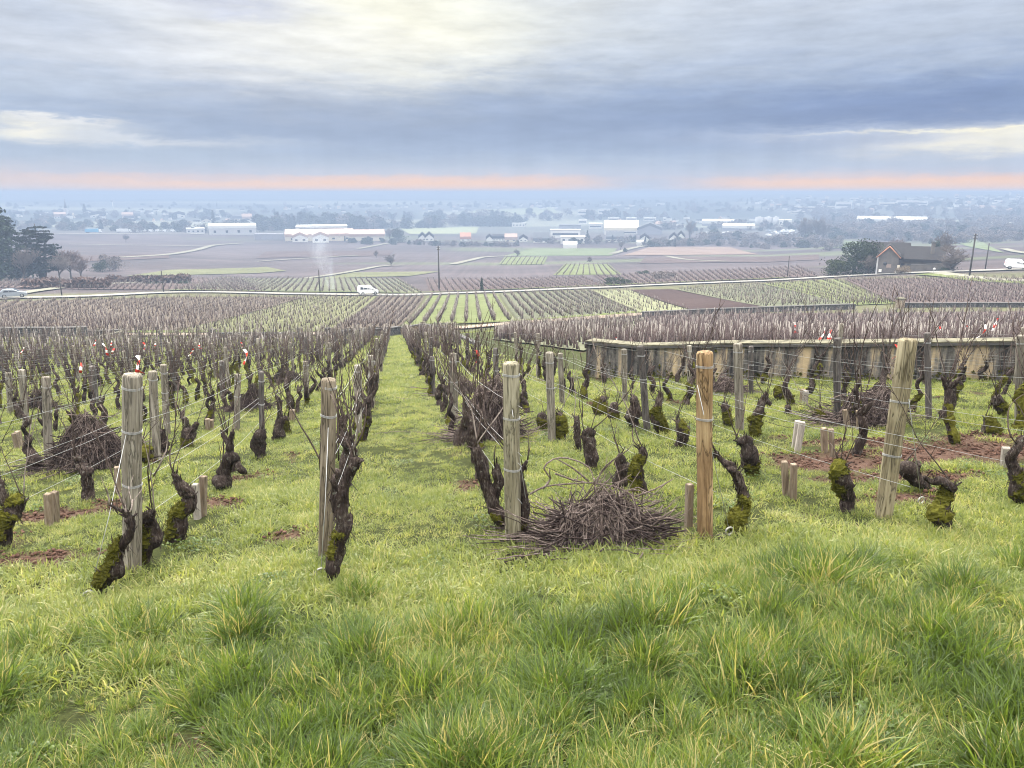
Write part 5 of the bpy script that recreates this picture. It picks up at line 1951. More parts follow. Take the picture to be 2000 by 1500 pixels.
# roads and tracks
strip("road", [(-150, 588), (0, 584), (170, 580), (310, 573), (420, 572), (560, 575), (700, 577), (830, 576), (1000, 570), (1200, 562), (1400, 553), (1540, 547), (1640, 541), (1760, 535), (1880, 531), (2000, 527), (2150, 524)], 5.2, M_ROAD)
strip("verge", [(300, 569), (420, 568), (560, 571), (700, 572), (830, 572), (1000, 566), (1200, 558), (1400, 549), (1540, 543)], 1.6, M_VERGE)
strip("track", [(30, 576), (75, 569), (160, 559), (250, 554), (330, 552)], 3.0, M_TRACK_F)
strip("track", [(884, 644), (940, 639), (1000, 634), (1130, 625), (1252, 616), (1330, 611)], 3.2, M_TRACK)
strip("verge", [(890, 633), (1000, 629), (1130, 620), (1250, 611)], 2.2, M_VERGE)
strip("verge", [(250, 650), (330, 651), (420, 650), (520, 650), (640, 648)], 2.6, M_VERGE)
strip("track", [(236, 656), (330, 656), (420, 656), (560, 656), (650, 653)], 2.4, M_TRACK)
strip("track", [(1830, 534), (1880, 541), (1940, 547), (2080, 554)], 3.0, M_TRACK_F)
strip("verge", [(1800, 537), (1850, 541), (1920, 550), (2080, 559)], 3.0, M_VERGE)
strip("track", [(595, 545), (640, 539), (700, 529), (745, 521), (790, 519)], 3.0, M_TRACK_F)
strip("track", [(885, 517), (920, 509), (950, 503), (1010, 500)], 4.0, M_TRACK_F)
strip("track", [(235, 504), (330, 498), (385, 489), (420, 480), (475, 476)], 4.5, M_TRACK_F)
strip("track", [(135, 478), (250, 480), (410, 482)], 4.0, M_TRACK_F)
strip("track", [(700, 487), (760, 476), (800, 472)], 4.0, M_TRACK_F)
strip("track", [(500, 512), (560, 508), (700, 500)], 3.0, M_TRACK_F)
strip("track", [(1300, 501), (1340, 508), (1420, 512)], 3.0, M_TRACK_F)
strip("track", [(1195, 497), (1230, 487), (1260, 481)], 5.0, M_TRACK_F)
strip("track", [(1960, 487), (1985, 493), (2020, 498)], 3.0, M_TRACK_F)
strip("road", [(40, 459), (170, 458), (300, 457), (360, 457), (410, 459)], 8.0, M_ROAD)


# ------------------------------------------------------------ walls
def wall_mat(name, dark, midc, pale, rough_scale=1.0, streak=0.0):
    m, nt, b, K = new_mat(name)
    P = N(nt, 'ShaderNodeNewGeometry').outputs['Position']
    mp = N(nt, 'ShaderNodeMapping')
    mp.inputs['Scale'].default_value = (4.6, 4.6, 0.42)
    nt.links.new(P, mp.inputs[0])
    n1 = K.noise(mp.outputs[0], 1.0, 5, 0.6, 0.2)
    n2 = K.noise(P, 9 * rough_scale, 6, 0.7)
    vo = N(nt, 'ShaderNodeTexVoronoi', feature='DISTANCE_TO_EDGE')
    vo.inputs['Scale'].default_value = 4.5 * rough_scale
    nt.links.new(P, vo.inputs['Vector'])
    f = K.m('ADD', K.m('MULTIPLY', n1, 0.45 + 0.35 * streak), K.m('MULTIPLY', n2, 0.55 - 0.35 * streak))
    c = K.ramp(f, [(0.42 if streak else 0.36, dark), (0.50, midc), (0.62, pale)])
    if not streak:
        c = K.mix(K.m('SUBTRACT', 0.8, K.m('MULTIPLY', vo.outputs['Distance'], 14.0), clamp=True), c, tuple(x * .3 for x in dark))
    nt.links.new(c, b.inputs['Base Color'])
    b.inputs['Roughness'].default_value = 0.95
    b.inputs['Specular IOR Level'].default_value = 0.1
    bp = N(nt, 'ShaderNodeBump')
    bp.inputs['Strength'].default_value = 0.8
    bp.inputs['Distance'].default_value = 0.03
    nt.links.new(n2, bp.inputs['Height'])
    nt.links.new(bp.outputs[0], b.inputs['Normal'])
    return m


M_W_DARK = wall_mat("dark dry stone", (0.028, 0.03, 0.034), (0.085, 0.085, 0.088), (0.19, 0.185, 0.18))
M_W_TAN = wall_mat("tan rubble stone", (0.16, 0.125, 0.09), (0.29, 0.235, 0.18), (0.42, 0.36, 0.29))
M_W_REND = wall_mat("stained render", (0.04, 0.039, 0.04), (0.16, 0.15, 0.142), (0.48, 0.38, 0.25), 1.0, 1.0)
M_COPE = plain("lichen coping", (0.13, 0.122, 0.088), 0.95, 1.5, 6, 0.8, coords='Object')
M_COPE_D = plain("dark coping", (0.085, 0.082, 0.082), 0.95, 0.5, 3, 0.5)


def wall(label, uv, hgt, thick, mat, cope=None, name="stone_wall", plan=None, step=1.2, cope_h=0.07, over=0.05, group=None):
    P = plan if plan is not None else [ground(*p)[:2] for p in uv]
    pts = [np.array(P[0])]
    for a, b in zip(P, P[1:]):
        a, b = np.array(a), np.array(b)
        k = max(1, int(np.linalg.norm(b - a) / step))
        pts += [a + (b - a) * i / k for i in range(1, k + 1)]
    pts = np.array(pts)
    t = np.gradient(pts, axis=0)
    t /= np.linalg.norm(t, axis=1)[:, None] + 1e-9
    nr = np.stack([-t[:, 1], t[:, 0]], -1)
    hs = hgt if callable(hgt) else (lambda i: hgt)
    gz = height(pts[:, 0], pts[:, 1])
    ker = np.ones(5) / 5
    gz = np.convolve(np.pad(gz, 2, mode='edge'), ker, 'valid') if len(gz) > 5 else gz
    B = Vector((pts[0][0], pts[0][1], gz[0]))
    o = empty(name, B, 0, label, "wall", group)
    o["kind"] = "thing"

    def shell(z0, z1, th, part, m_, wob):
        mb = MB()
        vs, fs = [], []
        n = len(pts)
        for i in range(n):
            for s_, zz in ((-1, z0), (1, z0), (1, z1), (-1, z1)):
                w = wob * nz(pts[i][0] * 1.7, pts[i][1] * 1.7, zz * 3 + s_)
                p = pts[i] + nr[i] * (s_ * th / 2 + w)
                z = gz[i] + (zz if zz < 0 else zz + hs(i) * 0) + w * 0.7 * (zz > 0)
                vs.append(Vector((p[0], p[1], z)) - B)
        for i in range(n - 1):
            for k in range(4):
                a, b = i * 4 + k, i * 4 + (k + 1) % 4
                fs.append((a, b, b + 4, a + 4))
        fs += [(3, 2, 1, 0), tuple((n - 1) * 4 + k for k in range(4))]
        mb.add(vs, fs)
        mb.build(part, m_, o)
    H = hgt if not callable(hgt) else hgt(0)
    shell(-0.4, H, thick, "masonry", mat, 0.012)
    if cope is not None:
        shell(H + 0.003, H + cope_h, thick + 2 * over, "coping", M_COPE_D if name == 'rendered_wall' else cope, 0.012)  # rendered wall: dark slab stands in for overhang shadow and black stain
        if name == 'rendered_wall':
            shell(H + cope_h + 0.003, H + cope_h + 0.03, thick + 1.5 * over, "lichen_crust", cope, 0.035)
    return o, pts, gz, nr


def pillar(label, uv, h_px, w_px, mat, group="gate pillars of the vineyard walls"):
    B = ground(*uv)
    dep = proj(B)[2]
    h, w = h_px * dep / FPX, w_px * dep / FPX
    o = empty("gate_pillar", B, math.atan2(-B[0], B[1]) * -1, label, "pillar", group)
    mb = MB()
    mb.box((0, 0, h * .42), (w, w, h * .96 + .2))
    mb.build("shaft", mat, o)
    mb = MB()
    mb.box((0, 0, h * .9 + .108), (w * 1.25, w * 1.25, h * .08))
    mb.box((0, 0, h * .94 + .11 + h * .05), (w * 1.0, w * 1.0, h * .09), 0, 0, 0.5)
    mb.build("cap_stone", M_COPE_D if mat is M_W_DARK else M_COPE, o)


wr, wp, wz, wn_ = wall("long grey rendered wall with ochre streaks and lichen coping, right of the near vines", None, 0.68, 0.26, M_W_REND, M_COPE, "rendered_wall", [(p[0] * 1.0, p[1]) for p in WALL_R[:8]], 0.8, 0.045, 0.06)
wall("low dark kerb wall ending at the tall gate pillar by the pinkish track", None, 0.14, 0.22, M_W_DARK, M_COPE_D, "stone_wall", [(p[0], p[1]) for p in WALL_R[9:]])
# moss growing along the foot of that wall
mb = MB()
rr = random.Random(41)
for i in range(len(wp)):
    if wp[i][1] > 34:
        continue
    for j in range(44):
        t = rr.uniform(-.5, .5)
        k = min(max(i + (1 if t > 0 else -1), 0), len(wp) - 1)
        p = wp[i] + (wp[k] - wp[i]) * abs(t)
        side = wn_[i] * (-1 if (wn_[i] @ (-wp[i])) < 0 else 1)
        hh = abs(rr.gauss(0, .17)) * max(0.2, 0.6 + 0.8 * nz(p[0] * 1.3, p[1] * 1.3, 0)) + 0.02
        q = p + side * (0.13 + rr.uniform(0, .05) + max(0, .08 - hh * .5))
        c = Vector((q[0], q[1], wz[i] + hh)) - Vector(wr.location)
        r0 = rr.uniform(.02, .055)
        for _ in range(7):
            d = Vector((rr.gauss(0, 1), rr.gauss(0, 1), rr.gauss(0.3, 1))).normalized() * r0
            s_ = Vector((rr.gauss(0, 1), rr.gauss(0, 1), rr.gauss(0, 1))).normalized() * r0 * .7
            mb.add([c + d, c + s_ - d * .3, c - s_ - d * .3], [(0, 1, 2)])
mb.build("moss_foot", M_MOSS, wr)

wall("dark dry stone wall along the far left end of the vine rows", [(-250, 663), (-80, 660), (60, 659), (172, 658)], 0.68, 0.4, M_W_DARK, M_COPE_D)
wall("lower stretch of dark wall stepping down to the gap in the left wall", [(173, 658), (246, 655)], 0.42, 0.36, M_W_DARK, M_COPE_D)
wall("thin pale-topped low wall slanting towards the viewer at the left gap", [(247, 655), (210, 662), (168, 672)], 0.30, 0.25, M_W_TAN, M_COPE)
wall("thin pale-topped low wall slanting towards the viewer from the grey pillar", [(417, 661), (392, 669), (362, 682)], 0.30, 0.25, M_W_TAN, M_COPE)
wall("low tan wall between the two grey pillars left of the lane", [(422, 661), (500, 661), (580, 661)], 0.36, 0.3, M_W_TAN, M_COPE_D)
wall("dark wall closing the far end of the lane rows, left part", [(650, 659), (720, 657), (780, 653)], 0.55, 0.36, M_W_DARK, M_COPE_D)
wall("tan walled corner at the far end of the lane rows, right part", [(782, 653), (826, 648), (876, 651)], 0.52, 0.36, M_W_TAN, M_COPE_D)
wall("dark stone wall below the brown ploughed plot, right of centre", [(1254, 620), (1460, 611), (1668, 604)], 0.55, 0.4, M_W_DARK, M_COPE_D)
wall("grey stone wall running off to the right edge beyond the squat pillar", [(1766, 601), (1900, 600), (2120, 599), (2400, 599)], 0.45, 0.4, M_W_DARK, M_COPE_D)
pillar("grey gate pillar at the near end of the slanting low wall", (416, 662), 17, 9, M_W_DARK)
pillar("pale grey gate pillar at the right end of the low tan wall", (586, 661), 19, 9, M_W_TAN)
pillar("gate pillar at the left end of the dark wall by the lane rows", (642, 660), 18, 9, M_W_DARK)
pillar("tall gate pillar at the start of the pinkish track", (881, 653), 21, 9, M_W_TAN)
pillar("small pillar on the wall corner at the far end of the lane", (827, 648), 18, 7, M_W_TAN)
pillar("squat pale pillar with a broken top, at the gap in the right far wall", (1757, 602), 19, 12, M_W_TAN)
# ------------------------------------------------------------ trees
def leaf_mat(name, a, b_, ov=0.3):
    m, nt, b, K = new_mat(name)
    P = N(nt, 'ShaderNodeNewGeometry').outputs['Position']
    oi = N(nt, 'ShaderNodeObjectInfo')
    n = K.noise(P, 0.9, 4, 0.7)
    c = K.ramp(n, [(0.35, a), (0.65, b_)])
    mv = N(nt, 'ShaderNodeVectorMath', operation='SCALE')
    nt.links.new(c, mv.inputs[0])
    nt.links.new(K.m('MULTIPLY_ADD', oi.outputs['Random'], ov, 1 - ov / 2), mv.inputs['Scale'])
    nt.links.new(mv.outputs[0], b.inputs['Base Color'])
    b.inputs['Roughness'].default_value = 0.8
    b.inputs['Specular IOR Level'].default_value = 0.1
    return m


M_CONIF = leaf_mat("dark conifer needles", (0.012, 0.022, 0.014), (0.035, 0.055, 0.03))
M_CEDAR = leaf_mat("cedar needles", (0.014, 0.024, 0.02), (0.045, 0.06, 0.045))
M_EVERG = leaf_mat("evergreen leaves", (0.014, 0.026, 0.012), (0.05, 0.065, 0.03))
M_IVY = leaf_mat("olive green leaves", (0.022, 0.032, 0.014), (0.06, 0.07, 0.03))
M_TWIGS = leaf_mat("bare twigs", (0.10, 0.085, 0.08), (0.20, 0.17, 0.16))
M_TWIGS_R = leaf_mat("reddish bare twigs", (0.10, 0.068, 0.06), (0.19, 0.135, 0.12))
M_TRUNK = plain("tree bark", (0.07, 0.06, 0.053), 0.95, 0.4, 4, 0.5)
GT = np.random.default_rng(11)


def cards(name, C, size, mat, flat=0.0, long=1.6, drop=0.0):
    """many small leaf sprays around the points C (local)"""
    n = len(C)
    d = GT.normal(size=(n, 3))
    d[:, 2] = d[:, 2] * (1 - flat) - drop
    d /= np.linalg.norm(d, axis=1)[:, None]
    e = GT.normal(size=(n, 3))
    e[:, 2] *= (1 - flat)
    e -= d * (e * d).sum(1)[:, None]
    e /= np.linalg.norm(e, axis=1)[:, None]
    s = np.asarray(size) * GT.uniform(.6, 1.35, n)
    s = s[:, None]
    V = np.stack([C - d * s * long * .5, C + e * s * .42, C + d * s * long * .5, C - e * s * .42], 1).reshape(-1, 3)
    F = np.arange(n * 4).reshape(-1, 4)
    return np_mesh(name, V, F, mat, False)


def branches(h, seed, spread=0.5, trunk_r=0.03, levels=4, start=0.25, up=0.5, mat=None, trunk_mat=None, kids=(5, 4, 4, 3), twig=0.012):
    """bare tree of unit height scaled by h: returns trunk mesh and twig crown mesh"""
    rr = random.Random(seed)
    tr, cr = MB(), MB()

    def grow(p, d, L, r, lev):
        mb = tr if lev <= 1 else cr
        k = 3
        pts = [p]
        for i in range(k):
            d = (d + Vector((rr.gauss(0, .16), rr.gauss(0, .16), rr.gauss(0.04, .1)))).normalized()
            pts.append(pts[-1] + d * L / k)
        r1 = max(twig * h * .5, r * 0.55)
        mb.tube(pts, [r, r * .85, r * .7, r1], 5 if lev < 2 else 3, False)
        if lev >= levels:
            for _ in range(2):
                q = pts[rr.randint(1, k)]
                e = (d + Vector((rr.gauss(0, .6), rr.gauss(0, .6), rr.gauss(.15, .5)))).normalized()
                wv = e.orthogonal().normalized() * twig * h * .28
                cr.add([q - wv, q + wv, q + e * L * rr.uniform(.6, 1.1)], [(0, 1, 2)])
            return
        n = kids[min(lev, len(kids) - 1)]
        for j in range(n):
            t = rr.uniform(start if lev == 0 else 0.3, 1.0) if j else 1.0
            i = min(int(t * k), k - 1)
            q = pts[i].lerp(pts[i + 1], t * k - i)
            a = rr.uniform(0, 6.28)
            side = Vector((math.cos(a), math.sin(a), rr.uniform(-.1, .6)))
            nd = (d * up + side * spread).normalized()
            grow(q, nd, L * rr.uniform(.5, .78), max(twig * h * .5, r * rr.uniform(.4, .6)), lev + 1)
    grow(Vector((0, 0, -0.1)), Vector((rr.gauss(0, .05), rr.gauss(0, .05), 1)), h * .42, trunk_r * h, 0)
    zs = [v[2] for v in tr.v + cr.v]
    k = h / max(zs)
    for b in (tr, cr):
        b.v = [(x * k, y * k, z * k) for x, y, z in b.v]
    return tr.mesh("trunk", trunk_mat or M_TRUNK), cr.mesh("crown", mat or M_TWIGS)


def place_tree(name, label, u, v, h_px, w_px, maker, cat="tree", group=None, rz=None, hidden=0.0):
    B = ground(u, v)
    dep = proj(B)[2]
    h, w = h_px * dep / FPX, w_px * dep / FPX
    o = empty(name, (B[0], B[1], B[2] - hidden), rz if rz is not None else RNG.uniform(0, 6.28), label, cat, group)
    for part, me in maker(h, w):
        link_mesh(part, me, o)
    return o


def mk_conifer(seed, n=3500, mat=None, size=0.05, taper=0.9):
    def f(h, w):
        rr = random.Random(seed)
        mb = MB()
        mb.tube([(0, 0, -.3), (0, 0, h * .5), (0, 0, h * .97)], [w * .045, w * .03, w * .008], 7)
        tiers = 26
        C = []
        for i in range(tiers):
            z = h * (0.06 + 0.92 * i / tiers)
            rad = w * .5 * (1 - (i / tiers) ** taper) * rr.uniform(.75, 1.1) + w * .02
            for j in range(rr.randint(6, 9)):
                a = rr.uniform(0, 6.28)
                L = rad * rr.uniform(.65, 1.12)
                k = max(8, int(n / tiers / 8))
                t = np.sqrt(GT.random(k))
                C.append(np.stack([t * L * math.cos(a) + GT.normal(0, .05 * w * .6, k) * t, t * L * math.sin(a) + GT.normal(0, .05 * w * .6, k) * t,
                                   z - t * t * L * .35 + t * L * .12 + GT.normal(0, h * .008, k)], -1))
        return [("trunk", mb.mesh("trunk", M_TRUNK)), ("crown", cards("crown", np.concatenate(C), size * w * .5 + .08, mat or M_CONIF, .3, 1.8, .3))]
    return f


def mk_cedar(seed):
    def f(h, w):
        rr = random.Random(seed)
        mb = MB()
        C = []
        stems = [(0, 0, 1.0, 0), (-.10 * w, .05 * w, .93, 1), (.13 * w, -.04 * w, .88, 2)]
        for sx, sy, top, k in stems:
            mb.tube([(sx * .2, sy * .2, -.3), (sx * .6, sy * .6, h * .3), (sx, sy, h * .65), (sx * 1.1, sy, h * top)], [w * .04, w * .032, w * .02, w * .006], 7)
            for i in range(13):
                t = 0.18 + 0.82 * i / 13 + rr.uniform(-.02, .02)
                z = h * t * top
                rad = w * .5 * (1.0 - 0.62 * max(0, t - .3) / .7) * (0.75 if k else 1)
                for j in range(5):
                    a = rr.uniform(0, 6.28)
                    L = rad * rr.uniform(.6, 1.1)
                    e = Vector((sx + L * math.cos(a), sy + L * math.sin(a), z + L * rr.uniform(-.10, .14)))
                    mb.tube([(sx, sy, z - L * .05), ((sx + e.x) / 2, (sy + e.y) / 2, (z + e.z) / 2 + L * .05), tuple(e)], [w * .008, w * .006, w * .003], 4, False)
                    n = 75
                    q = GT.uniform(.25, 1.05, n)
                    sd = GT.normal(0, .16 * L, n) * (1.15 - q)
                    C.append(np.stack([sx + (e.x - sx) * q - math.sin(a) * sd, sy + (e.y - sy) * q + math.cos(a) * sd, z + (e.z - z) * q + L * .03 * np.sin(q * 3) + GT.normal(0, h * .0045, n)], -1))
        return [("trunk", mb.mesh("trunk", M_TRUNK)), ("crown", cards("crown", np.concatenate(C), w * .035, M_CEDAR, .75, 1.7))]
    return f


def mk_bare(seed, mat=None, spread=.55, levels=4, kids=(8, 6, 5, 4), twig=0.009, trunk_r=.03, start=.3, up=.6):
    def f(h, w):
        t, c = branches(h, seed, spread, trunk_r, levels, start, up, mat, None, kids, twig)
        return [("trunk", t), ("crown", c)]
    return f


def blob_points(n, w, h, seed, lobes=9, hollow=.55, d=None):
    rr = random.Random(seed)
    L = [(rr.uniform(-.3, .3) * w, rr.uniform(-.3, .3) * (d or w), rr.uniform(.28, .78) * h, rr.uniform(.16, .30)) for _ in range(lobes)]
    C = []
    for x, y, z, r in L:
        k = n // lobes
        q = GT.normal(size=(k, 3))
        q /= np.linalg.norm(q, axis=1)[:, None]
        q *= (hollow + (1 - hollow) * GT.random(k) ** .5)[:, None]
        C.append(np.stack([x + q[:, 0] * r * w, y + q[:, 1] * r * (d or w), np.maximum(z + q[:, 2] * r * h * 1.05, .02 * h)], -1))
    low = np.stack([GT.normal(0, .26 * w, n // 4), GT.normal(0, .26 * (d or w), n // 4), GT.uniform(0, .45, n // 4) * h], -1)
    return np.concatenate(C + [low])


def mk_round(seed, mat, n=2600, size=.04, lobes=10, d=None, trunk=True):
    def f(h, w):
        mb = MB()
        mb.tube([(0, 0, -.2), (w * .02, 0, h * .3), (w * .03, 0, h * .6)], [w * .045, w * .03, w * .012], 6)
        for i in range(4):
            a = i * 1.6 + seed
            mb.tube([(w * .01, 0, h * .2), (w * .2 * math.cos(a), w * .2 * math.sin(a), h * .55)], [w * .018, w * .007], 4, False)
        return [("trunk", mb.mesh("trunk", M_TRUNK)), ("crown", cards("crown", blob_points(n, w, h, seed, lobes, .55, d), size * max(w, h) + .03, mat))]
    return f


def mk_bush(seed, mat, n=1500, size=.05, lobes=8, d=None):
    def f(h, w):
        return [("foliage", cards("foliage", blob_points(n, w, h, seed, lobes, .4, d), size * min(w, 4 * h) * .6 + .04, mat))]
    return f


def mk_hedge(seed, mat, n=2600):
    def f(h, w):
        x = GT.uniform(-.5, .5, n) * w
        z = GT.random(n) ** .8 * h * (0.8 + .25 * vnoise(x / (h * 1.3), x * 0, seed))
        C = np.stack([x, GT.normal(0, .35 * h, n), z], -1)
        me = cards("foliage", C, .22 * h, mat, 0, 2.6)
        return [("foliage", me)]
    return f


place_tree("conifer_tree", "tall dark conifer cut by the left edge of the frame", 4, 545, 150, 128, mk_conifer(1, 9000, None, .055, 2.2), hidden=0)
place_tree("cedar_tree", "dark cedar with flat tiers of branches, right of the tall conifer", 84, 546, 107, 92, mk_cedar(2))
place_tree("conifer_tree", "dense dark conifer filling the gap between the tall conifer and the cedar", 42, 542, 62, 60, mk_conifer(3, 2600))
place_tree("bare_tree", "reddish bare tree just right of the cedar", 140, 545, 62, 62, mk_bare(4, M_TWIGS_R, .6), "tree")
place_tree("bare_tree", "pale bare tree standing between the conifer and the cedar", 46, 548, 74, 40, mk_bare(5, M_TWIGS, .45))
place_tree("bare_tree", "lower reddish bare tree at the right end of the left grove", 158, 543, 44, 46, mk_bare(6, M_TWIGS_R, .6))
place_tree("bare_tree", "bare tree in front of the cedar's right side", 118, 548, 58, 50, mk_bare(7, M_TWIGS, .55))
place_tree("shrub", "dark evergreen shrub right of the left grove", 192, 531, 24, 34, mk_bush(8, M_EVERG), "shrub")
place_tree("shrub", "twiggy grey shrub with reddish top, right of the dark evergreen shrub", 222, 529, 36, 52, mk_bush(9, M_TWIGS), "shrub")
place_tree("hedge", "long grey-brown twiggy hedge above the left track", 132, 563, 22, 150, mk_hedge(10, M_TWIGS_R), "hedge", rz=.30)
place_tree("hedge", "second twiggy hedge, right of a gap from the long left hedge", 292, 553, 17, 152, mk_hedge(11, M_TWIGS_R), "hedge", rz=.12)
place_tree("shrub", "low dark shrub at the front of the second twiggy hedge, left one", 301, 555, 6, 30, mk_bush(12, M_EVERG, 700), "shrub")
place_tree("shrub", "low dark shrub at the right end of the second twiggy hedge", 360, 555, 7, 26, mk_bush(13, M_EVERG, 700), "shrub")
place_tree("bare_tree", "lone spreading bare tree in the brown fields, centre", 764, 519, 24, 24, mk_bare(14, None, .8, 4, twig=.012))
place_tree("bare_tree", "small bare tree left of the green meadow", 1010, 502, 18, 16, mk_bare(15, None, .7, 4, twig=.01))
place_tree("bare_tree", "faint small bare tree at the far left end of the brown fields", 246, 473, 16, 14, mk_bare(16, None, .7, 4, twig=.012))
place_tree("bare_tree", "faint small bare tree left of the lone spreading tree", 735, 503, 15, 13, mk_bare(17, None, .7, 4, twig=.012))
place_tree("round_tree", "round dark evergreen tree beside the long pink roofs", 779, 473, 27, 32, mk_round(18, M_EVERG))
place_tree("bare_tree", "bushy pale tree left of the round dark evergreen", 762, 473, 30, 28, mk_bare(19, None, .6, 4, twig=.012))
place_tree("cypress_tree", "slim dark cypress by the road, right of the tall pole", 941, 568, 26, 9, mk_conifer(20, 1400, M_EVERG, .12, 1.6))
place_tree("shrub", "low green shrub bank above the road, centre right", 1204, 556, 12, 66, mk_bush(21, M_IVY, 1500), "shrub")
place_tree("shrub", "grey twiggy mound right of the low green shrub bank", 1298, 545, 14, 50, mk_bush(22, M_TWIGS, 1500), "shrub")
place_tree("shrub", "small dark shrub behind the low green shrub bank", 1255, 536, 8, 28, mk_bush(23, M_EVERG, 900), "shrub")
place_tree("red_tree", "tiny reddish tree beside the striped plots", 1152, 511, 9, 9, mk_round(24, M_TWIGS_R, 500, .09))
place_tree("conifer_tree", "narrow dark conifer in front of the white office block", 1147, 475, 26, 13, mk_conifer(25, 1400, None, .1, 1.4))
place_tree("poplar_tree", "tall narrow bare poplar among the houses", 1348, 473, 46, 13, mk_bare(26, None, .22, 4, (9, 5, 4, 3), .008, .022, .1, 1.0))
place_tree("round_tree", "bare rounded tree left of the tall narrow poplar's field", 1165, 476, 16, 28, mk_bare(27, M_TWIGS, .7, 4, twig=.012))
place_tree("round_tree", "small dark round tree at the corner of the pinkish field", 1221, 492, 10, 9, mk_round(28, M_EVERG, 500, .09))
place_tree("bare_tree", "bare tree at the edge of the green meadow, left of the small dark round tree", 1212, 488, 18, 20, mk_bare(29, None, .7, 4, twig=.012))
for i, (u, h) in enumerate(((1563, 44), (1575, 52), (1586, 56), (1596, 52), (1606, 46))):
    place_tree("poplar_tree", "%s of five tall bare poplars left of the old farm" % ("leftmost", "second from left", "middle one", "fourth from left", "rightmost")[i], u, 473, h, 17, mk_bare(30 + i, None, .25, 4, (10, 6, 4, 3), .008, .022, .1, 1.0), group="tall bare poplars")
place_tree("evergreen_tree", "big dark ivy-green tree hiding the left side of the old farm", 1668, 537, 66, 92, mk_round(36, M_EVERG, 5200, .022, 14))
place_tree("round_tree", "rounded reddish-green shrub tree at the left end of the old farm", 1632, 540, 36, 46, mk_round(37, M_IVY, 2400, .035))
place_tree("bare_tree", "pale bare tree against the barn's left wall", 1696, 537, 42, 34, mk_bare(38, M_TWIGS, .6))
place_tree("bare_tree", "reddish bare tree rising behind the farm roofs", 1757, 507, 46, 34, mk_bare(39, M_TWIGS_R, .6))
place_tree("bare_tree", "large bare tree with ivy on its trunk behind the farm's right roof", 1834, 512, 64, 56, mk_bare(40, M_TWIGS, .55))
place_tree("evergreen_tree", "ivy-clad trunk beside the large bare tree at the farm", 1830, 514, 46, 18, mk_round(41, M_EVERG, 1500, .04))
place_tree("bare_tree", "spreading bare tree with leaning dark trunks, right of the farm", 1862, 531, 58, 78, mk_bare(42, M_TWIGS, .85, 4, (9, 7, 5, 4), .008, .03, .1, .45))
place_tree("shrub", "broad green bush in front of the farm's right roof", 1808, 526, 19, 66, mk_bush(43, M_IVY, 2600), "shrub")
place_tree("shrub", "dark green bush at the foot of the spreading bare tree", 1846, 530, 20, 36, mk_bush(44, M_EVERG, 1800), "shrub")
place_tree("conifer_tree", "dense conical tree beside the church", 167, 424, 26, 14, mk_conifer(45, 1200, M_EVERG, .12, 1.5))
place_tree("conifer_tree", "pointed conifer standing above the village trees, left of the warehouse", 418, 446, 36, 16, mk_conifer(46, 1200, None, .11))

# belts of trees too far to tell apart
BELT_M = {
    'dark': [mk_round(60 + i, M_EVERG, 420, .09, 7)(1.0, .8)[1][1] for i in range(3)],
    'cone': [mk_conifer(64 + i, 700, None, .16)(1.0, .42)[1][1] for i in range(3)],
    'bare': [mk_bush(67 + i, M_TWIGS, 420, .07, 7)(1.0, .8)[0][1] for i in range(3)],
}
BELT_ALL = BELT_M['dark'] + BELT_M['cone'] + BELT_M['bare']
for me in BELT_ALL:
    co = np.zeros(len(me.vertices) * 3, np.float32)
    me.vertices.foreach_get('co', co)


def belt(name, line, n, hpx, wts, spread_v=2.0, seed=1):
    g = np.random.default_rng(seed)
    us = np.sort(g.uniform(line[0][0], line[-1][0], n))
    P, Sc, I = [], [], []
    for u in us:
        v = np.interp(u, [q[0] for q in line], [q[1] for q in line]) + g.uniform(-spread_v, spread_v)
        B = ground(u, v)
        dep = proj(B)[2]
        h = hpx * g.uniform(.55, 1.25) * dep / FPX
        k = g.choice(3, p=wts)
        P.append(B)
        w = h * g.uniform(.9, 1.6) * (0.8 if k == 1 else 1.25)
        Sc.append((w, w, h))
        I.append(k * 3 + g.integers(0, 3))
    n = len(P)
    scatter(name, BELT_ALL, np.array(P), np.stack([np.zeros(n), np.zeros(n), g.uniform(-3, 3, n)], -1), np.array(Sc), np.array(I))


belt("woods", [(-20, 446), (120, 444), (250, 448), (400, 450), (560, 446)], 120, 15, (.4, .1, .5), 7, 1)
belt("woods", [(500, 448), (600, 444), (720, 446)], 70, 24, (.3, .5, .2), 4, 2)
belt("woods", [(700, 446), (860, 444), (930, 436), (1015, 436)], 55, 20, (.35, .3, .35), 4, 3)
belt("woods", [(925, 441), (1015, 441)], 40, 17, (1, 0, 0), 1.5, 4)
belt("woods", [(560, 430), (800, 428), (1100, 426), (1300, 424)], 110, 13, (.25, .1, .65), 6, 5)
belt("woods", [(1040, 474), (1200, 474), (1330, 474)], 46, 11, (.3, .1, .6), 3, 6)
belt("woods", [(810, 478), (900, 480), (1010, 482)], 60, 9, (.2, .05, .75), 2, 7)
belt("woods", [(1255, 481), (1340, 478), (1430, 478), (1500, 486)], 70, 12, (.3, .05, .65), 3, 8)
belt("woods", [(1370, 470), (1440, 468), (1560, 480), (1640, 484)], 80, 17, (.2, .0, .8), 7, 9)
belt("woods", [(1560, 455), (1700, 460), (1850, 468), (2030, 460)], 190, 17, (.12, .03, .85), 10, 10)
belt("woods", [(1600, 440), (1800, 444), (2030, 440)], 150, 16, (.1, .05, .85), 8, 11)
belt("woods", [(1560, 424), (1800, 422), (2030, 425)], 150, 13, (.1, .05, .85), 9, 12)
belt("woods", [(1280, 446), (1400, 446), (1560, 446)], 70, 12, (.3, .1, .6), 6, 13)
belt("woods", [(-20, 424), (200, 424), (420, 424), (600, 422)], 110, 10, (.5, .1, .4), 7, 14)
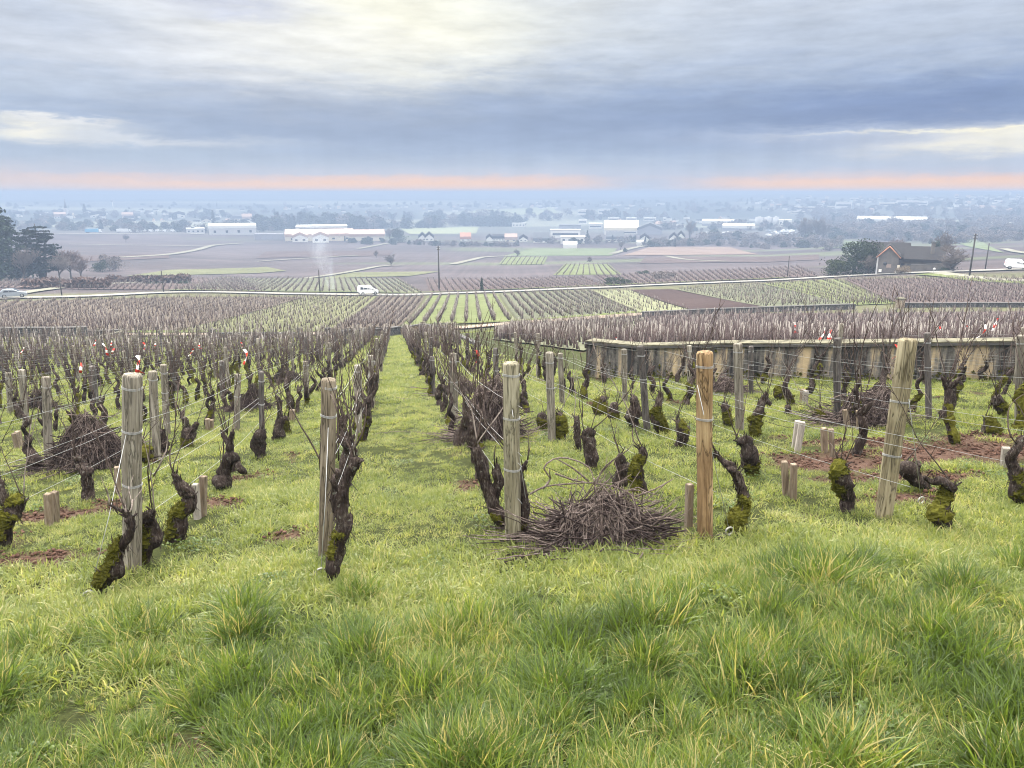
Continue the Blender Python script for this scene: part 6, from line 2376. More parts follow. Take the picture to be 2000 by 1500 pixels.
belt("woods", [(-20, 404), (500, 405), (1000, 402), (1500, 396), (2020, 388)], 240, 6, (.5, .1, .4), 5, 15)
belt("woods", [(1300, 410), (1500, 406), (1800, 404), (2020, 402)], 200, 8, (.4, .1, .5), 9, 16)
belt("woods", [(600, 466), (700, 474), (800, 478)], 24, 10, (.5, .05, .45), 3, 17)
# ------------------------------------------------------------ buildings
def paint(name, c, var=.12, rough=.8):
    return plain(name, c, rough, var, .35, 0, obj_var=.12)


M_WHITE = paint("white render", (0.74, 0.73, 0.70))
M_CREAM = paint("cream render", (0.62, 0.56, 0.46))
M_GREYW = paint("pale grey cladding", (0.50, 0.50, 0.52))
M_LILAC = paint("dull grey cladding", (0.26, 0.26, 0.30))
M_ROOF_PINK = paint("faded pink tiles", (0.42, 0.30, 0.25), .25)
M_ROOF_RED = paint("orange red tiles", (0.40, 0.20, 0.13), .3)
M_ROOF_BROWN = plain("old brown tiles", (0.022, 0.019, 0.020), .95, .5, 1.6, .5)
M_ROOF_SLATE = paint("dark slate", (0.10, 0.105, 0.115), .25)
M_ROOF_PALE = paint("pale sheet roof", (0.66, 0.66, 0.64))
M_ROOF_CREAM = paint("cream sheet roof", (0.72, 0.66, 0.50))
M_GLASS = plain("dark window glass", (0.03, 0.035, 0.045), .15, .2, 2, spec=.5)
M_RENDER_OLD = plain("old stained render", (0.13, 0.118, 0.112), .95, .6, .8, .3)
M_BLUE = paint("blue tarpaulin", (0.10, 0.33, 0.55))


def house(name, label, u0, u1, vb, wall_px, roof_px, deep, gable='side', wallm=None, roofm=None, win=0, band=0, cat="house", group=None, yaw=0.0, over=.3, sink=.6, parts=True, winm=None):
    """gabled, lean or flat building whose front spans pixels u0..u1 and stands on the ground at vb"""
    wallm, roofm = wallm or M_WHITE, roofm or M_ROOF_BROWN
    if not win and not band and u1 - u0 > 13 and cat in ('house', 'winery', 'warehouse', 'farm building', 'farmhouse'):
        win = 2 if gable == 'front' else 4
    B = ground((u0 + u1) / 2, vb)
    dep = proj(B)[2]
    k = dep / FPX
    W, H, Rf = (u1 - u0) * k, wall_px * k, roof_px * k
    rz = -math.atan2(B[0], B[1]) + yaw
    o = empty(name, B, rz, label, cat, group)
    a, b = W / 2, deep
    mb = MB()
    if gable == 'flat':
        mb.box((0, b / 2, (H - sink) / 2), (W, b, H + sink))
    else:
        vs = [(-a, 0, -sink), (a, 0, -sink), (a, b, -sink), (-a, b, -sink), (-a, 0, H), (a, 0, H), (a, b, H), (-a, b, H)]
        if gable == 'front':
            vs += [(0, 0, H + Rf), (0, b, H + Rf)]
            fs = [(0, 1, 5, 8, 4), (1, 2, 6, 5), (2, 3, 7, 9, 6), (3, 0, 4, 7)]
        else:
            vs += [(-a, b / 2, H + Rf), (a, b / 2, H + Rf)]
            fs = [(0, 1, 5, 4), (1, 2, 6, 9, 5), (2, 3, 7, 6), (3, 0, 4, 8, 7)]
        mb.add(vs, fs)
    mb.build("walls", wallm, o)
    mb = MB()
    t = max(.15, .012 * dep * .3)
    if gable == 'flat':
        mb.box((0, b / 2, H + max(Rf, .2) / 2 + .01), (W + 2 * over, b + 2 * over, max(Rf, .2)))
    else:
        if gable == 'front':
            s = Rf / a
            prof = [(-a - over, H - s * over), (0, H + Rf), (a + over, H - s * over)]
            vs = [(x, y, z + dz) for y in (-over, b + over) for dz in (.03, t) for x, z in prof]
        else:
            s = Rf / (b / 2)
            prof = [(-over, H - s * over), (b / 2, H + Rf), (b + over, H - s * over)]
            vs = [(x, y, z + dz) for x in (-a - over, a + over) for dz in (.03, t) for y, z in prof]
        fs = [(0, 1, 4, 3), (1, 2, 5, 4), (6, 9, 10, 7), (7, 10, 11, 8), (3, 4, 10, 9), (4, 5, 11, 10), (0, 6, 7, 1), (1, 7, 8, 2), (0, 3, 9, 6), (2, 8, 11, 5)]
        mb.add(vs, fs)
    rf = mb.build("roof", roofm, o)
    if band:
        mb = MB()
        mb.box((0, -.04, H * (.5 if band == 1 else .68)), (W * .86, .12, H * .28))
        mb.build("window_band", winm or M_GLASS, o)
    for i in range(win):
        mb = MB()
        x = -a + W * (i + .5) / win
        mb.box((x, -.03, H * .52), (min(W / win * .4, 2.2), .1, H * .36))
        mb.build("window", M_GLASS, o)
    return o


# the old farm on the right
house("farmhouse", "long old farmhouse with a big dark brown roof behind the gabled barn", 1692, 1768, 532, 26, 24, 11, 'side', M_RENDER_OLD, M_ROOF_BROWN, 0, cat="farmhouse", yaw=.05)
house("farm_wing", "lower farm wing with a wide dark roof, right of the farmhouse", 1769, 1836, 531, 20, 21, 10, 'side', M_RENDER_OLD, M_ROOF_BROWN, 0, cat="farm building", yaw=.02)
b = house("gabled_barn", "grey rendered barn gable with red tiled verge facing the road", 1713, 1750, 536, 33, 19, 8.0, 'front', M_RENDER_OLD, M_ROOF_BROWN, 0, cat="barn", over=.25)
kb = proj(b.location)[2] / FPX
hb, rb, ab = 33 * kb, 19 * kb, 37 * kb / 2
for s in (-1, 1):
    mb = MB()
    mb.tube([(s * (ab + .3), -.30, hb - .1), (0, -.30, hb + rb + .22)], .14, 5)
    mb.build("verge_tiles", M_ROOF_RED, b)
mb = MB()
mb.tube([(-.5, .02, hb * .62), (-.5, -.06, hb * .62)], .36, 12)
mb.build("round_window", M_GLASS, b)
mb = MB()
mb.box((-ab - .02, -.05, hb * .5), (.28, .16, hb))
mb.build("downpipe", M_GREYW, b)
mb = MB()
mb.box((ab + .05, -.05, hb * .25), (.5, .4, hb * .62))
mb.build("buttress", M_CREAM, b)
for x, z, s in ((-1.3, .55, .55), (1.75, .5, .5)):
    mb = MB()
    mb.box((x, -.12, z + .2), (s, .2, s))
    mb.build("meter_box", M_WHITE, b)
mb = MB()
mb.box((.2, -.02, hb * .50), (.9, .06, .7))
mb.build("plaster_patch", paint("pinkish plaster", (0.30, 0.23, 0.20)), b)
w_ = house("farm_wall_house", "small pale wall bay under the farmhouse eaves, right of the barn gable", 1751, 1768, 530, 23, 3, 3, 'flat', M_CREAM, M_ROOF_SLATE, 0, cat="outbuilding")
mb = MB()
bp = ground(1832, 530)
kk = proj(bp)[2] / FPX
o = empty("chimney", (bp[0], bp[1] + 3, bp[2]), 0, "pale square chimney stack at the right end of the farm wing", "chimney")
mb.box((0, 0, 26 * kk), (.55, .55, 52 * kk))
mb.build("stack", M_RENDER_OLD, o)
mb = MB()
mb.box((0, 0, 52 * kk + .13), (.75, .75, .25))
mb.build("cap", M_W_DARK, o)
wall("grey coped garden wall in front of the farm's right wing", [(1752, 534), (1800, 532), (1850, 530)], 1.6, .35, M_RENDER_OLD, M_COPE_D, step=2)
place_tree("shrub", "rounded tan thatch-like bush beside the barn gable", 1763, 535, 16, 30, mk_bush(70, leaf_mat("dry grass", (.16, .12, .085), (.26, .21, .155)), 1800), "shrub")

# warehouses and works across the middle
house("warehouse", "long pale grey warehouse behind the brown fields, left of centre", 412, 499, 459, 13, 3, 40, 'side', M_GREYW, M_ROOF_PALE, 0, 0, "warehouse")
house("warehouse", "small grey shed left of the long pale warehouse", 366, 399, 456, 8, 2, 16, 'flat', M_GREYW, M_ROOF_PALE, 0, 0, "warehouse")
for i in range(5):
    house("storage_container", "%s dull grey container in the row left of the white winery" % ("leftmost", "second", "middle", "fourth", "rightmost")[i], 498 + i * 11.5, 508.5 + i * 11.5, 469, 11, 1, 8, 'flat', M_LILAC, M_LILAC, 0, 0, "container", "storage containers by the winery", over=0)
house("winery_hall", "long low winery hall with faded pink roofs", 560, 690, 471, 9, 8, 30, 'side', M_CREAM, M_ROOF_PINK, 5, 0, "winery")
house("winery_hall", "cream winery wing with pale pink roof at the right end", 684, 751, 471, 9, 7, 26, 'side', M_CREAM, M_ROOF_PINK, 0, 0, "winery")
house("winery_gable", "white gabled winery front, left of two", 572, 601, 473, 8, 6, 18, 'front', M_WHITE, M_ROOF_PINK, 0, 0, "winery")
house("winery_gable", "white gabled winery front, right of two and bigger", 611, 642, 474, 10, 6, 18, 'front', M_WHITE, M_ROOF_PINK, 0, 0, "winery")
house("white_hall", "large flat white hall with a dark window band behind the winery", 580, 678, 458, 15, 1, 40, 'flat', M_WHITE, M_ROOF_PALE, 0, 2, "hall")
house("gabled_house", "tan roofed house in front of the flat white hall", 649, 678, 457, 6, 5, 12, 'front', M_CREAM, M_ROOF_PINK, 2)
house("gabled_house", "white house with steep gable, left of the pair below the pale crop", 818, 832, 470, 5, 6, 12, 'front', M_WHITE, M_ROOF_BROWN)
house("gabled_house", "white house with steep gable, right of the pair below the pale crop", 830, 847, 471, 6, 7, 12, 'front', M_WHITE, M_ROOF_BROWN)
house("gabled_house", "house with an orange red roof in the middle distance", 899, 920, 471, 4, 7, 10, 'side', M_WHITE, M_ROOF_RED, 2)
house("gabled_house", "small white gable right of the orange-roofed house", 950, 962, 471, 4, 5, 9, 'front', M_WHITE, M_ROOF_BROWN)
house("terrace_house", "low white row with several gables", 962, 985, 471, 5, 3, 9, 'side', M_WHITE, M_ROOF_BROWN, 4)
house("gabled_house", "pinkish roofed house right of the low white row", 986, 1010, 472, 4, 6, 10, 'side', M_CREAM, M_ROOF_PINK, 2)
house("office_block", "white office block with dark window strips, upper stage", 1075, 1133, 465, 15, 1, 16, 'flat', M_WHITE, M_ROOF_PALE, 0, 1, "office block")
house("office_block", "white office block, lower wing stepping forward", 1095, 1142, 476, 13, 1, 14, 'flat', M_WHITE, M_ROOF_PALE, 4, 0, "office block")
house("slate_house", "dark roofed house left of the white office block", 1042, 1072, 474, 4, 10, 12, 'side', M_WHITE, M_ROOF_SLATE, 3)
house("gabled_house", "small white gabled house left of the slate roofed one", 1014, 1030, 472, 4, 5, 9, 'front', M_WHITE, M_ROOF_BROWN)
house("marquee", "low domed white tent at the edge of the green meadow", 1100, 1127, 485, 3, 5, 8, 'side', M_WHITE, M_WHITE, 0, 0, "tent", over=.1)
house("factory_hall", "large hall with cream banded roof and white wall", 1180, 1246, 458, 8, 13, 34, 'side', M_WHITE, M_ROOF_CREAM, 0, 1, "factory")
house("factory_hall", "dark gabled shed next to the cream roofed hall", 1245, 1292, 459, 9, 9, 26, 'front', M_LILAC, M_ROOF_SLATE, 0, 0, "factory")
house("slate_house", "dark roofed house below the cream roofed hall", 1184, 1218, 472, 5, 9, 12, 'side', M_WHITE, M_ROOF_SLATE, 3)
house("gabled_house", "white gabled house right of the dark roofed house", 1250, 1267, 472, 5, 6, 10, 'front', M_WHITE, M_ROOF_BROWN, 1)
house("gabled_house", "white double-gabled house by the tall poplar, left gable", 1307, 1324, 474, 7, 8, 11, 'front', M_WHITE, M_ROOF_BROWN, 1)
house("gabled_house", "white double-gabled house by the tall poplar, right gable", 1322, 1337, 470, 6, 8, 11, 'front', M_WHITE, M_ROOF_BROWN, 1)
house("gabled_house", "white house beside the pinkish field corner", 1244, 1256, 481, 3, 3, 8, 'side', M_WHITE, M_ROOF_PALE)
house("flat_shed", "dark flat industrial shed behind the office block", 1092, 1134, 449, 8, 1, 30, 'flat', M_LILAC, M_ROOF_SLATE, 0, 0, "shed")
house("flat_shed", "white industrial shed right of the dark flat one", 1150, 1176, 447, 9, 1, 30, 'flat', M_WHITE, M_ROOF_PALE, 0, 1, "shed")
house("flat_shed", "white shed row at the far left of the works", 1000, 1026, 443, 6, 1, 20, 'flat', M_WHITE, M_ROOF_PALE, 4, 0, "shed")
house("long_shed", "long shed with a thin bright roof, upper of two right of the poplar", 1372, 1432, 441, 4, 3, 30, 'side', M_LILAC, M_ROOF_PALE, 0, 0, "shed")
house("long_shed", "long shed with a thin bright roof, lower of two right of the poplar", 1412, 1472, 450, 4, 3, 30, 'side', M_LILAC, M_ROOF_PALE, 0, 0, "shed")
house("long_shed", "very long low hall with bright roof, above the old farm", 1678, 1801, 441, 7, 5, 40, 'side', M_LILAC, M_ROOF_PALE, 0, 0, "hall")
house("long_shed", "small white shed at the far right, left one", 1930, 1949, 440, 4, 1, 20, 'flat', M_WHITE, M_ROOF_PALE, 0, 0, "shed")
house("long_shed", "small white shed at the far right, right one", 1970, 1993, 440, 4, 1, 20, 'flat', M_WHITE, M_ROOF_PALE, 0, 0, "shed")
for i, (u, w) in enumerate(((1482, 16), (1500, 17), (1514, 12))):
    B = ground(u, 441)
    k = proj(B)[2] / FPX
    o = empty("silo", B, 0, "%s of the pale cylindrical silos" % ("leftmost", "middle and widest", "rightmost")[i], "silo", "pale silos")
    mb = MB()
    mb.tube([(0, 0, -1), (0, 0, 16 * k)], w / 2 * k, 16)
    mb.build("drum", M_GREYW, o)
    mb = MB()
    mb.tube([(0, 0, 16 * k), (0, 0, 17.6 * k)], [w / 2 * k * 1.02, w * .1 * k], 16)
    mb.build("roof", M_ROOF_PALE, o)
house("white_hall", "white plant building right of the silos", 1521, 1545, 441, 10, 1, 20, 'flat', M_WHITE, M_ROOF_PALE, 3, 0, "hall")
blocks = [(1168, 1196, 418, 9, "white apartment block in the central haze"), (1128, 1150, 420, 10, "cluster-topped white block left of the central apartment block"), (1187, 1209, 431, 5, "low white block under the central apartment block"),
          (1223, 1243, 431, 5, "second low white block to the right"), (1257, 1281, 431, 5, "third low white block to the right"), (1295, 1312, 431, 5, "rightmost low white block in the row"), (1130, 1146, 438, 9, "small white tower block above the office"),
          (1632, 1662, 407, 12, "white slab apartment block on the far right hill"), (1752, 1790, 402, 10, "long white apartment block on the far right hill"), (1792, 1810, 402, 9, "short white apartment block next to the long one"),
          (1718, 1750, 403, 7, "pinkish low block left of the long white apartment block"), (1552, 1604, 411, 7, "long pinkish terrace on the far right hill"), (1660, 1676, 393, 6, "square grey block near the skyline"), (1773, 1794, 391, 4, "flat white block close under the skyline"),
          (1545, 1576, 417, 4, "low white strip building below the pinkish terrace"), (1606, 1640, 407, 4, "thin cream block left of the white slab block")]
for u0, u1, v, h, lab in blocks:
    house("apartment_block", lab, u0, u1, v, h, .5, 14, 'flat', M_CREAM if "pink" in lab or "cream" in lab else M_WHITE, M_ROOF_PALE, 0, 1, "apartment block")
house("water_tower", "thin pale tower on the skyline at far right", 1970, 1974, 384, 9, .5, 8, 'flat', M_WHITE, M_ROOF_PALE, 0, 0, "tower")

# the church
B = ground(131, 426)
k = proj(B)[2] / FPX
o = empty("church", B, 0, "village church with a thin grey spire", "church")
mb = MB()
mb.box((0, 0, 9 * k), (6 * k, 6 * k, 20 * k))
mb.build("tower", M_GREYW, o)
mb = MB()
mb.tube([(0, 0, 19 * k), (0, 0, 37 * k)], [3.2 * k, .15 * k], 8)
mb.build("spire", M_ROOF_SLATE, o)
mb = MB()
a = 12 * k
mb.add([(-a * 1.2, 2, -1), (a, 2, -1), (a, 10 * k, -1), (-a * 1.2, 10 * k, -1), (-a * 1.2, 2, 6 * k), (a, 2, 6 * k), (a, 10 * k, 6 * k), (-a * 1.2, 10 * k, 6 * k), (-a * 1.2, 5 * k, 10 * k), (a, 5 * k, 10 * k)],
       [(0, 1, 5, 4), (1, 2, 6, 9, 5), (2, 3, 7, 6), (3, 0, 4, 8, 7), (4, 5, 9, 8), (7, 8, 9, 6)])
mb.build("nave", M_CREAM, o)
B = ground(221, 408)
k = proj(B)[2] / FPX
o = empty("water_tower", B, 0, "pale mushroom-shaped water tower on the left skyline", "tower")
mb = MB()
mb.tube([(0, 0, -2), (0, 0, 13 * k)], 1.0 * k, 8)
mb.build("shaft", M_WHITE, o)
mb = MB()
mb.tube([(0, 0, 13 * k), (0, 0, 15 * k), (0, 0, 17.5 * k)], [1.2 * k, 3 * k, 3 * k], 12)
mb.build("tank", M_LILAC, o)

for i, (u0, u1, v, h, r, col, lab) in enumerate([
        (28, 43, 424, 4, 2, 0, "white walled house at the far left of the village"), (108, 128, 427, 4, 3, 0, "white house below the church, left"), (126, 146, 426, 4, 4, 1, "cream house right below the church"),
        (178, 206, 425, 4, 3, 0, "long white house right of the conical tree"), (240, 260, 427, 3, 4, 1, "low cream house in the middle of the village"), (264, 274, 426, 4, 4, 0, "small gabled house in the village"),
        (340, 361, 425, 4, 3, 0, "white house with attic among dark trees"), (474, 492, 433, 5, 5, 0, "large gabled house at the right end of the village"), (455, 472, 430, 3, 3, 1, "low house left of the large gabled house"), (395, 412, 434, 3, 4, 1, "pale house beside the pointed conifer")]):
    house("village_house", lab, u0, u1, v, h, r, 10, 'side' if i % 3 else 'front', M_CREAM if col else M_WHITE, (M_ROOF_BROWN, M_ROOF_PINK, M_ROOF_SLATE)[i % 3], 0)
# the far town: small pale houses scattered over the plain and the right-hand hill
g = np.random.default_rng(77)
HM = []
for i in range(6):
    mb = MB()
    w, d, h, r = 9 + i % 3 * 2, 8, 4.5 + i % 2, 3.5
    mb.add([(-w / 2, 0, -1), (w / 2, 0, -1), (w / 2, d, -1), (-w / 2, d, -1), (-w / 2, 0, h), (w / 2, 0, h), (w / 2, d, h), (-w / 2, d, h)], [(0, 1, 5, 4), (1, 2, 6, 5), (2, 3, 7, 6), (3, 0, 4, 7)], 0)
    mb.add([(-w / 2 - .3, -.3, h), (w / 2 + .3, -.3, h), (w / 2 + .3, d + .3, h), (-w / 2 - .3, d + .3, h), (-w / 2 - .3, d / 2, h + r), (w / 2 + .3, d / 2, h + r)], [(0, 1, 5, 4), (2, 3, 4, 5), (1, 2, 5), (3, 0, 4), (0, 3, 2, 1)], 1)
    HM.append(mb.mesh("town_house", [M_WHITE if i % 3 else M_CREAM, (M_ROOF_PINK, M_ROOF_SLATE, M_ROOF_BROWN)[i % 3]]))
for u0, u1, v0, v1, n, grp in ((1480, 2000, 384, 416, 90, "houses of the far town on the right-hand hill"), (1000, 1300, 396, 412, 26, "houses of the far town in the centre"), (560, 1000, 404, 416, 28, "houses scattered over the far plain"), (1200, 1500, 425, 446, 26, "houses between the works and the far town"), (20, 520, 410, 440, 34, "small houses of the village on the left")):
    for _ in range(n):
        u, v = g.uniform(u0, u1), g.uniform(v0, v1)
        B = ground(u, v)
        o = link_mesh("town_house", HM[g.integers(0, 6)], None, B)
        o.rotation_euler = (0, 0, g.uniform(-.9, .9) + (1.57 if g.random() < .4 else 0))
        s = g.uniform(.45, .85)
        o.scale = (s, s, s)
        tag(o, "tiny pale house among the " + grp, "house", grp)


# ------------------------------------------------------------ vehicles
M_CARW = plain("white car paint", (0.72, 0.74, 0.76), .25, .04, 1, spec=.5)
M_CARS = plain("silver car paint", (0.26, 0.29, 0.33), .25, .05, 1, metal=.3, spec=.5)
M_TYRE = plain("tyre rubber", (0.02, 0.02, 0.02), .8, .1, 8)
M_RIM = plain("wheel rim", (0.35, 0.36, 0.37), .4, .1, 8, metal=.5)
M_BUMP = plain("black plastic", (0.035, 0.035, 0.04), .6, .1, 8)
M_LAMP_R = plain("red lamp lens", (0.35, 0.02, 0.02), .3, .05, 8)
M_LAMP_W = plain("clear lamp lens", (0.6, 0.6, 0.58), .15, .05, 8)


def extrude_profile(mb, prof, w, tuck=0.0, ztuck=1.0):
    """side profile (x, z) made solid across the width; the upper part leans inwards"""
    n = len(prof)
    vs = []
    for s, ins in ((-1, .06), (-1, 0), (1, 0), (1, .06)):
        for x, z in prof:
            t = tuck * max(0, z - ztuck)
            cx = sum(p[0] for p in prof) / n
            cz = sum(p[1] for p in prof) / n
            f = .955 if ins else 1.0
            vs.append((cx + (x - cx) * f, s * (w / 2 - t + (0 if ins else -.07)), cz + (z - cz) * f) if False else (cx + (x - cx) * (1.0 if not ins else .96), s * (w / 2 - t - (.06 if not ins else 0)), cz + (z - cz) * (1.0 if not ins else .96)))
    fs = []
    for k in range(3):
        for i in range(n):
            j = (i + 1) % n
            fs.append((k * n + i, k * n + j, (k + 1) * n + j, (k + 1) * n + i))
    fs += [tuple(range(n - 1, -1, -1)), tuple(3 * n + i for i in range(n))]
    mb.add(vs, fs, 0, False)


def wheel(o, x, y, r=.31, wd=.2):
    mb = MB()
    mb.tube([(x, y - wd / 2, r), (x, y - wd * .35, r), (x, y + wd * .35, r), (x, y + wd / 2, r)], [r * .9, r, r, r * .9], 16)
    w_ = mb.build("wheel", M_TYRE, o)
    mb = MB()
    s = -1 if y < 0 else 1
    mb.tube([(x, y + s * wd * .51, r), (x, y + s * wd * .56, r)], [r * .62, r * .5], 12)
    mb.build("rim", M_RIM, w_)


def van(label, u, v, L=4.05, panel=False):
    B = ground(u, v)
    o = empty("white_van", B, 0, label, "van")
    B2 = ground(u + 14, v - (1 if u < 1000 else 2))
    nxt = ROADP[np.argmin(np.hypot(ROADP[:, 0] - B[0], ROADP[:, 1] - B[1]))]
    i = int(np.argmin(np.hypot(ROADP[:, 0] - B[0], ROADP[:, 1] - B[1])))
    d = ROADP[min(i + 1, len(ROADP) - 1)] - ROADP[max(i - 1, 0)]
    o.rotation_euler = (0, 0, math.atan2(d[1], d[0]))
    o.location = (nxt[0] , nxt[1], float(height(nxt[0], nxt[1])) + .09 + .0009 * 160)
    mb = MB()
    prof = [(-2.0, .42), (-2.03, .75), (-1.98, 1.25), (-1.88, 1.72), (-1.70, 1.82), (.25, 1.84), (.55, 1.76), (1.15, 1.14), (1.72, .98), (1.95, .80), (2.0, .5), (1.95, .30), (-1.9, .30)]
    extrude_profile(mb, prof, 1.68, .22, 1.05)
    mb.build("body", M_CARW, o)
    for s in (-1, 1):
        yv = s * .785
        if not panel:
            for x0, x1 in ((-1.72, -1.08), (-.98, -.28)):
                mb = MB()
                mb.add([(x0, yv, 1.12), (x1, yv, 1.12), (x1, yv - s * .10, 1.62), (x0 + .05, yv - s * .10, 1.62), (x0, yv + s * .02, 1.12), (x1, yv + s * .02, 1.12), (x1, yv - s * .08, 1.62), (x0 + .05, yv - s * .08, 1.62)], [(4, 5, 6, 7), (0, 3, 2, 1), (0, 1, 5, 4), (1, 2, 6, 5), (2, 3, 7, 6), (3, 0, 4, 7)])
                mb.build("side_window", M_GLASS, o)
        mb = MB()
        mb.add([(-.18, yv, 1.12), (.95, yv, 1.12), (.50, yv - s * .10, 1.62), (-.18, yv - s * .10, 1.62), (-.18, yv + s * .02, 1.12), (.95, yv + s * .02, 1.12), (.50, yv - s * .08, 1.62), (-.18, yv - s * .08, 1.62)], [(4, 5, 6, 7), (0, 3, 2, 1), (0, 1, 5, 4), (1, 2, 6, 5), (2, 3, 7, 6), (3, 0, 4, 7)])
        mb.build("door_window", M_GLASS, o)
        for x in (-1.28, 1.30):
            wheel(o, x, s * .76)
            mb = MB()
            mb.tube([(x, s * .775, .33), (x, s * .80, .33)], .39, 16)
            mb.build("wheel_arch", M_BUMP, o)
        mb = MB()
        mb.box((1.84, s * .62, .76), (.22, .28, .18))
        mb.build("headlight", M_LAMP_W, o)
        mb = MB()
        mb.box((-1.99, s * .72, 1.0), (.08, .12, .5))
        mb.build("tail_light", M_LAMP_R, o)
        mb = MB()
        mb.box((.78, s * .92, 1.12), (.12, .18, .16))
        mb.build("wing_mirror", M_BUMP, o)
        mb = MB()
        mb.box((0, s * .79, .62), (1.9, .04, .09))
        mb.build("side_strip", M_BUMP, o)
    mb = MB()
    mb.add([(1.17, -.66, 1.17), (1.17, .66, 1.17), (.60, .60, 1.74), (.60, -.60, 1.74), (1.20, -.66, 1.19), (1.20, .66, 1.19), (.63, .60, 1.77), (.63, -.60, 1.77)], [(4, 5, 6, 7), (0, 3, 2, 1), (0, 1, 5, 4), (1, 2, 6, 5), (2, 3, 7, 6), (3, 0, 4, 7)])
    mb.build("windscreen", M_GLASS, o)
    for x, nm in ((2.0, "front_bumper"), (-2.02, "rear_bumper")):
        mb = MB()
        mb.box((x, 0, .46), (.14, 1.62, .24))
        mb.build(nm, M_BUMP, o)
    return o


def _roadp():
    uv = [(-150, 588), (0, 584), (170, 580), (310, 573), (420, 572), (560, 575), (700, 577), (830, 576), (1000, 570), (1200, 562), (1400, 553), (1540, 547), (1640, 541), (1760, 535), (1880, 531), (2000, 527), (2150, 524)]
    return spline([((*ground(*p)[:2], 0), 1.0) for p in uv], 1.0)[:, :2]


ROADP = _roadp()
van("white windowed van driving on the road, centre left", 719, 577)
van("white panel van on the road at the right edge", 1981, 528, panel=True)

# silver car on the left stretch of road
B = ground(24, 582)
o = empty("silver_car", (0, 0, 0), 0, "silver hatchback on the road at the left edge", "car")
i = int(np.argmin(np.hypot(ROADP[:, 0] - B[0], ROADP[:, 1] - B[1])))
d = ROADP[i + 1] - ROADP[i - 1]
o.location = (ROADP[i][0], ROADP[i][1], float(height(*ROADP[i])) + .22)
o.rotation_euler = (0, 0, math.atan2(d[1], d[0]))
mb = MB()
extrude_profile(mb, [(-1.98, .35), (-2.02, .7), (-1.9, .95), (-1.45, 1.38), (-.9, 1.46), (.1, 1.45), (.85, 1.0), (1.7, .86), (1.98, .68), (2.0, .35), (1.9, .25), (-1.85, .25)], 1.7, .25, .95)
mb.build("body", M_CARS, o)
for s in (-1, 1):
    yv = s * .79
    for pr in ([(-1.35, .98), (-.55, .98), (-.55, 1.36), (-1.1, 1.34)], [(-.47, .98), (.72, .98), (.18, 1.36), (-.47, 1.36)]):
        mb = MB()
        mb.add([(x, yv - s * .22 * (z - .95), z) for x, z in pr] + [(x, yv + s * .02 - s * .22 * (z - .95), z) for x, z in pr], [(4, 5, 6, 7), (0, 3, 2, 1), (0, 1, 5, 4), (1, 2, 6, 5), (2, 3, 7, 6), (3, 0, 4, 7)])
        mb.build("side_window", M_GLASS, o)
    for x in (-1.25, 1.25):
        wheel(o, x, s * .78)
    mb = MB()
    mb.box((1.85, s * .6, .70), (.25, .3, .14))
    mb.build("headlight", M_LAMP_W, o)
    mb = MB()
    mb.box((-1.95, s * .65, .80), (.12, .25, .16))
    mb.build("tail_light", M_LAMP_R, o)
mb = MB()
mb.add([(.90, -.66, 1.02), (.90, .66, 1.02), (.16, .60, 1.44), (.16, -.60, 1.44), (.93, -.66, 1.04), (.93, .66, 1.04), (.19, .60, 1.47), (.19, -.60, 1.47)], [(4, 5, 6, 7), (0, 3, 2, 1), (0, 1, 5, 4), (1, 2, 6, 5), (2, 3, 7, 6), (3, 0, 4, 7)])
mb.build("windscreen", M_GLASS, o)


def lorry(label, u0, u1, v, hpx, boxm, cab_right=True):
    B = ground((u0 + u1) / 2, v)
    k = proj(B)[2] / FPX
    L, H = (u1 - u0) * k, hpx * k
    o = empty("lorry", B, -math.atan2(B[0], B[1]), label, "lorry")
    o.location.z += 1.0
    mb = MB()
    mb.box((-L * .09, 0, H * .58), (L * .78, 2.5, H * .8))
    mb.build("load_box", boxm, o)
    mb = MB()
    mb.add([(L * .32, -1.2, .5), (L * .5, -1.2, .5), (L * .49, -1.2, H * .55), (L * .44, -1.2, H * .85), (L * .32, -1.2, H * .85), (L * .32, 1.2, .5), (L * .5, 1.2, .5), (L * .49, 1.2, H * .55), (L * .44, 1.2, H * .85), (L * .32, 1.2, H * .85)],
           [(0, 1, 2, 3, 4), (9, 8, 7, 6, 5), (0, 5, 6, 1), (1, 6, 7, 2), (2, 7, 8, 3), (3, 8, 9, 4), (4, 9, 5, 0)])
    c = mb.build("cab", M_CARW, o)
    mb = MB()
    mb.box((L * .45, -1.22, H * .62), (L * .05, .06, H * .2))
    mb.build("cab_window", M_GLASS, c)
    for x in (-.40, -.33, -.26, .38):
        mb = MB()
        mb.tube([(L * x, -1.25, .5), (L * x, 1.25, .5)], .5, 10)
        mb.build("wheel", M_TYRE, o)


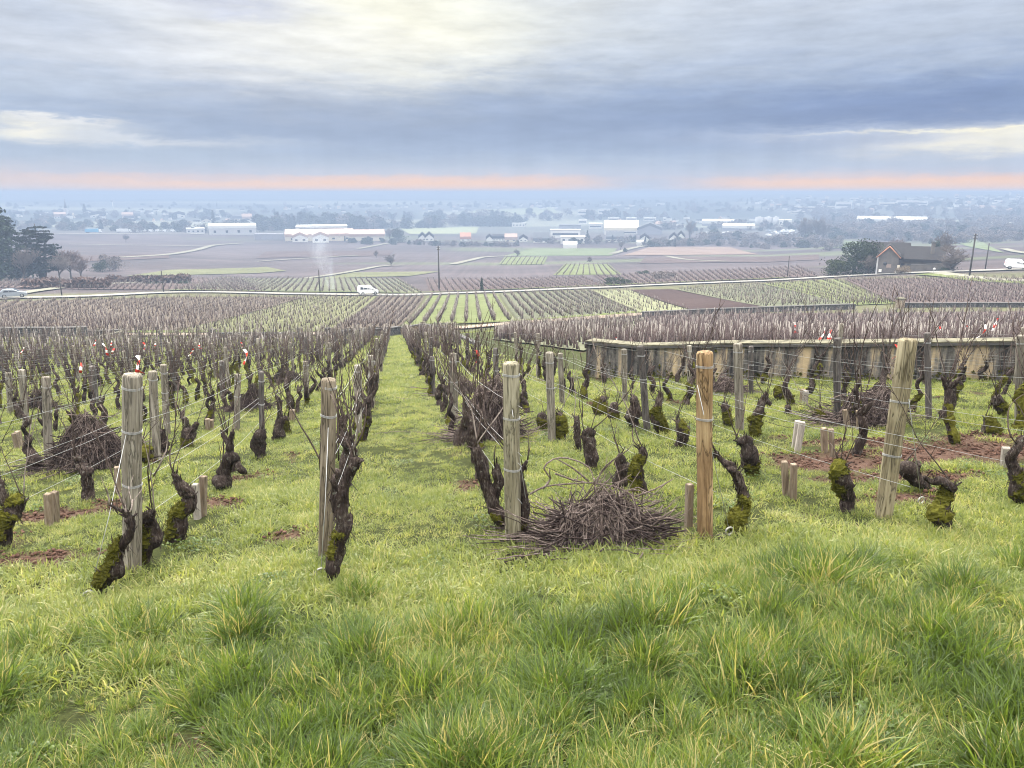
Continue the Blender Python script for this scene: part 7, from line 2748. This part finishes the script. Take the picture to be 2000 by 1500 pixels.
lorry("bright blue lorry on the far road at left", 168, 198, 457, 8, M_BLUE)
lorry("white lorry on the far road, right of the blue one", 229, 256, 456, 7, M_CARW)
for i, (u, w) in enumerate(((266, 10), (282, 9), (296, 10), (309, 11), (323, 9), (338, 9))):
    B = ground(u, 453)
    k = proj(B)[2] / FPX
    o = empty("parked_van", B, -math.atan2(B[0], B[1]), "%s parked white vehicle in the yard left of the grey shed" % ("leftmost", "second from left", "third from left", "fourth from left", "second from right", "rightmost")[i] + "", "van", "white vehicles parked in the far yard")
    mb = MB()
    extrude_profile(mb, [(-.5 * w * k, .4), (-.5 * w * k, 2.3), (.25 * w * k, 2.4), (.4 * w * k, 1.3), (.5 * w * k, 1.1), (.5 * w * k, .4)], 2.0, .1, 1.2)
    mb.build("body", M_CARW, o)
    mb = MB()
    mb.box((.27 * w * k, -1.0, 1.75), (.18 * w * k, .1, .6))
    mb.build("window", M_GLASS, o)
    for x in (-.33, .33):
        mb = MB()
        mb.tube([(x * w * k, -1.05, .4), (x * w * k, 1.05, .4)], .42, 8)
        mb.build("wheel", M_TYRE, o)
g2 = np.random.default_rng(5)
CARM = []
for i in range(3):
    mb = MB()
    extrude_profile(mb, [(-2.1, .35), (-2.1, .9), (-1.3, 1.5), (.3, 1.5), (1.1, .95), (2.1, .8), (2.1, .35)], 1.7, .2, .9)
    CARM.append(mb.mesh("parked_car", [M_CARW, M_CARS, M_CARW][i]))
for _ in range(46):
    u, v = (g2.uniform(1500, 1552), g2.uniform(448, 461)) if _ < 30 else (g2.uniform(1380, 1440), g2.uniform(455, 460))
    o = link_mesh("parked_car", CARM[_ % 3], None, Vector(ground(u, v)))
    o.rotation_euler = (0, 0, g2.uniform(-.3, .3) + 1.57 * (g2.random() < .6))
    o.scale = (1.25,) * 3
    tag(o, "pale parked car in the far car park left of the tall poplars", "car", "cars in the far car park")

# ------------------------------------------------------------ poles and sign
M_POLE = plain("dark pole timber", (0.05, 0.045, 0.042), .9, .3, 2)
for u, vb, vt, r_, lab in ((858, 568, 482, .15, "tall dark utility pole with insulators beyond the road, centre"), (625, 571, 527, .12, "short dark pole by the road, left of the white van"), (121, 578, 543, .10, "thin pole in front of the long left hedge"),
                           (320, 572, 529, .11, "thin pole in front of the second twiggy hedge"), (1538, 541, 500, .10, "thin pole left of the farm's round shrub tree"), (1893, 541, 458, .14, "tall dark utility pole right of the spreading bare tree"), (1924, 527, 476, .11, "second utility pole, right of and behind the tall one")):
    B = ground(u, vb)
    k = proj(B)[2] / FPX
    h = (vb - vt) * k
    o = empty("utility_pole", B, 0, lab, "utility pole", "utility poles along the road")
    mb = MB()
    mb.tube([(0, 0, -.5), (0, 0, h)], [r_ * 1.15, r_ * .85], 8)
    mb.build("shaft", M_POLE, o)
    if h > 6:
        for z in (h - .25, h - .75):
            mb = MB()
            mb.box((0, -.05, z), (.7, .1, .1))
            ca = mb.build("crossarm", M_POLE, o)
            for x in (-.3, .3):
                mb = MB()
                mb.tube([(x, -.05, z + .05), (x, -.05, z + .25)], [.06, .045], 6)
                mb.build("insulator", M_GREYW, ca)
B = ground(1823, 535)
k = proj(B)[2] / FPX
o = empty("road_sign", B, 0, "round pale road sign on a thin post at the farm bend", "sign")
mb = MB()
mb.tube([(0, 0, 0), (0, 0, 11 * k)], .04, 6)
mb.build("post", M_RIM, o)
mb = MB()
mb.tube([(0, -.05, 9.6 * k), (0, -.08, 9.6 * k)], 2.6 * k, 16)
mb.build("disc", M_GREYW, o)


# ------------------------------------------------------------ smoke from a fire among the vines
def smoke():
    B = ground(648, 566)
    rr = random.Random(3)
    dep = proj(B)[2]
    k = dep / FPX
    mb = MB()
    pts = [(0, 0, 0), (-3 * k, .5, 20 * k), (-12 * k, 1, 45 * k), (-14 * k, 2, 75 * k), (-26 * k, 3, 110 * k), (-40 * k, 4, 140 * k)]
    mb.tube([Vector(p) for p in pts], [7 * k, 17 * k, 26 * k, 34 * k, 42 * k, 36 * k], 14)
    m = bpy.data.materials.new("smoke")
    m.use_nodes = True
    nt = m.node_tree
    nt.nodes.clear()
    K = Calc(nt)
    tc = N(nt, 'ShaderNodeTexCoord')
    sep = N(nt, 'ShaderNodeSeparateXYZ')
    nt.links.new(tc.outputs['Object'], sep.inputs[0])
    mp = N(nt, 'ShaderNodeMapping')
    mp.inputs['Scale'].default_value = (1, 1, .45)
    nt.links.new(tc.outputs['Object'], mp.inputs[0])
    n = K.noise(mp.outputs[0], .42, 3, .6, 1.0)
    up = K.m('DIVIDE', sep.outputs[2], 140 * k, clamp=True)
    # denser along the axis of the plume
    ax = K.m('MULTIPLY', K.m('MULTIPLY', up, -40 * k), K.m('POWER', up, .25))
    rad = K.m('MULTIPLY_ADD', up, 34 * k, 8 * k)
    rx = K.m('DIVIDE', K.m('SUBTRACT', sep.outputs[0], ax), rad)
    ry = K.m('DIVIDE', sep.outputs[1], rad)
    fall = K.m('SUBTRACT', 1.0, K.m('ADD', K.m('MULTIPLY', rx, rx), K.m('MULTIPLY', ry, ry)), clamp=True)
    fade = K.m('MULTIPLY', K.m('SUBTRACT', 1.0, up), K.m('DIVIDE', .20, K.m('MULTIPLY_ADD', up, 1.0, .5)))
    dens = K.m('MULTIPLY', K.m('MULTIPLY', K.m('SUBTRACT', n, .40), 4.5, clamp=True), K.m('MULTIPLY', fall, fade))
    v = N(nt, 'ShaderNodeVolumePrincipled')
    v.inputs['Color'].default_value = (.80, .88, 1.0, 1)
    nt.links.new(dens, v.inputs['Density'])
    out = N(nt, 'ShaderNodeOutputMaterial')
    nt.links.new(v.outputs[0], out.inputs['Volume'])
    o = mb.build("smoke", m, None, B)
    tag(o, "thin bluish smoke plume drifting left over the brown fields", "smoke", None, 'stuff')


smoke()
